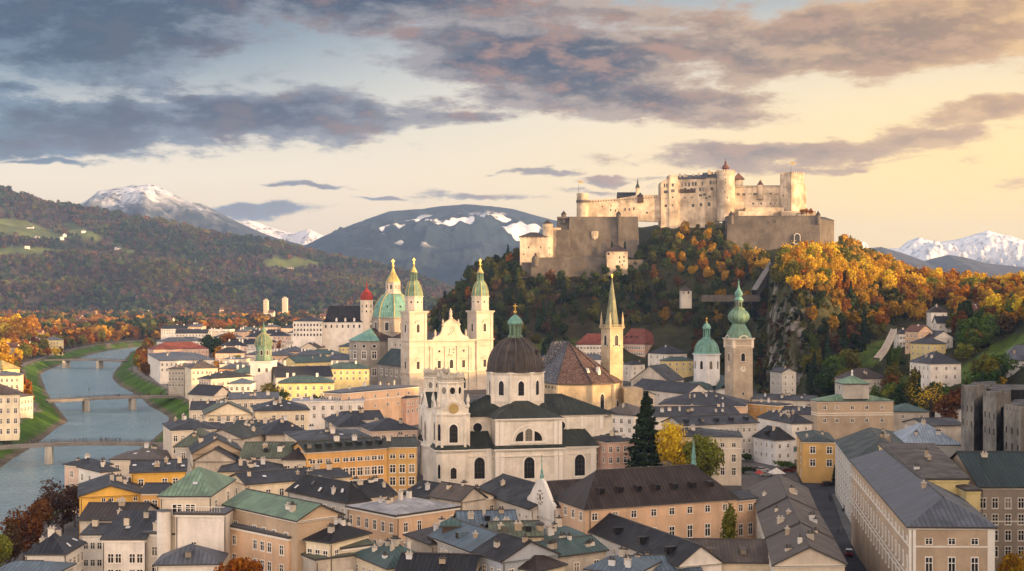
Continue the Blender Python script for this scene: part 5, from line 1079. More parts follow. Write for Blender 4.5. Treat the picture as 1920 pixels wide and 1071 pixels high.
def franciscan():
    # gothic tower
    Yt = 640; p = wy(1147.5, Yt); th = R(31); w2 = 3.75
    T = thing('gothic_church_tower', 'slender sandstone tower with pointed green spire and four corner pinnacles', 'church tower', (p.x, p.y, 0), th)
    zg = zat(614, Yt); m = M(); m.box(-w2, -w2, -1, w2, w2, zg); to = m.obj('shaft', SAND, T)
    c = M(); q = rect(-w2, -w2, w2, w2)
    for z, h, pr in ((zat(681, Yt), .5, .4), (zat(652, Yt), .5, .4), (zg-.6, .8, 1.0)): cornice(c, q, z, h, pr)
    c.obj('string_course', SAND, to)
    for rz, (x, y) in ((0, (0, -w2-.02)), (-math.pi/2, (-w2-.02, 0))):
        window(T, (x, y, zat(638, Yt)), rz, 2.2, 5.2, 'arch_bare', False); window(T, (x, y, zat(671, Yt)), rz, 1.5, 3.4, 'bare') if False else None
        for k in (-1, 0, 1): window(T, (x+(k*1.6 if rz == 0 else 0), y+(-k*1.6 if rz else 0), zat(652, Yt)+1.1), rz, .8, .7, 'bare')
    s = M(); zt = zat(520, Yt); s.lathe([(w2*1.0, zg+.2), (w2*.82, zg+3.5), (.12, zt)], 8, rot=22.5); so_ = s.obj('spire', seam_roof((.20, .21, .13), wear=.5), T)
    for sx_ in (-1, 1):
        for sy_ in (-1, 1): pn = M(); pn.prism(ngon(4, .62, (sx_*(w2-.1), sy_*(w2-.1)), 45), zg, zg+3.4); pn.lathe([(.6, zg+3.4), (.05, zg+7.6)], 4, (sx_*(w2-.1), sy_*(w2-.1)), rot=45); pn.obj('pinnacle', SAND, T)
    rl = M()
    for k in range(24):
        a = k/24*4; i = int(a); f = a-i; P = [(-1, -1), (1, -1), (1, 1), (-1, 1)]; x = P[i][0]+(P[(i+1) % 4][0]-P[i][0])*f; y = P[i][1]+(P[(i+1) % 4][1]-P[i][1])*f; rl.box(x*4.2-.1, y*4.2-.1, zg, x*4.2+.1, y*4.2+.1, zg+1.2)
    for a, b in (((-4.3, -4.3), (4.3, -4.1)), ((-4.3, 4.1), (4.3, 4.3)), ((-4.3, -4.1), (-4.1, 4.1)), ((4.1, -4.1), (4.3, 4.1))): rl.box(*a, zg+1.1, *b, zg+1.3, bot=True)
    rl.obj('gallery_railing', SAND, T)
    for k in range(8):
        if k % 2 == 0: pass
    x = M(); cross(x, 0, 0, zt-.3, 1.0); x.obj('cross', GOLD, so_)
    # tall choir roof
    Yc = 618; A, B, C = wy(1014, Yc+12), wy(1036, Yc-6), wy(1140, Yc+2); ze, zr = 17.6, zat(641, 632)
    cx = wy(1078, 640); T2 = thing('gothic_choir', 'gothic choir under a towering steep roof of frosted slate with an orange sandstone wall', 'church', (cx.x, cx.y, 0), R(8))
    pl_ = [(-18, 6), (-11.5, -17), (4, -20.5), (15, -16), (21, -6), (21, 14), (-14, 16)]
    m = M(); m.prism(pl_, -1, ze, cap=False); m.obj('wall', SAND, T2)
    r = M(); pe = [Vector((x*1.045, y*1.045)) for x, y in pl_]; A3, B3 = Vector((-10.5, 3, zr)), Vector((-3.0, 1, zr))
    E = [Vector((*p_, ze-.2)) for p_ in pe]
    r.poly([E[0], E[1], B3, A3], 0); r.poly([E[1], E[2], B3], 1); r.poly([E[2], E[3], B3], 1); r.poly([E[3], E[4], B3], 1); r.poly([E[4], E[5], B3], 1); r.poly([E[5], E[6], A3, B3], 1); r.poly([E[6], E[0], A3], 0)
    n = len(E)
    for i in range(n): a, b = E[i], E[(i+1) % n]; d = Vector((0, 0, .5)); r.poly([a-d, b-d, b, a], 2)
    ro = r.obj('roof', [RF['slate_snow'], RF['brown_snow'], DARKTRIM], T2)
    g = M()
    for a, b in ((E[1], B3), (E[2], B3), (E[3], B3), (A3, B3)): g.tube(a+Vector((0, 0, .1)), b+Vector((0, 0, .1)), .22, n=5)
    g.obj('hip_ridge', RF['slate'], ro)
    for x, y, z in ((8.6, -13.5, 22.5), (3.2, -14.3, 22)): d = M(); d.box(-.6, -1, 0, .6, 1.2, 1.6); d.poly([(-.8, -1.05, 1.6), (.8, -1.05, 1.6), (0, -1.05, 4.2)]); d.poly([(.8, -1.05, 1.6), (.8, 1.2, 1.6), (0, 1.2, 4.2), (0, -1.05, 4.2)]); d.poly([(-.8, 1.2, 1.6), (-.8, -1.05, 1.6), (0, -1.05, 4.2), (0, 1.2, 4.2)]); o = d.obj('dormer', W['white'], ro); o.location = (x, y, z-1.8); o.rotation_euler.z = R(25)
    c = M(); cornice(c, pl_, ze-.9, .7, .6)
    for k in range(7): t = (k+.5)/7; p_ = Vector(pl_[0]).lerp(Vector(pl_[1]), t); window(T2, (p_.x-.3, p_.y-.1, ze-2.3), math.atan2(-23, 6.5), 1.1, 1.2, 'bare')
    for p_ in pl_[1:5]: c.prism(ngon(4, .8, (p_[0]*1.01, p_[1]*1.01), 20), -.5, ze-1)
    c.obj('buttress', SAND, T2)
    face_windows(T2, pl_[3], pl_[4], 5.5, [.62], 3.6, 6.6, 'arch_bare'); face_windows(T2, pl_[2], pl_[3], 9, [.5], 2.2, 7, 'arch_bare')
    m = M(); m.box(21, -14, -1, 30, 0, 14.5); m.obj('sacristy', SAND, T2)
franciscan()

def st_peter():
    Y = 690; p = wy(1325, Y); T = thing('domed_church', 'small white octagonal church with ribbed green copper dome and lantern', 'church', (p.x, p.y, 0), R(12))
    o8 = ngon(8, 6.7, rot=22.5); d = M(); d.prism(o8, 12, 28.2); cornice(d, o8, 27.5, .8, .7)
    d.obj('drum', W['cool'], T); ring_windows(T, 6.22, 8, 22.6, 1.5, 4.2, 'arch_bare', 0, True)
    m = M(); m.lathe([(6.9, 28.2), (6.6, 29.0)]+[(6.4*math.cos(math.pi/2*i/10), 29+7.4*math.sin(math.pi/2*i/10)) for i in range(10)]+[(1.5, 36.3)], 32); do = m.obj('dome', RF['patina'], T, True)
    rb = M()
    for k in range(16):
        a = 2*math.pi*k/16
        for i in range(9):
            P = [(6.46*math.cos(math.pi/2*j/10)*math.cos(a), 6.46*math.cos(math.pi/2*j/10)*math.sin(a), 29+7.45*math.sin(math.pi/2*j/10)) for j in (i, i+1)]; rb.tube(*P, .14, n=4)
    rb.obj('ribs', RF['gpatina'], do)
    l = M(); l.prism(ngon(8, 2.2), 36, 36.7); l.prism(ngon(8, .8), 36.7, 41)
    for p_ in ngon(8, 1.6): l.tube((*p_, 36.6), (*p_, 41), .24, n=5)
    cornice(l, ngon(8, 1.8), 40.8, .5, .4); l.lathe([(2.3, 41.2), (2.1, 42.2), (1.4, 43.2), (.5, 43.9), (.2, 44.5)], 16); lo_ = l.obj('lantern', RF['patina'], T); x = M(); cross(x, 0, 0, 44.3, 1.6); x.obj('cross', GOLD, lo_)
    b = M(); ap = [(-13.5+0*1, 2)]+[(-6+8*math.cos(R(a)), -4+8*math.sin(R(a))) for a in range(180, 361, 20)]+[(12, -6), (12, 10), (-13.5, 10)]
    b.prism(ap, -1, 10.2, cap=False); b.obj('wall', W['cool'], T)
    r = M(); E = [Vector((x*1.06, y*1.06, 10.2)) for x, y in ap]; tp = Vector((0, 0, 16.6))
    for i in range(len(E)): r.poly([E[i], E[(i+1) % len(E)], tp])
    r.obj('roof', RF['teal'], T); hroof(T, rect(2, -13, 16, 6), 10.6, 6, 'gy', 'teal', 'chapel_roof'); m = M(); m.box(2, -13, -1, 16, 6, 10.6); m.obj('chapel_wall', W['cool'], T)
    face_windows(T, (-13.9, -4.5), (-11.5, -9.6), 6.8, 2, 1.0, 2.2, 'arch_bare')
    # clock tower beside it
    Y = 655; p = wy(1385, Y); wd = 5.1; Tt = thing('clock_tower', 'square stone clock tower crowned by a tall multi-bulbed green copper helm', 'church tower', (p.x, p.y, 0), R(15)); k = Y/FPX
    zc = zat(634, Y); m = M(); m.box(-wd, -wd, -1, wd, wd, zc); to = m.obj('shaft', TOWST, Tt); q = rect(-wd, -wd, wd, wd)
    c = M(); cornice(c, q, zc-.9, 1.0, 1.3); cornice(c, q, zat(649, Y), .6, .5)
    for (x_, y_) in q: c.prism(ngon(4, .95, (x_*.95, y_*.95), 45), zat(652, Y), zc-.8)
    for j in range(12):
        a0, a1 = math.pi*j/12, math.pi*(j+1)/12
        for ax in (0, 1):
            P = lambda a, r: ((r*math.cos(a), -wd-.9, zc-.4+r*.8*math.sin(a)) if not ax else (-wd-.9, -r*math.cos(a), zc-.4+r*.8*math.sin(a)))
            c.poly([P(a0, 1.5), P(a1, 1.5), P(a1, 2.6), P(a0, 2.6)][::-1])
    c.obj('cornice', W['pale'], to)
    for rz, (x, y) in ((0, (0, -wd-.02)), (-math.pi/2, (-wd-.02, 0))): window(Tt, (x, y, zat(669, Y)), rz, 2.1, 4.0, 'arch_bare'); window(Tt, (x, y, zat(737, Y)), rz, .9, 1.4, 'plain')
    for rz, (x, y) in ((0, (0, -wd-.05)), (-math.pi/2, (-wd-.05, 0))):
        f = M(); f.lathe([(1.5, 0), (1.5, .18), (.02, .2)], 24); f.box(-.09, -.09, .18, .09, 1.2, .3, 1); f.box(-.09, -.09, .18, .9, .09, .32, 1); o = f.obj('clock_face', [W['pale'], GOLD], to); o.location = (x, y, zat(691, Y)); o.rotation_euler = (R(90), 0, rz)
    prof = [(24, 634), (23.5, 631), (21, 624), (16, 617), (12.5, 610), (11, 607), (14.5, 604), (19, 598.5), (20, 594), (18.5, 589), (14.5, 584), (11.5, 581.5), (11.5, 579)]
    h = M(); h.lathe([(r*k, zat(y, Y)) for r, y in prof], 24); ho = h.obj('helm', RF['gpatina'], Tt, True)
    rb = M()
    for j in range(16):
        a = 2*math.pi*j/16
        for i in range(len(prof)-2): rb.tube(*[((r*k+.03)*math.cos(a), (r*k+.03)*math.sin(a), zat(y, Y)) for r, y in prof[i:i+2]], .14, n=4)
    rb.obj('ribs', RF['patina'], ho)
    l = M(); l.prism(ngon(8, 11*k, rot=22.5), zat(579.5, Y), zat(577.5, Y)); l.prism(ngon(8, 7.2*k, rot=22.5), zat(578, Y), zat(564, Y)); cornice(l, ngon(8, 7.5*k, rot=22.5), zat(565, Y), .6, .6); lo_ = l.obj('lantern', RF['gpatina'], ho); ring_windows(Tt, 6.72*k, 8, zat(571, Y), 1.0, 2.2, 'bare')
    p2 = [(9, 563.5), (7.5, 560), (5, 557), (6.5, 554.5), (8, 551.5), (7.5, 548.5), (5, 545.5), (3, 542), (2, 538), (1.1, 533), (.9, 531), (1.9, 530), (1.9, 528.5), (.4, 527.5), (.3, 523)]
    u = M(); u.lathe([(r*k, zat(y, Y)) for r, y in p2], 20); u.obj('helm_tip', RF['patina'], ho, True)
st_peter()

def small_towers():
    Y = 700; p = wy(494.5, Y); k = Y/FPX; T = thing('town_hall_tower', 'white square tower topped by a mottled green onion dome beside a bushy tree', 'tower', (p.x, p.y, 0), R(-6)); wd = 5.5
    zt = zat(677, Y); m = M(); m.box(-wd, -wd, -1, wd, wd, zt); to = m.obj('shaft', W['white'], T); c = M(); cornice(c, rect(-wd, -wd, wd, wd), zt-.5, .6, .6); c.obj('cornice', TRIM, to)
    for x in (-2, 2): window(T, (x+1.2, -wd-.02, zat(693, Y)), 0, 1.3, 2.0, 'plain')
    window(T, (-wd-.02, 0, zat(694, Y)), -math.pi/2, 1.2, 2.6, 'plain'); window(T, (wd+.02, 0, zat(694, Y)), math.pi/2, 1.2, 2.6, 'plain')
    b = M(); b.prism(ngon(8, 15*k, rot=22.5), zt, zat(648, Y)); cornice(b, ngon(8, 15*k, rot=22.5), zat(649.5, Y), .7, .5); cornice(b, ngon(8, 16*k, rot=22.5), zt, .6, .4); bo = b.obj('belfry', RF['gpatina'], T); ring_windows(T, 14*k, 8, zat(661, Y), 1.3, 2.6, 'arch_bare')
    o = M(); pf = [(15.5, 647), (16.2, 643), (16, 639), (14, 634), (10, 629.5), (5.5, 626), (3.8, 624), (4.5, 622), (4.2, 618), (2.2, 615), (1.2, 610), (.4, 604)]; o.lathe([(r*k, zat(y, Y)) for r, y in pf], 24); oo = o.obj('onion_dome', RF['gpatina'], T, True)
    rb = M()
    for j in range(12):
        a = 2*math.pi*j/12
        for i in range(6): rb.tube(*[((r*k+.02)*math.cos(a), (r*k+.02)*math.sin(a), zat(y, Y)) for r, y in pf[i:i+2]], .16, n=4)
    rb.obj('ribs', RF['gold'], oo)
    # convent on its rise with the red onion tower
    Y = 1100; k = Y/FPX; p = wy(650, Y); T = thing('abbey', 'abbey with steep black roof and a white tower under a red onion dome', 'abbey', (p.x, p.y, 0), R(4)); X = lambda px: (px-650)*k
    m = M(); m.box(X(606), 0, -1, X(700), 16, zat(604, Y)); m.box(X(552), -8, -1, X(606), 12, zat(602, Y)); m.obj('wall', W['white'], T)
    q = rect(X(606), 0, X(700), 16); hroof(T, q, zat(604, Y), 5, 'hx', 'black', 'skirt_roof', hip=.3); m = M(); m.prism([(X(608), 2), (X(690), 2), (X(690), 14), (X(608), 14)], zat(604, Y), zat(574, Y), top=[(X(615), 7.6), (X(676), 7.6), (X(676), 8.4), (X(615), 8.4)]); m.obj('steep_roof', RF['black'], T)
    hroof(T, rect(X(552), -8, X(606), 12), zat(602, Y), 3.6, 'hx', 'slate', 'wing_roof')
    for r_ in range(3): face_windows(T, (X(552), -8), (X(606), -8), zat(609, Y)-r_*4, 9, 1.3, 2.0, 'plain')
    face_windows(T, (X(606), 0), (X(700), 0), zat(612, Y), 9, 1.4, 2.6, 'plain')
    for j in range(4): s = M(); s.box(-.8, -.8, 0, .8, 1, 2); s.lathe([(1.0, 2), (.1, 3.2)], 8); o = s.obj('dormer', W['white'], T); o.location = (X(631+j*16.5), .9, zat(604, Y)+.4)
    tx = X(687); ty = 4; t = M(); t.prism(ngon(8, 12.5*k, (tx, ty), 22.5), 0, zat(563, Y)); cornice(t, ngon(8, 12.5*k, (tx, ty), 22.5), zat(564.5, Y), .7, .6); to = t.obj('tower', W['pale'], T)
    ring_windows(T, 11.6*k, 8, zat(574, Y), 1.2, 2.6, 'arch_bare', 0, False, (tx, ty)); ring_windows(T, 11.6*k, 8, zat(584, Y), 1.0, 1.6, 'plain', 0, False, (tx, ty))
    o = M(); o.lathe([(r*k, zat(y, Y)) for r, y in [(11.5, 563), (12.2, 559), (12, 555), (10, 550), (6.5, 546), (3, 543), (1.4, 540), (.9, 534), (1.6, 532), (1.6, 531), (.4, 530), (.3, 526)]], 24, (tx, ty)); o.obj('onion_dome', RF['onion_red'], to, True)
small_towers()

# ------------------------------------------------------------------ the fortress on its hill
def fortress():
    Y0 = 1105; k = Y0/FPX; O = wy(1300, Y0, 100); T = thing('fortress', 'sprawling pale hilltop fortress with round towers, keep and dark bastions', 'fortress', O)
    X = lambda px, Y=Y0: (px-960)/FPX*Y-O.x
    Zp = lambda py, Y=Y0: zat(py, Y)-100
    D = lambda Y: Y-Y0
    def blk(name, x0, x1, yt, yb, Y=Y0, dep=14, mat=FORT, batter=0., par=None, mats=None):
        m = M(); a = [(X(x0, Y), D(Y)), (X(x1, Y), D(Y)), (X(x1, Y), D(Y)+dep), (X(x0, Y), D(Y)+dep)]; b = [(p[0]+(-batter if i in (0, 3) else batter), p[1]+(-batter if i < 2 else 0)) for i, p in enumerate(a)]
        m.prism(b, Zp(yb, Y)-4, Zp(yt, Y), top=a); return m.obj(name, mat, par or T)
    def wins(lst, Y, st='bare', off=.03):
        for x, y, w_, h_ in lst: window(T, (X(x, Y), D(Y)-off, Zp(y, Y)), 0, w_*k*1.2, h_*k*1.15, st)
    def crenel(x0, x1, y, Y, mat=FORT, n=8, dep=.8, par=None):
        m = M(); a, b = X(x0, Y), X(x1, Y); s = (b-a)/(2*n-1)
        for i in range(n): m.box(a+2*i*s, D(Y)-.05, Zp(y, Y)-.02, a+(2*i+1)*s, D(Y)+dep, Zp(y, Y)+1.3)
        return m.obj('battlement', mat, par or T)
    def cone(px, Y, r, y0, y1, mat='brown', par=None, n=16, name='roof'):
        m = M(); m.lathe([(r*k, Zp(y0, Y)), (.02, Zp(y1, Y))], n, (X(px, Y), D(Y))); return m.obj(name, RF[mat], par or T)
    def rtower(px, Y, r, yt, yb, mat=FORT, n=24, name='round_tower', batter=1.04):
        m = M(); m.lathe([(r*k*batter, Zp(yb, Y)-4), (r*k, Zp(yt, Y)), (.01, Zp(yt, Y)+.02)], n, (X(px, Y), D(Y))); return m.obj(name, mat, T, True)
    # left: round tower and long curtain wall
    t = rtower(1092.5, 1100, 11, 364, 412); m = M(); m.lathe([(11.6*k, Zp(381, 1100)), (12.4*k, Zp(377, 1100)), (12.2*k, Zp(375.5, 1100)), (11*k, Zp(375, 1100))], 24, (X(1092.5, 1100), D(1100))); m.obj('machicolation', BAST, t)
    m = M(); m.lathe([(11.6*k, Zp(366, 1100)), (11.6*k, Zp(363, 1100)), (10.2*k, Zp(363, 1100)), (10.2*k, Zp(365, 1100))], 24, (X(1092.5, 1100), D(1100))); m.obj('parapet', FORT, t)
    def flagpole(px, Y, y0, y1):
        m = M(); m.tube((X(px, Y), D(Y), Zp(y0, Y)), (X(px, Y), D(Y), Zp(y1, Y)), .16, .08); p = m.obj('flagpole', DARKTRIM, T); f = M(); z = Zp(y1, Y)
        for i in range(5): f.poly([(X(px, Y)+i*.7, D(Y)+.25*math.sin(i*1.3), z-1.5-.15*i), (X(px, Y)+(i+1)*.7, D(Y)+.25*math.sin((i+1)*1.3), z-1.65-.15*i), (X(px, Y)+(i+1)*.7, D(Y)+.25*math.sin((i+1)*1.3), z-.15*i-.1), (X(px, Y)+i*.7, D(Y)+.25*math.sin(i*1.3), z-.15*i)], 0 if i < 9 else 1)
        f.obj('flag', plain((.45, .30, .08), 'flag cloth', .8), p)
    flagpole(1085, 1100, 366, 339)
    m = M(); P = [(1103, 375), (1159, 372.5), (1194, 366), (1238, 365.5)]
    for (a, ya), (b, yb) in zip(P, P[1:]):
        m.poly([(X(a), 0, Zp(414)), (X(b), 0, Zp(416)), (X(b), 0, Zp(yb)), (X(a), 0, Zp(ya))]); m.poly([(X(a), 0, Zp(ya)), (X(b), 0, Zp(yb)), (X(b), 8, Zp(yb)), (X(a), 8, Zp(ya))]); m.poly([(X(b), 8, Zp(416)), (X(a), 8, Zp(414)), (X(a), 8, Zp(ya)), (X(b), 8, Zp(yb))])
    m.obj('curtain_wall', FORT, T); wins([(1129, 387, 2, 2), (1145, 394, 2, 3), (1154, 395, 2, 3), (1172, 393, 2, 4.5), (1180, 393, 2, 4.5), (1188.5, 391.5, 2, 4.5), (1175, 378.5, 1.5, 1.5), (1160, 379, 1.5, 1.5), (1146, 386, 1.5, 2), (1213, 399, 3, 3)], Y0)
    m = M()
    for j in range(26): m.box(X(1106+j*5.0), -.35, Zp(379.5-j*.32), X(1107.6+j*5.0), .2, Zp(377-j*.32), bot=True)
    m.obj('corbels', BAST, T)
    ch = blk('chapel', 1159, 1194, 372, 385, 1112, 10); hroof(ch, [Vector((X(1159, 1112), D(1112))), Vector((X(1195, 1112), D(1112))), Vector((X(1195, 1112), D(1112)+10)), Vector((X(1159, 1112), D(1112)+10))], Zp(372, 1112), 5.0, 'gx', 'slate')
    m = M(); c = (X(1195.5, 1110), D(1110)); m.prism(ngon(6, 1.6, c), Zp(372, 1110), Zp(352, 1110)); m.lathe([(1.9, Zp(352, 1110)), (.6, Zp(344, 1110)), (.05, Zp(334, 1110))], 6, c, 1); m.obj('chapel_spire', [FORT, RF['slate']], T)
    m = M(); m.box(X(1195), -1.6, Zp(380), X(1206), 0, Zp(368)); m.obj('timber_oriel', W['wood'], T); cone(1200.5, Y0-.8, 7, 368, 361, 'slate', n=4)
    # the high palace
    b1 = blk('palace_wing', 1239, 1255, 343, 420, Y0-2, 20); b1b = blk('palace_wing', 1255, 1271, 328, 420, Y0-3, 20); m = M()
    a = [(X(1238, Y0-2), D(Y0)-2.4, Zp(343)), (X(1255, Y0-2), D(Y0)-2.4, Zp(334)), (X(1255, Y0-2), 18, Zp(334)), (X(1238, Y0-2), 18, Zp(343))]; m.poly(a); m.obj('lean_to_roof', RF['brown'], b1); m = M(); m.poly([(X(1239, Y0-2), -2, Zp(343)), (X(1255, Y0-2), -2, Zp(343)), (X(1255, Y0-2), -2, Zp(334))]); m.obj('wall_gable', FORT, b1)
    b2 = blk('palace', 1271, 1322, 336, 418, Y0, 24); b3 = blk('palace', 1322, 1349, 333, 412, Y0+1, 22)
    m = M(); 
    for x0, x1, y0, y1, Y in ((1270, 1323, 336.5, 327, Y0), (1322, 1350, 334, 321.5, Y0+1)): m.poly([(X(x0, Y), D(Y)-.6, Zp(y0, Y)), (X(x1, Y), D(Y)-.6, Zp(y0-(1.5 if x0 == 1270 else 0), Y)), (X(x1, Y), D(Y)+13, Zp(y1-2, Y)), (X(x0, Y), D(Y)+13, Zp(y1, Y))]); m.poly([(X(x0, Y), D(Y)+13, Zp(y1, Y)), (X(x1, Y), D(Y)+13, Zp(y1-2, Y)), (X(x1, Y), D(Y)+26, Zp(y0, Y)), (X(x0, Y), D(Y)+26, Zp(y0, Y))])
    m.obj('roof', RF['slate'], b2)
    for x, y0, y1 in ((1275, 336, 324), (1283, 334, 325), (1287, 332, 326), (1300, 329, 325), (1329, 326, 318), (1332, 326, 320), (1310, 328, 323), (1338, 325, 321), (1344, 324, 319)): m = M(); m.box(X(x-1.6, 1112), 6, Zp(y0), X(x+1.6, 1112), 8, Zp(y1)); m.obj('chimney', FORT, b2)
    wins([(1246, 348, 2.4, 6), (1250.5, 348, 2.4, 6), (1248.5, 360, 6.4, 5), (1248.5, 372.5, 1.6, 1.8), (1248.5, 386, 4, 4)], Y0-2); wins([(1261.5, 347, 3, 5), (1261.5, 358, 6, 5), (1261.5, 370, 2.4, 2.8), (1261, 385, 2, 2.4), (1260.5, 398, 1, 2)], Y0-3)
    wins([(1279, 346.5, 3.6, 6.5), (1285.7, 346, 3.2, 6.5), (1292, 346, 3.2, 6.5), (1299, 345, 3, 6.5), (1304.3, 345, 3, 6.5), (1317, 344, 2, 6), (1279, 358.5, 4.5, 7), (1285, 357, 4, 8), (1291, 358, 4, 6), (1297, 357, 4.5, 8), (1302.5, 357, 3, 7), (1284, 371, 2, 2.5), (1297.5, 370, 1.5, 3), (1313, 355.5, 3.5, 6), (1318, 355.5, 3, 6), (1299.5, 385.5, 4, 5), (1314.5, 384, 4, 5)], Y0)
    wins([(1332.5, 342, 2.8, 6), (1337.5, 342, 2.8, 6), (1344, 341, 2.4, 4), (1335, 354, 4.5, 5), (1345, 354.5, 2.4, 3.4), (1313.5, 366.5, 5, 3.5), (1321, 365, 5, 3.5), (1330.5, 369, 3, 3), (1324, 371.5, 3, 3), (1338, 367, 1.5, 1.5), (1329.5, 383, 4, 6)], Y0-.02)
    ob = M(); rg = random.Random(4)
    for j in range(5): ob.box(X(1277+6*j)-1.2, -1.0, Zp(361.5), X(1277+6*j)+1.2, 0, Zp(355.5), bot=True)
    ob.obj('timber_balconies', W['wood'], b2)
    # bell tower (round)
    tY = 1098; t = rtower(1361, tY, 16, 329, 406, name='bell_tower'); m = M(); m.lathe([(16*k, Zp(331, tY)), (17*k, Zp(328, tY)), (17*k, Zp(322, tY)), (15.5*k, Zp(322, tY)), (.1, Zp(323, tY))], 28, (X(1361, tY), D(tY))); m.obj('tower_gallery', FORT, t)
    m = M()
    for j in range(20): a_ = 2*math.pi*j/20; m.prism(ngon(4, .8, (X(1361, tY)+16.3*k*math.cos(a_), D(tY)+16.3*k*math.sin(a_)), 45), Zp(322, tY), Zp(319.5, tY))
    m.obj('battlement', FORT, t)
    for y, w_, x in ((338, 1.5, -3), (344, 1.8, -3), (372, 1.6, 0), (361, 1.4, -5), (354, 1, -8)):
        a_ = math.asin(x/16); window(T, (X(1361, tY)+16.35*k*math.sin(a_), D(tY)-16.35*k*math.cos(a_), Zp(y, tY)), a_, w_*k, 3.0*k, 'bare')
    m = M(); c = (X(1360.5, tY), D(tY)); pf = [(4.5, 322), (4.5, 317), (8, 316), (6.8, 313.5), (4, 310), (2.2, 307.5), (1.6, 306), (2.6, 304.8), (1.4, 303), (.5, 301), (.3, 297)]; m.lathe([(r*k, Zp(y, tY)) for r, y in pf], 12, c); m.obj('lantern_roof', RF['rbrown'], t)
    bb = blk('rear_tower', 1379, 1393, 336, 352, 1118, 8); hroof(bb, rect(X(1377, 1118), D(1118)-1, X(1395, 1118), D(1118)+9), Zp(336, 1118), 5.5, 'px', 'rbrown')
    # right curtain
    m = M(); P = [(1376, 350), (1474, 347.5)]
    blk('right_curtain_wall', 1376, 1474, 349, 404, Y0, 10)
    m = M(); m.poly([(X(1376), -.6, Zp(351)), (X(1474), -.6, Zp(350.5)), (X(1474), 5, Zp(346.5)), (X(1376), 5, Zp(347.5))]); m.poly([(X(1376), 5, Zp(347.5)), (X(1474), 5, Zp(346.5)), (X(1474), 11, Zp(350)), (X(1376), 11, Zp(350))]); m.obj('wall_roof', RF['taupe'], T)
    wins([(1412, 382, 2.4, 3), (1427, 382, 2.4, 3), (1444.5, 382, 2.2, 3), (1463, 382, 2.2, 3), (1453, 381, 1.6, 2.4)], Y0)
    m = M()
    for j in range(9): m.box(X(1382+10*j), -.15, Zp(367-rg.uniform(0, 3)), X(1382+10*j+rg.uniform(5, 9)), 0, Zp(363+rg.uniform(-2, 1)), bot=True)
    m.obj('arrow_gallery', BAST, T)
    t = rtower(1425.5, Y0-.5, 5.2, 347, 365, name='wall_turret'); m = M(); m.lathe([(.5*k, Zp(374)), (5.2*k, Zp(364.5))], 12, (X(1425.5, Y0-.5), D(Y0-.5))); m.obj('corbel', FORT, t); cone(1425.5, Y0-.5, 6.2, 347, 337, 'rbrown', t)
    # square keep, turned so that two faces show
    kY = 1094; s = M(); c = Vector((X(1488, kY), D(kY)+6)); a_ = R(30); h = 6.9; q = [c+Vector((math.cos(a_)*x-math.sin(a_)*y, math.sin(a_)*x+math.cos(a_)*y))*h for x, y in ((-1, -1), (1, -1), (1, 1), (-1, 1))]
    s.prism([tuple(p) for p in q], Zp(410, kY)-4, Zp(326, kY)); kt = s.obj('keep', FORT, T)
    m = M()
    for i in range(4):
        a, b = q[i], q[(i+1) % 4]; 
        for j in range(6): p, p2 = a.lerp(b, (j+.08)/6), a.lerp(b, (j+.62)/6); nn = Vector(((b-a).y, -(b-a).x)).normalized()*.25; ins = -nn*3.2; m.prism([tuple(p+nn), tuple(p2+nn), tuple(p2+ins), tuple(p+ins)], Zp(326, kY)-.3, Zp(323, kY))
    m.obj('battlement', FORT, kt)
    face_windows(T, q[0], q[1], Zp(341, kY), [.3, .66], .9, 1.8, 'bare'); face_windows(T, q[0], q[1], Zp(352, kY), [.46], 1.0, 1.8, 'bare'); face_windows(T, q[0], q[1], Zp(364, kY), [.46], 1.0, 1.6, 'bare'); face_windows(T, q[3], q[0], Zp(350, kY), [.35, .6], .8, 1.6, 'bare'); face_windows(T, q[3], q[0], Zp(366, kY), [.3], .8, 1.6, 'bare')
    flagpole(1483, kY, 326, 304); rtower(1506.5, kY+6, 5.5, 347, 404, name='keep_turret', batter=1.0)
    # terraces in front of the curtain
    for x0, x1, yt, Y, d in ((1398, 1470, 389, 1094, 10), (1385, 1450, 396, 1088, 7), (1465, 1530, 396, 1086, 12)): blk('terrace_wall', x0, x1, yt, 410, Y, d, FORT)
    g = blk('garden_pavilion', 1497, 1528, 399, 406, 1082, 5, FORT)
    # bastions
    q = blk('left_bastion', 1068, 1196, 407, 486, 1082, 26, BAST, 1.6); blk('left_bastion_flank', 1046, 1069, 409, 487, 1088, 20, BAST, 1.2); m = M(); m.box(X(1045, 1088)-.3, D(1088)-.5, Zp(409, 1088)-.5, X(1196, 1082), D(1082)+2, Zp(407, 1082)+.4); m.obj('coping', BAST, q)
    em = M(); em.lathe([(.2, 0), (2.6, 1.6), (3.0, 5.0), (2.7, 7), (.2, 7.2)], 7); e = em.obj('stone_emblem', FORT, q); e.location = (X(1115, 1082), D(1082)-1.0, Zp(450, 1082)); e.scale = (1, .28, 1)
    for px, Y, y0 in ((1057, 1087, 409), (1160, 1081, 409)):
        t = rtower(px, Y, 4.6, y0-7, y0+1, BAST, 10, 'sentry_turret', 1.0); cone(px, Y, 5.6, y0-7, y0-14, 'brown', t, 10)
    m = M(); m.lathe([(.3*k, Zp(448, 1080)), (3.2*k, Zp(425, 1080)), (5.4*k, Zp(410, 1080))], 8, (X(1160, 1081.5), D(1081.5))); m.obj('turret_corbel', BAST, q); m = M(); m.prism([(X(1159, 1081), D(1081)-2.2), (X(1162, 1081), D(1081)-2.2), (X(1162, 1081), D(1081)), (X(1159, 1081), D(1081))], Zp(486, 1082), Zp(420, 1081)); m.obj('pilaster', BAST, q)
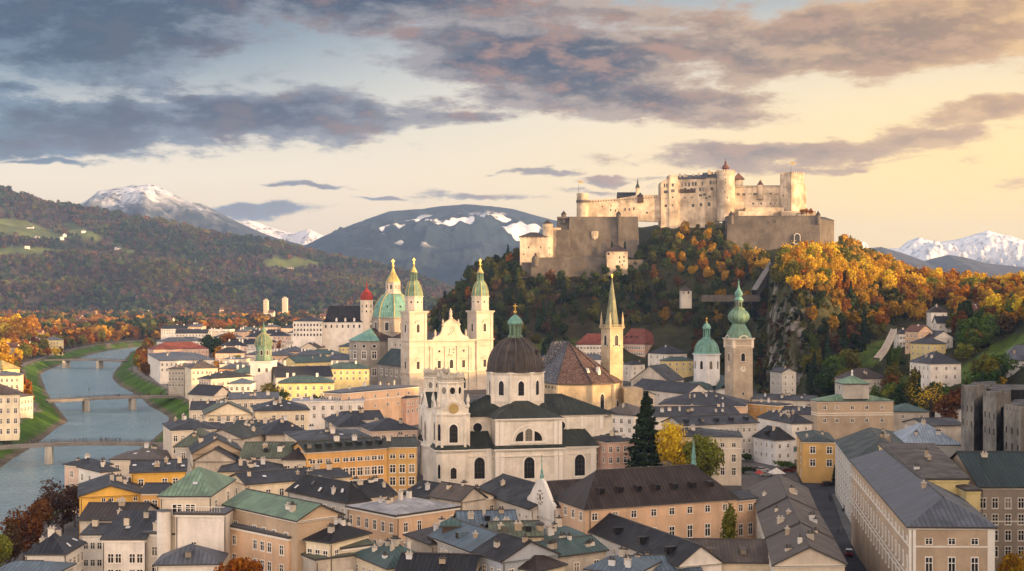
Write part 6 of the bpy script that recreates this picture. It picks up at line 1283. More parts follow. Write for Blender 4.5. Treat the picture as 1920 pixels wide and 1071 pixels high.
    r = M(); rY = 1072; fr = [(X(1366, rY), D(rY)+3), (X(1536, rY), D(rY)), (X(1541, rY), D(rY)+5), (X(1541, rY), D(rY)+30), (X(1366, rY), D(rY)+30)]; bt = [(p[0]+(-1.8 if i in (0, 4) else .8), p[1]-(2 if i < 3 else 0)) for i, p in enumerate(fr)]; r.prism(bt, Zp(463, rY)-5, Zp(405.5, rY), top=fr); ro = r.obj('right_bastion', BAST, T)
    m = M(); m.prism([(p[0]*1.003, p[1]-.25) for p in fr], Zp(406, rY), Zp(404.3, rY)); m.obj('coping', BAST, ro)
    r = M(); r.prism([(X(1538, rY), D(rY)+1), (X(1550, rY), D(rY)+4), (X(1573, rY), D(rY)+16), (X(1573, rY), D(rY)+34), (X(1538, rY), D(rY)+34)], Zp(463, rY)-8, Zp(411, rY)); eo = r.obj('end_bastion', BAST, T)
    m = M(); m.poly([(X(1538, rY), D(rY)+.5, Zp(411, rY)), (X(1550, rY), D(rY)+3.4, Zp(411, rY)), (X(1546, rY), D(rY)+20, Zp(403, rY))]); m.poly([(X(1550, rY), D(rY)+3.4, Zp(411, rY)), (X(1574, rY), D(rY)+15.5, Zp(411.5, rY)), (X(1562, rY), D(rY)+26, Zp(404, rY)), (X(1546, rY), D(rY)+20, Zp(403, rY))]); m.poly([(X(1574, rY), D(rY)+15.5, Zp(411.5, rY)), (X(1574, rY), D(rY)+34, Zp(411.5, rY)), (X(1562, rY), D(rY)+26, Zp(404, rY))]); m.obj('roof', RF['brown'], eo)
    window(T, (X(1494, rY), D(rY)-1.6, Zp(448, rY)), 0, 10*k, 18*k, 'arch_bare', name='gate_arch'); window(T, (X(1452, rY), D(rY)-.6, Zp(415, rY)), 0, 4*k, 6*k, 'bare')
    for px in (1371, 1534): t = rtower(px, rY-.5, 4.4, 404, 411, BAST, 10, 'sentry_turret', 1.0); cone(px, rY-.5, 5.2, 404, 395, 'brown', t, 10)
    # outworks below
    lY = 1070; b = blk('gatehouse', 975, 1030, 444, 494, lY, 16, FORT); hroof(b, rect(X(974, lY), D(lY)-.5, X(1027, lY), D(lY)+16), Zp(444, lY), 3.4, 'hx', 'brown'); wins([(991, 464, 2, 3), (1014, 464, 1.6, 3), (982, 477, 1.8, 2.4), (1004, 477, 3, 4)], lY); m = M()
    for j in range(6): m.box(X(980+8*j, lY), D(lY)-.15, Zp(446, lY), X(982+8*j, lY), D(lY)+.1, Zp(444.6, lY), bot=True)
    m.obj('eave_slots', DARKTRIM, b)
    t = rtower(1027, lY+4, 9.4, 420, 486, name='stair_tower', batter=1.0); cone(1027, lY+4, 10.4, 420, 412, 'brown', t); wins([(1022, 427, 2, 2.4), (1030, 465, 1.4, 3), (1031, 477, 1.4, 3)], lY-.2)
    blk('link_wall', 1036, 1052, 427, 484, lY+8, 8, FORT); blk('dark_link_wall', 1044, 1070, 431, 486, lY+6, 12, BAST)
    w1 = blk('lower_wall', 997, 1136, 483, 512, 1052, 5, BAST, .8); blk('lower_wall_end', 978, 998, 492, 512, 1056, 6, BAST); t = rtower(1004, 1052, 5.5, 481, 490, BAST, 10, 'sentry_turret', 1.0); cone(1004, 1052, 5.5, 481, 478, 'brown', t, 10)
    b = blk('corner_house', 1138, 1177, 471, 508, 1046, 14, FORT); hroof(b, rect(X(1137, 1046), D(1046)-.4, X(1178, 1046), D(1046)+14), Zp(471, 1046), 4.6, 'hx', 'brown'); wins([(1162, 483, 2, 3.4), (1170, 482, 1.8, 3), (1162, 491, 2, 3), (1170, 490, 1.8, 3), (1141, 476, 3, 4), (1167, 497, 1.6, 2), (1150, 475, 1.4, 2), (1172, 475, 1.4, 2)], 1046); blk('lower_wall', 1176, 1206, 487, 510, 1050, 4, BAST, .5)
    m = M(); m.box(X(1272, 1096), D(1096), Zp(424), X(1322, 1096), D(1096)+8, Zp(410)); 
fortress()
def rack_railway():
    T = thing('funicular_track', 'steep railed track climbing the wooded slope under the fortress', 'railway', wy(1452, 1000, 60)); o = T.location
    a, b = wp_y(1414, 548, 905)-o, wp_y(1452, 486, 1040)-o; d = (b-a); s = Vector((d.y, -d.x, 0)).normalized()*1.7; m = M(); u = Vector((0, 0, 1.4)); m.poly([a-s+u, a+s+u, b+s+u, b-s+u]); m.poly([a-s-u*9, a-s+u, b-s+u, b-s-u*9][::-1]); m.poly([a+s-u*9, a+s+u, b+s+u, b+s-u*9]); m.obj('track_bed', W['taupe'], T)
    r = M()
    for t in (-1, -.35, .35, 1): r.tube(a+s*t+u*1.15, b+s*t+u*1.15, .22, n=4)
    r.obj('rail', plain((.30, .29, .28), 'rail steel', .5), T)
    T = thing('covered_stairway', 'covered stairway with pale parapets climbing beside the small meadow', 'stairway', wy(1660, 700, 20)); o = T.location
    pts = [wp_y(1644, 672, 690), wp_y(1658, 655, 705), wp_y(1666, 640, 720), wp_y(1676, 618, 745)]; m, r = M(), M()
    for a, b in zip(pts, pts[1:]):
        a, b = a-o, b-o; s = Vector(((b-a).y, -(b-a).x, 0)).normalized()*1.4; u = Vector((0, 0, .6)); m.poly([a-s+u*.5, a+s+u*.5, b+s+u*.5, b-s+u*.5])
        for sg in (-1, 1): c, d = a+s*sg, b+s*sg; w_ = s*.12; r.poly([c-w_-u*3, d-w_-u*3, d-w_+u, c-w_+u][::-1]); r.poly([c+w_-u*3, d+w_-u*3, d+w_+u, c+w_+u]); r.poly([c-w_+u, d-w_+u, d+w_+u, c+w_+u][::-1]); 
    m.obj('steps', W['taupe'], T); r.obj('parapet', W['stonegrey'], T)
    T = thing('viaduct', 'low white terrace viaduct crossing the wood behind the onion helms', 'viaduct', wy(1380, 905, 45)); o = T.location
    m = M(); a, b = wp_y(1318, 556, 900)-o, wp_y(1420, 552, 915)-o; m.box(a.x, 0, a.z-3.5, b.x, 5, a.z); m.box(a.x, -.3, a.z, b.x, 0.2, a.z+1.0); m.obj('deck_wall', BAST, T)
    m = M(); m.box(wy(1278, 900).x-o.x, -2, 4, wy(1298, 900).x-o.x, 6, zat(545, 900)-45); m.obj('gatehouse', W['stonegrey'], T); q = rect(wy(1278, 900).x-o.x, -2, wy(1298, 900).x-o.x, 6); hroof(T, q, zat(545, 900)-45, 3, 'px', 'brown')
    for x in (1283, 1292): window(T, (wy(x, 900).x-o.x, -2.02, zat(549, 900)-45), 0, 1.4, 1.8, 'plain')
def wp_y(px, py, Y): return Vector(((px-960)/FPX*Y, Y, zat(py, Y)))
rack_railway()
def ruin():
    Y = 352; T = thing('rock_bastion', 'weathered grey stepped stone bastion with crenels and dark flat roofs', 'bastion', (*wy(1860, Y).to_2d(), 0)); o = T.location
    def P(px, py, z): v = wp(px, py, z)-o; return v.to_2d()
    def zc(py, Y_): return zat(py, Y_)
    for x0, xm, x1, yt, Ya, hgt in ((1802, 1826, 1846, 734, 362, 0), (1843, 1868, 1884, 746, 345, 0), (1882, 1914, 1990, 773, 325, 0)):
        z = zat(yt, Ya); a = wy(x0, Ya+9)-o; b = wy(xm, Ya)-o; c = wy(x1, Ya+12)-o; n = (c-b).to_2d(); dep = Vector((14, 30))
        pl_ = [a.to_2d(), b.to_2d(), c.to_2d()+Vector((0, 0)), c.to_2d()+dep, a.to_2d()+dep]
        m = M(); m.prism([tuple(p) for p in pl_], -1, z, 0, 1); s = m.obj('bastion_wall', [RUIN, RF['black']], T)
        cr = M()
        for i in (0, 1):
            p, q = pl_[i], pl_[i+1]; nn = max(2, int((q-p).length/1.6)); d_ = (q-p).normalized(); nv = Vector((-d_.y, d_.x))*.5
            for j in range(nn): u, v = p.lerp(q, (j+.15)/nn), p.lerp(q, (j+.75)/nn); cr.prism([tuple(u), tuple(v), tuple(v+nv), tuple(u+nv)], z-.02, z+1.3)
        cr.obj('battlement', RUIN, s)
        rg = random.Random(int(x0))
        for i in (0, 1):
            for zz in (z-5, z-9):
                face_windows(T, pl_[i], pl_[i+1], zz, 3 if i == 0 else 2, .7, 1.6, 'bare', name='embrasure')
    m = M(); a = wy(1862, 375)-o; b = wy(1990, 375)-o; z = zat(731, 375); m.box(a.x, a.y, z-3, b.x, a.y+22, z); m.obj('flat_roof', RF['black'], T)
    m = M(); a = wy(1884, 350)-o; z = zat(765, 350); m.box(a.x, a.y-6, z-2.2, a.x+22, a.y+10, z); m.obj('upper_roof', RF['black'], T)
ruin()

# ------------------------------------------------------------------ hills and mountains
def interp(pts, x):
    xs, ys = zip(*pts); return np.interp(x, xs, ys)
def range_mesh(name, crest, Dc, front, back, mat, z0=-5., rough=1.0, nx=260, ny=70, ns=.0012, seed=0., p=1.15, colour=None, spur=.25):
    """a mountain with its crest line at distance Dc seen under the photograph's silhouette; front/back = depth of the slopes"""
    px = np.linspace(crest[0][0], crest[-1][0], nx); py = interp(crest, px); zc = HC-(py-HY)*Dc/FPX
    t = np.concatenate([np.linspace(-1, 0, ny*2//3), np.linspace(0, 1, ny//3+1)[1:]]); XX = []
    P = np.zeros((len(t), nx, 3))
    for j, tt in enumerate(t):
        Y = Dc+tt*(front if tt < 0 else back); P[j, :, 1] = Y; P[j, :, 0] = (px-960)/FPX*(Dc*.5+Y*.5) if Y > 0 else 0
        P[j, :, 2] = z0+(zc-z0)*np.maximum(0, 1-abs(tt))**p
    F = P.reshape(-1, 3); n = vnoise(F[:, 0], F[:, 1], ns, seed, 7); rd = np.abs(vnoise(F[:, 0], F[:, 1], ns*1.7, seed+5, 5))
    tt = np.repeat(np.abs(t), nx); amp = (np.tile(zc, len(t))-z0)*spur*rough*np.clip(tt*5, .0, 1)*np.clip((1-tt)*3, 0, 1)
    F[:, 2] += (n*.55-(rd-.25)*.9)*amp
    F[:, 2] += vnoise(F[:, 0], F[:, 1], ns*9, seed+2, 4)*(np.tile(zc, len(t))*.012)*np.clip(tt*30+.35, 0, 1)
    c = colour(F) if colour else None
    me = grid_mesh(name, F, nx, mat, c); o = tag(link(name, me), kind='structure'); return o, F, nx
def snow_mat(name, low, snowc, z0, z1, trees=.5, rocky=(.12, .11, .11)):
    def fn(t, b):
        g = t.new('ShaderNodeNewGeometry'); pos = g.outputs['Position']; px_, py_, pz = t.sep(pos)
        n = t.noise(t.vscale(pos, (.006, .006, .006)), 1.0, 8, .65); n2 = t.noise(t.vscale(pos, (.020, .020, .006)), 1.0, 6, .7)
        h = t.map(t.math('ADD', pz, t.math('MULTIPLY', t.math('SUBTRACT', n, .5), (z1-z0)*1.5)), z0, z1)
        m = t.math('MULTIPLY', h, t.map(n2, .36, .52)); nz = t.sep(g.outputs['Normal'])[2]
        base = t.mix(t.map(n, .4, .6), low, rocky)
        t.put(b.inputs['Base Color'], t.mix(m, base, snowc)); b.inputs['Roughness'].default_value = .9; bump(t, b, n2, .5, 30.)
    return material(name, fn)
FAR_SNOW = snow_mat('snowy summit', (.014, .026, .036), (.60, .62, .66), 430, 680, rocky=(.05, .06, .07))
PEAK2 = snow_mat('snowy ridge', (.05, .06, .07), (.62, .62, .64), 120, 340, rocky=(.16, .16, .17))
ALPS = snow_mat('snowy alps', (.16, .16, .17), (.78, .76, .74), 130, 420, rocky=(.28, .27, .27))
def patch_mat(name, low, zs, ze, thr):
    def fn(t, b):
        g = t.new('ShaderNodeNewGeometry'); pos = g.outputs['Position']; pz = t.sep(pos)[2]
        n = t.noise(t.vscale(pos, (.0042, .0042, .0042)), 1.0, 3, .5); n2 = t.noise(t.vscale(pos, (.012, .012, .012)), 1.0, 6, .7)
        m = t.math('MULTIPLY', t.map(t.math('ADD', n, t.math('MULTIPLY', t.math('SUBTRACT', n2, .5), .10)), thr, thr+.02), t.math('MULTIPLY', t.map(pz, zs, zs+70), t.map(pz, ze, ze-60)))
        base = t.mix(t.map(n2, .35, .65), low, tuple(c*.55 for c in low))
        t.put(b.inputs['Base Color'], t.mix(m, base, (.70, .70, .70))); b.inputs['Roughness'].default_value = .95; bump(t, b, n2, .6, 25.)
    return material(name, fn)
MID = patch_mat('wooded mountain with clearings', (.020, .040, .055), 250, 480, .59)  # bluish forest tone, distance haze put into the base colour
BLUE = patch_mat('distant wooded hill', (.055, .055, .055), 9000, 9500, .9)
range_mesh('mountain', [(60, 470), (147, 384), (167, 373), (187, 358), (207, 355), (233, 350), (253, 347), (283, 346), (300, 352), (327, 365), (350, 375), (377, 382), (400, 393), (427, 407), (447, 417), (483, 433), (520, 447), (563, 458), (640, 490), (700, 540)], 7400, 2400, 2000, FAR_SNOW, seed=2., spur=.30, nx=320, ns=.0016)
range_mesh('mountain', [(380, 470), (447, 416), (467, 413), (483, 417), (500, 424), (520, 430), (547, 437), (562, 434), (580, 430), (600, 438), (625, 452), (660, 480)], 8600, 1600, 1200, PEAK2, seed=9., spur=.35, ns=.002)
range_mesh('mountain', [(470, 540), (540, 478), (570, 463), (600, 446), (650, 425), (690, 410), (730, 396), (790, 392), (830, 386), (870, 383), (920, 386), (960, 392), (1000, 403), (1035, 412), (1080, 422), (1180, 440), (1300, 470), (1400, 520)], 7000, 2600, 1500, MID, seed=4., spur=.28, nx=300, ns=.0015)
range_mesh('mountain', [(1500, 480), (1600, 462), (1660, 466), (1685, 466), (1702, 452), (1722, 445), (1740, 449), (1757, 455), (1772, 452), (1790, 450), (1812, 444), (1832, 438), (1853, 432), (1872, 438), (1895, 442), (1925, 453), (1980, 446), (2060, 470), (2140, 510)], 11700, 2600, 700, ALPS, seed=6., spur=.5, nx=260, ns=.0022)
range_mesh('hill', [(1560, 480), (1600, 468), (1652, 463), (1690, 474), (1733, 489), (1752, 484), (1780, 478), (1810, 483), (1850, 494), (1900, 499), (1960, 506), (2100, 540)], 6200, 2000, 1500, BLUE, seed=12., spur=.15)

# the wooded ridge on the left of the valley
CREST = [(-500, 300), (-200, 325), (0, 349), (33, 361), (67, 372), (100, 380), (127, 384), (173, 390), (213, 397), (247, 405), (283, 409), (333, 419), (383, 433), (417, 441), (467, 444), (517, 453), (567, 464), (617, 478), (650, 483), (700, 493), (760, 508), (830, 535), (880, 552), (960, 565)]
MEAD2 = [[(-60, 408), (30, 408), (75, 425), (125, 440), (128, 450), (60, 448), (20, 440), (-60, 445)], [(-60, 470), (20, 462), (90, 465), (130, 470), (60, 478), (-60, 480)], [(112, 418), (140, 418), (170, 432), (192, 445), (180, 452), (150, 445), (128, 436)], [(195, 452), (225, 458), (258, 472), (250, 482), (215, 468)],
         [(488, 490), (520, 482), (560, 484), (620, 494), (590, 500), (545, 505), (505, 500)]]
hpx = np.linspace(-500, 960, 250); hpy = interp(CREST, hpx); HD, HF = 4700., 1500.
hz = HC-(hpy-HY)*HD/FPX; ht = np.concatenate([np.linspace(-1, 0, 90), np.linspace(0, 1, 12)[1:]])
HP = np.zeros((len(ht), len(hpx), 3))
for j, t_ in enumerate(ht):
    Y = HD+t_*(HF if t_ < 0 else 900); HP[j, :, 1] = Y; HP[j, :, 0] = (hpx-960)/FPX*Y
    s = max(0, 1-abs(t_)); HP[j, :, 2] = -3+(hz+3)*(s**1.05)
HPf = HP.reshape(-1, 3); tabs = np.repeat(np.abs(ht), len(hpx)); env = np.clip(tabs*4, 0, 1)*np.clip((1-tabs)*3, 0, 1)
HPf[:, 2] += (vnoise(HPf[:, 0], HPf[:, 1], .0017, 3.3, 5)*42-np.abs(vnoise(HPf[:, 0], HPf[:, 1], .0022, 7.7, 4))*75+14)*env*np.clip(np.tile(hz, len(ht))/220, .15, 1)
mpx, mpy = pxy(HPf[:, 0], HPf[:, 1], HPf[:, 2])
hc = np.tile(np.array([.045, .036, .022]), (len(HPf), 1)); inm = np.zeros(len(HPf), bool)
for m_ in MEAD2: inm |= inpoly(mpx, mpy, m_)
inm &= np.repeat(ht, len(hpx)) < .0
hc[inm] = (.085, .105, .030)
tag(link('hill', grid_mesh('hill', HPf, len(hpx), attr_mat('wooded hill', nscale=.01, lo=.7, hi=1.2), hc)), kind='structure')

# ------------------------------------------------------------------ trees as merged woods (far off) and as single trees
def crown_pts(rng, n, rx, ry, rz, lobes=9, sh=.55):
    """points through a lumpy crown: several lobes, denser towards the outside, with gaps between"""
    c = rng.normal(size=(lobes, 3)); c /= np.linalg.norm(c, axis=1)[:, None]; c *= rng.uniform(.3, .80, lobes)[:, None]; c[:, 2] *= .9
    r = rng.uniform(.20, .50, lobes); c[0] = 0; r[0] = .5
    k = rng.integers(0, lobes, n); d = rng.normal(size=(n, 3)); d /= np.linalg.norm(d, axis=1)[:, None]
    rad = r[k]*rng.uniform(sh, 1.0, n)**.6; rad = rad*np.where(rng.uniform(0, 1, n) < .14, rng.uniform(1.05, 1.5, n), 1); p = c[k]+d*rad[:, None]
    return p*np.array([rx, ry, rz]), d
def cards(rng, P, N, size, droop=0.):
    """one small leaf spray (two crossed triangles would be heavier; one bent quad reads well) per point"""
    n = len(P); nn = N+rng.normal(size=(n, 3))*.55; nn /= np.linalg.norm(nn, axis=1)[:, None]
    a = np.cross(nn, rng.normal(size=(n, 3))); a /= np.linalg.norm(a, axis=1)[:, None]; b = np.cross(nn, a); s = size*rng.uniform(.6, 1.35, n)[:, None]
    V = np.stack([P-a*s-b*s*.55, P+a*s*.25-b*s*.75, P+a*s*1.05+b*s*.2, P-a*s*.2+b*s*.85], 1); return V.reshape(-1, 3)
def quads_mesh(name, V, mat, col=None):
    n = len(V)//4; me = bpy.data.meshes.new(name); me.vertices.add(len(V)); me.vertices.foreach_set('co', V.astype(np.float32).ravel()); me.loops.add(len(V)); me.loops.foreach_set('vertex_index', np.arange(len(V), dtype=np.int32))
    me.polygons.add(n); me.polygons.foreach_set('loop_start', np.arange(0, len(V), 4, dtype=np.int32)); me.polygons.foreach_set('loop_total', np.full(n, 4, np.int32)); me.materials.append(mat)
    if col is not None: ca = me.color_attributes.new('col', 'FLOAT_COLOR', 'POINT'); ca.data.foreach_set('color', np.concatenate([np.repeat(col, 4, 0), np.ones((len(V), 1))], 1).astype(np.float32).ravel())
    me.update(); return me
def woods_mat(name):
    m = bpy.data.materials.new(name); m.use_nodes = True; t = NT(m.node_tree); t.n.clear(); a = t.new('ShaderNodeAttribute'); a.attribute_name = 'col'
    d = t.new('ShaderNodeBsdfDiffuse'); t.put(d.inputs[0], a.outputs[0]); tr = t.new('ShaderNodeBsdfTranslucent'); t.put(tr.inputs[0], a.outputs[0]); x = t.new('ShaderNodeMixShader'); x.inputs[0].default_value = .3
    t.l.new(d.outputs[0], x.inputs[1]); t.l.new(tr.outputs[0], x.inputs[2]); t.l.new(x.outputs[0], t.new('ShaderNodeOutputMaterial').inputs[0]); return m
WOODS = woods_mat('mixed autumn woods')
PAL = dict(green=(.055, .075, .022), dgreen=(.030, .044, .018), olive=(.105, .100, .024), rust=(.13, .062, .022), brown=(.080, .052, .028), orange=(.28, .11, .016), gold=(.34, .19, .022), plum=(.070, .045, .034), grey=(.085, .066, .050))
def woods(name, XYZ, size, colnames, npt, leaf, rng, label=None):
    """XYZ crown centres, size radii, colnames colours; merges small crowns of npt leaf sprays"""
    base = [crown_pts(rng, npt, 1, 1, 1.15, 6) for _ in range(6)]; VV, CC = [], []
    for k, (p, s, cn) in enumerate(zip(XYZ, size, colnames)):
        P, N = base[k % 6]; ang = rng.uniform(0, 6.28); ca, sa = math.cos(ang), math.sin(ang); rot = np.array([[ca, -sa, 0], [sa, ca, 0], [0, 0, 1]]); tall = 1.25 if cn == 'conifer' else 1
        Q = P@rot.T*s
        if cn == 'conifer':
            Q = Q*np.array([.62, .62, 1.5]); fz = (Q[:, 2]/s/1.8+1)/2; Q[:, :2] *= np.clip(1.5*(1-fz), .1, 1.2)[:, None]
        VV.append(cards(rng, Q+p, N@rot.T, leaf*s)); c = np.array(PAL['dgreen' if cn == 'conifer' else cn])*rng.uniform(.75, 1.3); CC.append(c*rng.uniform(.85, 1.18, (npt, 1))*(1+.55*mnoise.noise((p[0]*.004, p[1]*.004, 3.))))
    me = quads_mesh(name, np.concatenate(VV), WOODS, np.concatenate(CC)); return tag(link(name, me), label, None, None, 'stuff')
rng = np.random.default_rng(3)
# far hillside
N = 9500; u = rng.uniform(-60, 900, N); v = rng.uniform(0, 1, N)**.9; idx = np.clip(np.searchsorted(hpx, u), 1, len(hpx)-1); jr = np.clip((v*89).astype(int), 0, 89)
C = HP[jr, idx]+rng.normal(size=(N, 3))*np.array([4, 9, 0]); cpx, cpy = pxy(C[:, 0], C[:, 1], C[:, 2]+3); ok = np.ones(N, bool)
for m_ in MEAD2: ok &= ~inpoly(cpx, cpy, m_)
C = C[ok]; v = v[ok]; C[:, 2] += 3; g = vnoise(C[:, 0], C[:, 1], .0035, 1.0, 4)
names = []
for gg, vv, r_ in zip(g, v, rng.uniform(0, 1, len(C))):
    x = gg*1.3+r_*.7-.35
    names.append('conifer' if x < -.42 else 'dgreen' if x < -.25 else 'green' if x < -.12 else 'plum' if x < .06 else 'green' if x < .12 else 'brown' if x < .28 else 'grey' if x < .42 else 'rust' if x < .47 else 'olive')
woods('hillside_woods', C, rng.uniform(7, 12.5, len(C)), names, 26, .42, rng, 'autumn forest covering the long ridge beyond the valley')
# valley floor: mixed trees between the last houses and the hill
N = 2600; Y = 1650*np.exp(rng.uniform(0, 1, N)*math.log(3300/1650)); px_ = rng.uniform(-40, 860, N); X = (px_-960)/FPX*Y; d = river_d(X, Y); ok = (d > 30) & ~((px_ > 300) & (Y < 1900) & (rng.uniform(0, 1, N) < .6))
X, Y, px_ = X[ok], Y[ok], px_[ok]; sz = rng.uniform(6.5, 11.5, len(X)); C = np.stack([X, Y, sz*.8], 1); g = vnoise(X, Y, .008, 5., 3)
names = []
for gg, r_, yy in zip(g, rng.uniform(0, 1, len(X)), Y):
    x = gg*.9+r_; names.append('dgreen' if x < .12 else 'olive' if x < .34 else 'green' if x < .42 else 'brown' if x < .62 else 'rust' if x < .82 else 'orange' if x < 1.02 else 'gold')
woods('valley_woods', C, sz, names, 55, .34, rng, 'autumn woods on the valley floor among the scattered suburbs')

FARM = [tuple(HPf[i]) for i in np.random.default_rng(21).choice(np.where(inm)[0], 8, replace=False)]

# ------------------------------------------------------------------ single trees
def trunk_mesh(seed, h, r, spread, nl=6, forks=2):
    rg = random.Random(seed); m = M(); p = Vector((0, 0, -1.)); segs = 5
    pts = [Vector((rg.uniform(-.1, .1)*i*.4, rg.uniform(-.1, .1)*i*.4, h*i/segs-(1 if i == 0 else 0))) for i in range(segs+1)]
    for i in range(segs): m.tube(pts[i], pts[i+1], r*(1-i/segs*.75), r*(1-(i+1)/segs*.75), 6)
    for k in range(nl):
        t = rg.uniform(.35, .9); b = pts[0].lerp(pts[-1], t); a = 2.4*k+rg.uniform(-.4, .4); L = spread*rg.uniform(.6, 1.0)*(1.15-t*.5); e = b+Vector((math.cos(a)*L, math.sin(a)*L, L*rg.uniform(.5, 1.1))); mid = b.lerp(e, .5)+Vector((0, 0, L*.08))
        m.tube(b, mid, r*.42*(1.1-t*.5), r*.26, 5); m.tube(mid, e, r*.26, r*.08, 4)
        for q in range(forks): aa = a+rg.uniform(-.9, .9); f = mid+Vector((math.cos(aa)*L*.5, math.sin(aa)*L*.5, L*rg.uniform(.3, .8))); m.tube(mid, f, r*.2, r*.05, 4)
    return m.mesh('trunk', BARK)
def crown_mesh(seed, rx, rz, n, leaf, lobes=10, sh=.5, zc=None):
    g = np.random.default_rng(seed); P, Nn = crown_pts(g, n, rx, rx, rz, lobes, sh); P[:, 2] += zc if zc is not None else rz*.95; return quads_mesh('crown', cards(g, P, Nn, leaf), LEAF['green'])
def conifer_mesh(seed, h, r, n, leaf, taper=1.0, layers=16, z0=.08):
    g = np.random.default_rng(seed); k = g.integers(0, layers, n); t = (k+g.uniform(0, .55, n))/layers; t = t**.92; ang = g.uniform(0, 6.283, n); arms = np.round(ang*7/6.283+k*.5)/7*6.283; ang = np.where(g.uniform(0, 1, n) < .75, arms+g.normal(size=n)*.16, ang)
    ra = g.uniform(.25, 1, n)**.55; R_ = r*(1-t)**taper*g.uniform(.8, 1.12, n)*(.8+.2*np.sin(k*2.3+ang)); rad = R_*ra; z = h*(z0+(1-z0)*t)-rad*.28+.03*h*ra**2
    P = np.stack([rad*np.cos(ang), rad*np.sin(ang), z], 1); N = np.stack([np.cos(ang)*.5, np.sin(ang)*.5, np.full(n, .85)], 1); return quads_mesh('crown', cards(g, P, N, leaf), LEAF['conifer'])
BROAD = [(crown_mesh(20+i, 5.7, 6.4, 1050, .60, 15, .4, 8.4), trunk_mesh(i, 9, .38, 4.2)) for i in range(7)]
THIN = [(crown_mesh(60+i, 5.0, 6.6, 230, .62, 12, .6, 8.8), trunk_mesh(60+i, 11, .34, 4.6, 10, 3)) for i in range(3)]
TALL = [(crown_mesh(40+i, 3.7, 7.8, 800, .58, 15, .4, 10), trunk_mesh(40+i, 11, .34, 3.0)) for i in range(3)]
SPRUCE = [(conifer_mesh(80+i, 20, 4.2, 900, .62), trunk_mesh(90+i, 18, .34, .4, 2, 0)) for i in range(3)]
def tree(name, label, cat, loc, kind, leaf, scale=1., sz=1., group=None, rz=None, meshes=None, pool={}):
    ms = meshes or rnd.choice(kind); T = thing(name, label, cat, loc, rnd.uniform(0, 6.28) if rz is None else rz, group); T.scale = (scale, scale, scale*sz)
    c = link('crown', ms[0], T); link('trunk', ms[1], T)
    if leaf: c.material_slots[0].link = 'OBJECT'; c.material_slots[0].material = LEAF[leaf]
    return T
def gz(x, y): return float(ground_z(np.array([x]), np.array([y]))[0])
def on_ground(px, py, guess=(380, 1800)):
    """ground point seen at a pixel"""
    Ys = np.geomspace(guess[0], guess[1], 900); X = (px-960)/FPX*Ys; z = ground_z(X, Ys); yy = HY+FPX*(HC-z)/Ys; k = np.where(yy <= py)[0]; k = k[0] if len(k) else -1; return Vector((X[k], Ys[k], z[k]))
# hill woods: sample spots on the slopes that face the town
NOTREE = [[(1045, 395), (1240, 395), (1365, 395), (1365, 408), (1240, 412), (1200, 412), (1196, 480), (1180, 470), (1135, 470), (1130, 505), (975, 510), (975, 440)], [(1366, 400), (1580, 400), (1575, 464), (1366, 464)], [(1408, 555), (1445, 480), (1462, 480), (1425, 556)], [(1640, 690), (1650, 640), (1672, 612), (1685, 612), (1672, 690)],
          [(1680, 690), (1684, 605), (1760, 605), (1810, 665), (1810, 740), (1700, 740)], [(1270, 558), (1270, 536), (1300, 536), (1302, 558)], [(1740, 610), (1740, 570), (1782, 570), (1790, 610)], [(1805, 590), (1805, 570), (1848, 570), (1848, 590)], [(1875, 740), (1875, 640), (1960, 640), (1960, 740)], [(1595, 740), (1595, 690), (1668, 690), (1668, 740)],
          [(1426, 730), (1438, 640), (1446, 585), (1472, 545), (1492, 560), (1500, 640), (1512, 700), (1520, 740)], [(1070, 700), (1075, 614), (1300, 614), (1300, 700)]]
cand = []; R2 = np.random.default_rng(11)
for _ in range(16000):
    Y = R2.uniform(560, 1200); px_ = R2.uniform(815, 2010); X = (px_-960)/FPX*Y; cand.append((X, Y, px_))
cand = np.array(cand); cz = ground_z(cand[:, 0], cand[:, 1]); dz = (ground_z(cand[:, 0], cand[:, 1]+8)-cz)/8; cpy = HY+FPX*(HC-cz)/cand[:, 1]; cpt = HY+FPX*(HC-cz-9)/cand[:, 1]
ok = (cz > 2.5) & (dz > -.05) & (dz < 1.6) & ~((cand[:, 1] > 1090) & (cand[:, 2] > 1030) & (cand[:, 2] < 1580))
for pl_ in NOTREE: ok &= ~(inpoly(cand[:, 2], cpy, pl_) | inpoly(cand[:, 2], cpt, pl_))
for pl_ in MEADOWS: ok &= ~(inpoly(cand[:, 2], cpy, pl_) | inpoly(cand[:, 2], cpt, pl_))
cand, cz, cpy, cpt = cand[ok], cz[ok], cpy[ok], cpt[ok]; keep = []; cell = {}
for i in range(len(cand)):
    x, y = cand[i, :2]; md = 7.2 if cand[i, 2] > 1480 else 7.8; key = (int(x//8), int(y//8)); good = True
    for a in (-1, 0, 1):
        for b in (-1, 0, 1):
            for j in cell.get((key[0]+a, key[1]+b), ()):
                if (cand[j, 0]-x)**2+(cand[j, 1]-y)**2 < md*md: good = False
    if good: cell.setdefault(key, []).append(i); keep.append(i)
def pick(tab): 
    r = rnd.random()*sum(w_ for _, w_ in tab)
    for n_, w_ in tab:
        r -= w_
        if r <= 0: return n_
    return tab[-1][0]
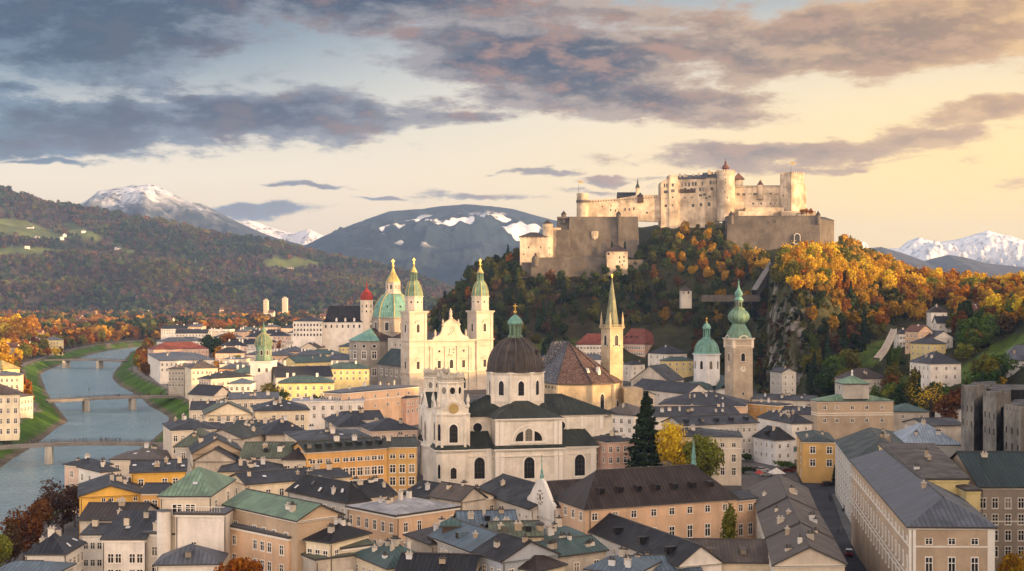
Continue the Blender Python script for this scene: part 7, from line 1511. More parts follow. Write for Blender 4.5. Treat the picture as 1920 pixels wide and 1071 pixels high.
def leaf_for(px, py, gn):
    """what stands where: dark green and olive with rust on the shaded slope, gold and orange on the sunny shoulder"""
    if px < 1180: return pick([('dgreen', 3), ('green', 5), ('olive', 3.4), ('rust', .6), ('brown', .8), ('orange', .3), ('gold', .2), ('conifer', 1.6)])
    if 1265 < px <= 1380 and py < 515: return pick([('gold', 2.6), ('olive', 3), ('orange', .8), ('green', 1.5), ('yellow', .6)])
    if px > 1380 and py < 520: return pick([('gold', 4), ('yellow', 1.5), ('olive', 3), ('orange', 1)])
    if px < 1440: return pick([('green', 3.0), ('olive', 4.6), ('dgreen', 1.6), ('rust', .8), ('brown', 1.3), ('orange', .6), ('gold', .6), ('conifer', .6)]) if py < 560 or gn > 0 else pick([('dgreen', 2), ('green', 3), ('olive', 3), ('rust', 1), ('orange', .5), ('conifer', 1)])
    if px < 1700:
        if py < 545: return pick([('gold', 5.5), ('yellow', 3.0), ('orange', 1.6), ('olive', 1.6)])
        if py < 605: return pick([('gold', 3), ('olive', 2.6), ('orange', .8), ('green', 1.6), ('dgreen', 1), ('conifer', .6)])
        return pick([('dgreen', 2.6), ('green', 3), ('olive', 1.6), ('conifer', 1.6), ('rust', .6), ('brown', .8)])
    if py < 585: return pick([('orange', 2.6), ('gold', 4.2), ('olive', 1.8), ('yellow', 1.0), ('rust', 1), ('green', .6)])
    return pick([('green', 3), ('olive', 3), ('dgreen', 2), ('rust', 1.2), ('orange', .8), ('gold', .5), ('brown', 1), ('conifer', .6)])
CN = dict(dgreen='dark green', green='mid green', olive='olive green', rust='rust red', brown='brown', orange='orange', gold='golden', yellow='bright yellow', conifer='dark needled', plum='plum brown')
def zone(px, py):
    if px < 1000: return 'at the outer end of the fortress hill behind the cathedral towers'
    if px < 1180: return 'on the slope below the left bastion'
    if px < 1365: return 'on the slope below the high palace' if py < 540 else 'low on the fortress hill behind the red school roofs'
    if px < 1440: return 'on the slope beside the funicular track'
    if px < 1600: return 'on the shoulder under the right bastion' if py < 560 else 'above the bare cliff'
    if px < 1720: return 'on the crest beyond the right bastion' if py < 560 else 'around the covered stairway'
    return 'along the sunny crest before the snow peaks' if py < 590 else 'around the green hillside meadow'
trees_ = []
for i in keep:
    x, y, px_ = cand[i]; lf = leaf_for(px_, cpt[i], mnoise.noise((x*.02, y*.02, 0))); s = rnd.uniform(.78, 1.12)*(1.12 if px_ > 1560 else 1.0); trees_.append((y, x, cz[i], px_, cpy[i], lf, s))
if True:
    trees_.sort(key=lambda t: t[0]-(200 if t[3] > 1440 and t[4] < 560 else 0))
    nb = nc = 0; rest = []
    for y, x, z, px_, py_, lf, s in trees_:
        lab = CN[lf]+(' spruce ' if lf == 'conifer' else ' tree ')+zone(px_, py_)
        if lf == 'conifer' and nc < 90: tree('spruce_tree', lab, 'spruce', (x, y, z-.5), SPRUCE, 'conifer', s*.9, group=lab+' among its like'); nc += 1
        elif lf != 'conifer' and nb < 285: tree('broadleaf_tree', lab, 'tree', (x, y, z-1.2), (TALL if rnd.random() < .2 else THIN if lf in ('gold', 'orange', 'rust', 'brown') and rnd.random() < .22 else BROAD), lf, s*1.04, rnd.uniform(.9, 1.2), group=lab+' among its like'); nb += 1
        else: rest.append((x, y, z, lf, s))
    print('hill trees', len(trees_), nb, nc, len(rest))
    PAL['yellow'] = (.45, .27, .03)
    cl = np.stack([R2.uniform(1425, 1525, 260), R2.uniform(752, 868, 260)], 1); cl = np.stack([(cl[:, 0]-960)/FPX*cl[:, 1], cl[:, 1], cl[:, 0]], 1); ub = np.concatenate([cand[::2][:2600], cl]); uz = ground_z(ub[:, 0], ub[:, 1])
    woods('undergrowth', np.stack([ub[:, 0], ub[:, 1], uz+1.0], 1), R2.uniform(2.0, 3.6, len(ub)), [pick([('green', 3), ('olive', 3), ('dgreen', 3), ('rust', 1), ('brown', 2)]) for _ in ub], 60, .26, np.random.default_rng(4), 'low undergrowth between the trees of the fortress hill')
    if rest: woods('hill_woods', np.array([(x, y, z+6.5) for x, y, z, _, _ in rest]), np.array([5.6*s for *_, s in rest]), ['conifer' if l == 'conifer' else l for *_, l, s in rest], 330, .155, np.random.default_rng(8), 'remaining wood on the fortress hill behind the nearer trees')

# the trees one can point at
def big_tree(name, label, cat, px, py, h, w_, leaf, n=2600, lf=.42, shape='broad', z=None, sh=.45, twig=8, Y=None, seed=1):
    p = on_ground(px, py) if Y is None else Vector((*wy(px, Y).to_2d(), gz((px-960)/FPX*Y, Y) if z is None else z))
    if shape == 'conifer': ms = (conifer_mesh(seed, h, w_/2, n, lf, .85, 22, .05), trunk_mesh(seed, h*.95, .5, .5, 3, 0))
    elif shape == 'column': ms = (crown_mesh(seed, w_/2, h*.48, n, lf, 14, .4, h*.52), trunk_mesh(seed, h*.6, .25, w_*.3, 5, 1))
    else: ms = (crown_mesh(seed, w_/2, h*.40, n, lf, 16, sh, h*.60), trunk_mesh(seed, h*.72, h*.024, w_*.42, twig, 4))
    return tree(name, label, cat, p, None, leaf, meshes=ms, rz=0)
big_tree('cedar_tree', 'huge dark layered conifer standing right beside the collegiate church', 'conifer', 1211, 0, 29, 18.5, 'conifer', 5200, .62, 'conifer', Y=408, seed=3)
big_tree('broadleaf_tree', 'tall golden tree between the huge dark conifer and the green garden tree', 'tree', 1266, 0, 25, 12, 'gold', 2600, .40, Y=404, seed=5, sh=.5, twig=12)
big_tree('broadleaf_tree', 'brighter yellow tree glowing behind the tall golden tree', 'tree', 1290, 0, 15, 8, 'yellow', 1600, .4, Y=407, seed=6)
big_tree('broadleaf_tree', 'green leafed garden tree with yellow edges behind the ribbed convent roof', 'tree', 1328, 0, 22, 14.5, 'olive', 4200, .42, Y=388, seed=7)
big_tree('columnar_tree', 'slim columnar green tree in the convent courtyard', 'tree', 1368, 0, 18, 6.4, 'olive', 2200, .30, 'column', Y=278, seed=9)
big_tree('broadleaf_tree', 'nearly bare golden tree before the pinkish villa', 'tree', 1746, 0, 23, 17, 'gold', 900, .26, Y=575, seed=11, sh=.7, twig=26)
big_tree('shrub', 'orange leaved shrub tree beside the tan hipped house', 'shrub', 1658, 0, 11, 11, 'orange', 1700, .42, Y=610, seed=12)
big_tree('shrub', 'pale olive bush at the foot of the hill meadow', 'shrub', 1690, 0, 8, 10, 'olive', 1200, .42, Y=600, seed=13)
big_tree('shrub', 'rust red bush between pinkish villa and stone bastion', 'shrub', 1785, 0, 7, 12, 'rust', 1200, .4, Y=590, seed=14)
big_tree('shrub', 'dark bush under the white house by the meadow', 'shrub', 1850, 0, 8, 15, 'dgreen', 1500, .45, Y=600, seed=15)
big_tree('shrub', 'yellow tinged bush above the stone bastion', 'shrub', 1870, 0, 7, 9, 'gold', 900, .4, Y=604, seed=16)
big_tree('broadleaf_tree', 'yellow autumn tree at the lower corner beside the beige street building', 'tree', 1908, 0, 13, 10, 'gold', 3000, .30, Y=246, seed=17)
big_tree('broadleaf_tree', 'orange autumn bush tree growing before the white flats', 'tree', 447, 0, 8.5, 9, 'orange', 3000, .26, Y=236, z=5.5, seed=18)
big_tree('shrub', 'small olive bush at the foot of the white villa', 'shrub', 150, 0, 4.5, 6.5, 'olive', 1200, .24, Y=238, z=2.5, seed=19)
for k, (px_, Y, h, w_, lf, lab) in enumerate([(92, 318, 16, 9, 'plum', 'sparse plum brown tree at the river end of the quay'), (70, 305, 14, 9, 'rust', 'rust brown quay tree leaning over the river'), (45, 292, 13.5, 8.5, 'rust', 'russet quay tree second from the white villa'), (18, 280, 12, 8, 'brown', 'brown quay tree above the parked path'), (-4, 268, 13, 8, 'olive', 'dark olive tree cut by the picture edge'), (140, 340, 12, 9, 'plum', 'dusky bare tree between river and yellow gabled house'), (152, 352, 10, 7, 'brown', 'low brownish bush tree by the yellow gabled house'), (118, 326, 12, 8, 'plum', 'thin bare tree beside the plum brown tree')]):
    big_tree('quay_tree', lab, 'tree', px_, 0, h, w_, lf, 1300 if lf == 'plum' else 2200, .27, Y=Y, seed=30+k, sh=.66 if lf == 'plum' else .5, twig=14)
for k, (px_, Y, h, w_, lf, lab) in enumerate([(212, 402, 8, 9, 'plum', 'reddish bare tree at the footbridge landing'), (263, 428, 9, 9, 'rust', 'brown round tree by the footbridge end'), (505, 640, 17, 16, 'olive', 'bushy green tree before the copper onion tower'), (524, 640, 14, 12, 'dgreen', 'darker tree right next to the bushy green tree'), (592, 575, 17, 12, 'dgreen', 'dark tree left of the salmon palace'), (604, 580, 15, 9, 'green', 'green tree hard against the salmon palace wall'), (425, 1180, 26, 22, 'orange', 'tall orange tree among the grey town roofs'), (395, 1150, 26, 20, 'dgreen', 'dark evergreen clump behind the brick red roof'), (365, 890, 6, 10, 'olive', 'roof garden greenery on the quay house')]):
    big_tree('town_tree', lab, 'tree', px_, 0, h, w_, lf, 1500, .5 if Y < 800 else .9, Y=Y, seed=50+k)
# rows along the river
row = []
for i, p in enumerate(offset(RW[1:12], 44)):
    pass
def row_trees(line, off, step, i0, i1, kinds, lab, grp, hs=1.0, jit=3):
    L = offset(line, off)[i0:i1]; acc = 0
    for a, b in zip(L, L[1:]):
        n = max(1, int((b-a).length/step))
        for k in range(n):
            q = a.lerp(b, k/n)+Vector((rnd.uniform(-jit, jit), rnd.uniform(-jit, jit))); lf = pick(kinds); z = gz(q.x, q.y)
            tree('riverside_tree', CN[lf]+' '+lab, 'tree', (q.x, q.y, z-.8), BROAD, lf, rnd.uniform(.75, 1.05)*hs, rnd.uniform(.9, 1.15), group=CN[lf]+' '+grp)
row_trees(RW, 21, 9, 1, 6, [('orange', 2), ('olive', 2), ('rust', 2), ('gold', .6)], 'tree in the row along the town quay', 'trees along the town quay', .85)
row_trees(LW, 21, 10, 5, 13, [('rust', 3), ('brown', 2), ('orange', 2), ('olive', 1)], 'tree on the far bank beside the riverside mansion', 'trees on the far bank', .85)
row_trees(LW, 24, 11, 13, 19, [('rust', 2), ('orange', 2.5), ('olive', 2), ('gold', 1)], 'tree lining the far bank above the second bridge', 'trees lining the upper far bank', 1.2)
row_trees(LW, 46, 12, 12, 19, [('rust', 2), ('orange', 2), ('olive', 2), ('brown', 1), ('gold', .6)], 'tree in the thicket behind the far bank path', 'trees in the far bank thicket', 1.35, 7)
for k in range(75):
    px_ = rnd.uniform(-10, 150); Y = rnd.uniform(820, 1600); x = (px_-960)/FPX*Y
    if river_d(np.array([x]), np.array([Y]))[0] < 26: continue
    lf = pick([('gold', 3), ('orange', 3), ('rust', 2), ('olive', 1.4), ('dgreen', .8)]); tree('broadleaf_tree', CN[lf]+' tree among the houses on the far bank', 'tree', (x, Y, -1), BROAD, lf, rnd.uniform(1, 1.5), group=CN[lf]+' trees among far bank houses')
# street greenery, conifers in tubs
for k, (px_, Y, h, w_, lf, lab) in enumerate([(1566, 415, 6, 2.8, 'conifer', 'small reddish conifer at the plaza end of the street'), (1577, 396, 8, 3.6, 'conifer', 'tallest street conifer in front of the grey facade'), (1584, 380, 5.5, 3.4, 'conifer', 'middle street conifer beside the pavement'), (1589, 364, 4, 3.2, 'conifer', 'lowest street conifer near the beige building')]): big_tree('conifer_tree', lab, 'conifer', px_, 0, h, w_, lf, 900, .32, 'conifer', Y=Y, z=0, seed=70+k)
for k, (px_, Y, h, w_, lf, lab) in enumerate([(1470, 452, 3, 9, 'green', 'long green hedge bush beside the courtyard porch'), (1395, 440, 2.4, 7, 'dgreen', 'clipped dark bush at the corner of the tall cream house'), (1436, 476, 5, 4, 'conifer', 'little dark tree before the white courtyard house'), (1400, 470, 3.4, 5, 'dgreen', 'low round bush below the seminary wall')]): big_tree('shrub', lab, 'shrub', px_, 0, h, w_, lf, 700, .3, Y=Y, z=0, seed=80+k)
for k, (px_, Y, lab) in enumerate([(1512, 1078, 'orange tree crown on the fortress terrace beside the keep'), (1503, 1080, 'small orange tree next to the garden pavilion on the bastion'), (1521, 1079, 'orange tree at the outer end of the bastion terrace')]):
    tree('terrace_tree', lab, 'tree', (*wy(px_, Y).to_2d(), zat(404, Y)), BROAD, 'orange', .42)

for k in range(26):
    px_ = rnd.uniform(-30, 62); Y = rnd.uniform(1350, 1750); lf = pick([('gold', 4), ('orange', 2), ('yellow', 1)]); tree('broadleaf_tree', CN[lf]+' tree in the tall sunny grove at the far bank edge', 'tree', ((px_-960)/FPX*Y, Y, -1), BROAD, lf, rnd.uniform(1.6, 2.6), group=CN[lf]+' trees in the sunny grove')

# ------------------------------------------------------------------ bridges, people, cars
CONC = plaster((.20, .185, .17), grime=.5)
def bridge(name, label, a, b, zd, zmid, wd, piers, lampx=(), rail=True):
    a, b = Vector(a), Vector(b); d = b-a; L = d.length; rz = math.atan2(d.y, d.x); T = thing(name, label, 'bridge', (*a, 0), rz); n = 24; m = M()
    Z = lambda t: zd+(zmid-zd)*math.sin(math.pi*t)
    for i in range(n):
        t0, t1 = i/n, (i+1)/n; x0, x1, z0, z1 = t0*L, t1*L, Z(t0), Z(t1); h = wd/2
        m.poly([(x0, -h, z0), (x1, -h, z1), (x1, h, z1), (x0, h, z0)], 1); m.poly([(x0, -h, z0-1.1), (x1, -h, z1-1.1), (x1, -h, z1+.25), (x0, -h, z0+.25)]); m.poly([(x1, h, z1-1.1), (x0, h, z0-1.1), (x0, h, z0+.25), (x1, h, z1+.25)]); m.poly([(x0, h, z0-1.1), (x1, h, z1-1.1), (x1, -h, z1-1.1), (x0, -h, z0-1.1)])
    m.obj('deck', [CONC, W['taupe']], T)
    for px in piers:
        ta = (px-960)/FPX; t = (ta*a.y-a.x)/(d.x-ta*d.y); x = t*L; p = M(); pl_ = [(x-1.3, -wd*.42), (x, -wd*.62), (x+1.3, -wd*.42), (x+1.3, wd*.42), (x, wd*.62), (x-1.3, wd*.42)]; p.prism([(q[0]*1+(q[0]-x)*.25, q[1]*1.1) for q in pl_], -10, Z(t)-1.1, top=pl_); p.obj('pier', W['stonegrey'], T)
    for s in (-1, 1):
        r = M(); h = s*wd*.48
        for i in range(n):
            t0, t1 = i/n, (i+1)/n
            for dz_ in (.65, 1.15): r.tube((t0*L, h, Z(t0)+dz_), (t1*L, h, Z(t1)+dz_), .05, n=4)
            for q in range(3): t = (i+q/3)/n; r.tube((t*L, h, Z(t)), (t*L, h, Z(t)+1.15), .04, n=4)
        r.obj('railing', IRON, T)
    for t in lampx:
        l = M(); l.tube((t*L, -wd*.45, Z(t)), (t*L, -wd*.45, Z(t)+5), .12, .08); l.lathe([(.1, Z(t)+5), (.35, Z(t)+5.3), (.25, Z(t)+5.8), (.02, Z(t)+6)], 8, (t*L, -wd*.45)); l.obj('lamp_post', DARKTRIM, T)
    return T, Z, L, rz, a
def bw(px, py, z=1.0): return wp(px, py, z).to_2d()
foot = bridge('footbridge', 'nearest slim footbridge with many people crossing the river', bw(-40, 838), bw(318, 830), .6, 1.9, 5, [92, 378])
bridge('road_bridge', 'middle bridge on two stone piers carrying strollers and lamps', bw(88, 750), bw(335, 741), .6, 1.4, 9, [161, 248], (.30, .64))
bridge('road_bridge', 'farthest thin bridge at the river bend', bw(88, 674), bw(236, 676), .8, 1.6, 9, [124, 187], (.25, .68))
def person_mesh(stride):
    me = bpy.data.meshes.new('p'); s = stride
    v = [(0, 0, .95), (0, 0, 1.2), (0, 0, 1.42), (0, 0, 1.52), (0, -.02, 1.62), (0, -.02, 1.76), (.10, 0, .90), (.11, -s*.5, .50), (.11, -s*.6, .06), (.11, -s*.6-.14, .04), (-.10, 0, .90), (-.11, s*.5, .48), (-.11, s*.7, .08), (-.11, s*.7-.13, .04), (.2, 0, 1.40), (.25, s*.2, 1.12), (.24, s*.1-.1, .88), (-.2, 0, 1.40), (-.25, -s*.2, 1.12), (-.24, -s*.1-.1, .88)]
    e = [(0, 1), (1, 2), (2, 3), (3, 4), (4, 5), (0, 6), (6, 7), (7, 8), (8, 9), (0, 10), (10, 11), (11, 12), (12, 13), (2, 14), (14, 15), (15, 16), (2, 17), (17, 18), (18, 19)]
    rad = [.15, .15, .16, .06, .09, .085, .10, .07, .05, .04, .10, .07, .05, .04, .07, .05, .04, .07, .05, .04]
    me.from_pydata(v, e, []); o = bpy.data.objects.new('p', me); COL.objects.link(o); md = o.modifiers.new('s', 'SKIN'); sv = me.skin_vertices[0].data
    for x, r in zip(sv, rad): x.radius = (r, r)
    sv[0].use_root = True; su = o.modifiers.new('u', 'SUBSURF'); su.levels = 1; su.render_levels = 1
    dg = bpy.context.evaluated_depsgraph_get(); out = bpy.data.meshes.new_from_object(o.evaluated_get(dg)); bpy.data.objects.remove(o); out.name = 'person'
    for p in out.polygons: p.use_smooth = True
    out.materials.clear(); out.materials.append(CLOTH[0]); return out
CLOTH = [plain(c, 'cloth %d' % i, .9) for i, c in enumerate([(.03, .03, .035), (.05, .045, .045), (.06, .05, .07), (.10, .05, .04), (.03, .05, .08), (.16, .14, .12)])]
PM = [person_mesh(.02), person_mesh(.35)]
def person(x, y, z, rz, label, group, k=None):
    o = link('person', PM[rnd.randrange(2)], None, (x, y, z), rz, (1.03,)*3); tag(o, label, 'person', group); o.material_slots[0].link = 'OBJECT'; o.material_slots[0].material = CLOTH[rnd.randrange(6) if k is None else k]
T_, Zb, Lb, rzb, ab = foot
for px_ in [4, 12, 22, 52, 58, 64, 72, 98, 103, 108, 135, 141, 148, 157, 163, 188, 190, 193, 197, 199, 204, 208, 211, 216, 219, 224, 226, 256, 260, 264, 288, 292, 297]:
    ta = (px_-960)/FPX; d = Vector((math.cos(rzb), math.sin(rzb))); t = (ta*ab.y-ab.x)/(d.x-ta*d.y); q = ab+d*t+Vector((-d.y, d.x))*rnd.uniform(-1.8, 1.8); person(q.x, q.y, Zb(t/Lb)+.02, rzb+rnd.choice([1.57, -1.57]), 'person in dark clothes crossing the nearest footbridge', 'people on the nearest footbridge')
A_, B_ = bw(100, 749.5), bw(325, 741.5)
for k in range(26): q = A_.lerp(B_, rnd.uniform(.05, .97)); person(q.x, q.y+rnd.uniform(-2, 2), 1.3, rnd.uniform(0, 6), 'tiny person strolling over the middle bridge', 'people on the middle bridge')
QW = offset(RW[1:12], 18)
for k in range(26): i = rnd.randrange(3, 9); q = QW[i].lerp(QW[i+1], rnd.random()); person(q.x+rnd.uniform(-2, 3), q.y, .06, rnd.uniform(0, 6), 'tiny person walking on the town quay', 'people on the town quay')
for px_, py_, lab, k in [(1572, 1003, 'person in dark blue walking down the street ahead of the car', 4), (1577, 999, 'companion in light jacket beside the dark blue walker', 5), (1558, 942, 'person in black on the street pavement by the conifers', 0), (1555, 938, 'person standing beside the one in black by the conifers', 1), (1626, 1058, 'lone person on the pavement under the beige building', 5), (1497, 884, 'person near the ochre corner building', 2)]:
    p = wp(px_, py_, .05); person(p.x, p.y, .05 if px_ < 1600 else .17, rnd.uniform(0, 6), lab, None, k)
def car(label, px, py, col, rz, group=None, roof=None):
    p = wp(px, py, .04); T = thing('parked_car' if px < 1560 else 'car', label, 'car', (p.x, p.y, .04), rz); paint = plain(col, 'car paint %.2f %.2f' % col[:2], .25, .1, .5, .05)
    b = M(); sec = [(-2.1, .35), (-2.15, .75), (-1.75, .88), (-1.0, .95), (.9, .95), (1.75, .9), (2.1, .75), (2.1, .35)]; hw = .86
    for s in (-1, 1): pts = [(x, s*hw, z) for x, z in sec]; b.poly(pts if s < 0 else pts[::-1])
    for (x0, z0), (x1, z1) in zip(sec, sec[1:]+sec[:1]): b.poly([(x1, -hw, z1), (x0, -hw, z0), (x0, hw, z0), (x1, hw, z1)][::-1])
    b.obj('body', paint, T); c = M(); c.prism([(-1.85, -.80), (.95, -.80), (.95, .80), (-1.85, .80)], .93, 1.42, top=[(-1.45, -.66), (.35, -.66), (.35, .66), (-1.45, .66)], cap=False); c.obj('windows', GLASS, T)
    r = M(); r.prism([(-1.48, -.68), (.38, -.68), (.38, .68), (-1.48, .68)], 1.42, 1.48); r.obj('roof', plain(roof, 'car roof', .3) if roof else paint, T)
    for x in (-1.35, 1.35):
        for y in (-.82, .82): w_ = M(); w_.tube((x, y-.1, .32), (x, y+.1, .32), .32, n=12); w_.poly([(x+.32*math.cos(a), y-.1, .32+.32*math.sin(a)) for a in [2*math.pi*k/12 for k in range(12)]]); w_.obj('wheel', IRON, T)
    for y in (-.6, .6): l = M(); l.box(-2.19, y-.18, .62, -2.12, y+.18, .8, bot=True); l.obj('taillight', plain((.45, .02, .015), 'red lamp glass', .2), T); l = M(); l.box(2.08, y-.18, .58, 2.14, y+.18, .74, bot=True); l.obj('headlight', SKYL, T)
car('small red car with white roof driving away up the street', 1592, 1041, (.10, .012, .012), R(76), roof=(.7, .7, .7))
car('silver car parked nearest the red parasol', 1437, 893, (.35, .35, .36), R(5)); car('white van-like car parked behind the silver car', 1430, 884, (.55, .55, .55), R(10)); car('dark car parked by the clipped bush', 1416, 883, (.03, .035, .03), R(40)); car('dark red car parked by the green hedge', 1478, 886, (.12, .01, .012), R(2)); car('second dark red car next to the ochre corner', 1490, 882, (.10, .012, .012), R(4)); car('black car waiting outside the ochre archway', 1553, 911, (.02, .02, .022), R(15))
def parasol():
    p = wp(1423, 899, .03); T = thing('parasol', 'closed red market parasol on the plaza', 'parasol', p); m = M(); m.tube((0, 0, 0), (0, 0, 2.6), .05); m.obj('pole', DARKTRIM, T); c = M(); c.lathe([(1.5, 2.0), (1.35, 2.2), (.7, 2.7), (.04, 3.1)], 8); c.obj('canopy', plain((.42, .07, .05), 'red canvas', .9), T)
    p = wp(1456, 900, .03); T = thing('market_tent', 'white canvas tent peak above the row roofs at the plaza', 'tent', (p.x, p.y, .03), .3); m = M()
    for x in (-2, 2):
        for y in (-2, 2): m.tube((x, y, 0), (x, y, 2.3), .05)
    m.obj('frame', DARKTRIM, T); r = M(); r.prism(rect(-2.2, -2.2, 2.2, 2.2), 2.2, 3.9, top=rect(-.05, -.05, .05, .05)); r.obj('canopy', TRIM, T)
parasol()
def porch():
    a = wp(1466, 868, 0); T = thing('porch', 'open courtyard porch with white columns and teal roof', 'porch', (a.x, a.y, 0), R(10)); 
    for x in (0, 2.2, 4.4, 6.6): m = M(); m.lathe([(.3, 0), (.22, .3), (.2, 3.6), (.32, 3.9)], 10, (x, 0)); m.obj('column', TRIM, T)
    m = M(); m.prism(rect(-.8, -.8, 8, 4.5), 3.9, 5.2, 0, top=rect(-.2, .4, 7.4, 4.5)); m.obj('roof', RF['teal'], T)
porch()
def flag_red():
    p = wp(347, 866, 8); T = thing('hanging_flag', 'small red flag hanging in the gap beside the tall pale stair-tower house', 'flag', p); m = M(); m.tube((0, 0, 0), (0, 0, 6), .06); m.obj('pole', DARKTRIM, T); f = M(); f.poly([(.05, 0, 1.5), (.9, .1, 1.2), (.5, .05, 5.8), (.05, 0, 5.9)]); f.obj('cloth', plain((.35, .03, .03), 'red flag cloth', .9), T)
flag_red()
def flue(label, px, py, z, h, r):
    p = wp(px, py, z); T = thing('chimney_stack', label, 'chimney', (p.x, p.y, z)); m = M(); m.lathe([(r, 0), (r, h)], 14); m.obj('shaft', W['tan'], T, True); c = M(); c.lathe([(r*1.25, h), (r*1.25, h+.25), (r*.9, h+.5), (.02, h+.7)], 14); c.obj('cap', DARKTRIM, T, True)
flue('round brown brick flue with dark cap beside the teal copper roof', 1012, 1036, 11, 5.2, .75)
# far suburb: villas, blocks and two high-rises below the hill
SUB = []
for k in range(120):
    px_ = rnd.choice([rnd.uniform(140, 340), rnd.uniform(280, 620), rnd.uniform(480, 830)]); Y = rnd.uniform(2100, 3350); x = (px_-960)/FPX*Y; wd, dp, h = rnd.uniform(8, 20), rnd.uniform(9, 13), rnd.uniform(7, 13)
    dark = rnd.random() < .5; lab = 'pale far house with '+('dark' if dark else 'reddish')+' roof scattered at the foot of the wooded ridge'
    if k < 8:
        T = thing('far_house', lab, 'house', (x, Y, 0), rnd.uniform(-.4, .4), lab+' like its neighbours'); T['variant'] = 1; wl = W[['white', 'cream', 'pale', 'pink'][k % 4]]
        m = M(); m.prism([tuple(p) for p in rect(-wd/2, -dp/2, wd/2, dp/2)], -1, h, cap=False); rr, gb, _, _ = roof_mesh(rect(-wd/2, -dp/2, wd/2, dp/2), h, 3.5, 'gx')
        for a, b, c in gb: m.poly([(*a, h), (*b, h), (*c, h+3.5)])
        m.obj('wall', wl, T); rr.obj('roof', [RF['slate'] if dark else RF['rbrown'], DARKTRIM], T); SUB.append((T, dark))
    else:
        s = rnd.choice(SUB); lab = 'pale far house with '+('dark' if s[1] else 'reddish')+' roof scattered at the foot of the wooded ridge'; T = s[0].copy(); COL.objects.link(T); T.location = (x, Y, 0); T.rotation_euler.z = rnd.uniform(-.5, .5); T['label'] = lab; T['group'] = lab+' like its neighbours'; T.scale = (rnd.uniform(.8, 1.6), 1, rnd.uniform(.8, 1.4))
        for c in s[0].children: d = c.copy(); COL.objects.link(d); d.parent = T
for px_, y0, w_, lab in [(499, 564, 8, 'shorter pale high-rise at the foot of the wooded ridge'), (534.5, 560, 9, 'taller pale high-rise at the foot of the wooded ridge')]:
    Y = 3000; T = thing('high_rise', lab, 'building', wy(px_, Y)); k = Y/FPX; h = zat(y0, Y); m = M(); m.box(-w_*k/2, -8, -1, w_*k/2, 8, h); m.obj('wall', W['cream'], T); m = M(); m.box(-w_*k/2-.4, -8.4, h, w_*k/2+.4, 8.4, h+1); m.box(-3, -3, h+1, 3, 3, h+4); m.obj('roof', W['dirty'], T)
    for r_ in range(6): face_windows(T, (-w_*k/2, -8), (w_*k/2, -8), h-3-r_*4.5, 4, 1.6, 1.8, 'bare')
# the packed roofs between the river quay and the cathedral
proto = {}
def small_house(kind):
    wl, rf, rt, wd, dp, h, rh = kind; key = kind
    T = thing('town_house', '', 'house', (0, 0, 0)); q = rect(-wd/2, -dp/2, wd/2, dp/2); m = M(); m.prism([tuple(p) for p in q], -1, h, cap=rt == 'f')
    if rt == 'f': r = M(); r.prism([(p.x*1.03, p.y*1.03) for p in q], h, h+.5, 1, 0, bot=True); r.obj('roof', [RF[rf], W[wl]], T)
    else:
        r, gb, _, _ = roof_mesh(q, h, rh, rt)
        for a, b, c in gb: m.poly([(*a, h), (*b, h), (*c, h+rh)])
        r.obj('roof', [RF[rf], DARKTRIM], T)
    m.obj('wall', W[wl], T); n = int(wd/3.4)
    for z in (h-2.4, h-5.8): face_windows(T, q[0], q[1], z, n, 1.1, 1.7, 'cross'); face_windows(T, q[1], q[2], z, int(dp/3.6), 1.1, 1.7, 'cross')
    rg = random.Random(wd)
    for k in range(3): c = M(); x, y = rg.uniform(-.4, .4)*wd, rg.uniform(-.15, .15)*dp; c.box(x-.6, y-.5, h, x+.6, y+.5, h+rh+1.4); c.obj('chimney', W['white'], T)
    return T
KINDS = [('white', 'grey', 'hx', 24, 15, 15, 3.0), ('cream', 'slate', 'gx', 30, 14, 14, 4.0), ('pale', 'grey', 'f', 26, 16, 15, .6), ('pink', 'slate', 'hx', 20, 14, 16, 3.6), ('white', 'slate', 'gx', 34, 15, 14, 4.2), ('lemon', 'teal', 'hx', 26, 15, 15, 3.0), ('peach', 'grey', 'hx', 18, 14, 17, 3.2), ('white', 'lgrey', 'f', 30, 18, 13, .6)]
WORDS = dict(white='white', cream='cream', pale='buff', pink='pinkish', lemon='yellow', peach='peach', slate='dark', grey='grey', teal='teal', lgrey='pale grey', hx='hipped', gx='ridged', f='flat')
ROWS = [(612, 1330, (400, 700)), (620, 1190, (405, 690)), (629, 1080, (410, 640)), (640, 985, (405, 620)), (652, 900, (405, 615)), (664, 830, (408, 625)), (676, 770, (415, 540)), (634, 1010, (1015, 1075)), (650, 880, (1018, 1120)), (604, 1480, (330, 620)), (600, 1650, (300, 600)), (690, 730, (430, 470)), (700, 660, (520, 600)), (742, 560, (548, 600))]
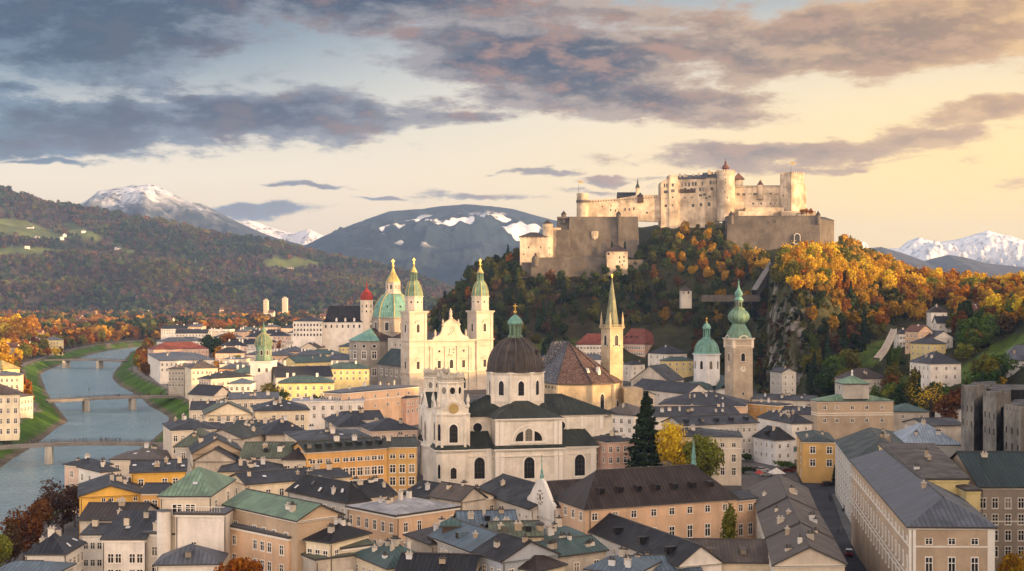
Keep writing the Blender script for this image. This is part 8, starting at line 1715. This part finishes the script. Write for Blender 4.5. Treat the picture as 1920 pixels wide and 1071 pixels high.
for (ye, Y, (x0, x1)) in ROWS:
    px_ = x0+rnd.uniform(0, 8)
    while px_ < x1:
        kd = rnd.choice(KINDS); pxw = kd[3]*1.0*FPX/Y
        if kd not in proto: proto[kd] = small_house(kd); T = proto[kd]; first = True
        else:
            s = proto[kd]; T = s.copy(); COL.objects.link(T)
            for c in s.children: d = c.copy(); COL.objects.link(d); d.parent = T
        wh_ = 'between the cathedral and the domed gothic choir' if x0 > 1000 else 'on the far river bank' if x1 < 100 else 'packed between the river quay and the cathedral' if Y < 1250 else 'at the outer edge of the old town'
        lab = WORDS[kd[0]]+' town house with '+WORDS[kd[2]]+' '+WORDS[kd[1]]+' roof '+wh_; T['label'] = lab; T['group'] = lab+', one of several'
        yy = Y+rnd.uniform(-25, 25); T.location = (((px_+pxw/2)-960)/FPX*yy, yy, rnd.uniform(-1.0, 1.5)); T.rotation_euler.z = rnd.choice([0, 0, .12, -.15, .25, 1.45]); px_ += pxw*rnd.uniform(.95, 1.35)
for k in range(46):
    px_ = rnd.uniform(300, 690); Y = rnd.uniform(800, 1500); lf = pick([('olive', 2), ('dgreen', 3), ('orange', 2), ('gold', 1.4), ('rust', 2)]); lab = CN[lf]+' tree rising between the packed town roofs'
    if px_ < 300+ (1500-Y)*.12: continue
    tree('town_tree', lab, 'tree', ((px_-960)/FPX*Y, Y, -1), BROAD, lf, rnd.uniform(.85, 1.35), group=lab+' like others')

for px_, Y, lf in ((78, 1235, 'gold'), (90, 1225, 'orange'), (104, 1230, 'gold'), (114, 1240, 'rust')): tree('broadleaf_tree', CN[lf]+' tree growing right before the long yellow villa', 'tree', (*wy(px_, Y).to_2d(), -1), BROAD, lf, .75, group=CN[lf]+' trees before the yellow villa')
for i, (x, y, z) in enumerate(FARM):
    kd = KINDS[0] if i % 2 else KINDS[4]
    if kd not in proto: continue
    s = proto[kd]; T = s.copy(); COL.objects.link(T); lab = 'tiny white farmhouse standing on a green meadow of the wooded ridge'; T['label'] = lab; T['group'] = lab+', one of a few'; T.location = (x, y, z-6); T.rotation_euler.z = .3*i; T.scale = (.6, .7, .75)
    for c in s.children: d = c.copy(); COL.objects.link(d); d.parent = T

# ------------------------------------------------------------------ the air over the valley
hz_ = M(); hz_.box(-9000, -600, -14, 9000, 12500, 690, bot=True); hzm = bpy.data.materials.new('haze'); hzm.use_nodes = True; t = NT(hzm.node_tree); t.n.clear()
pv = t.new('ShaderNodeVolumePrincipled'); pv.inputs['Color'].default_value = (.36, .56, 1.0, 1); pv.inputs['Density'].default_value = 4.7e-5; pv.inputs['Anisotropy'].default_value = .1
t.l.new(pv.outputs[0], t.new('ShaderNodeOutputMaterial').inputs['Volume']); tag(hz_.obj('haze', hzm), kind='stuff')
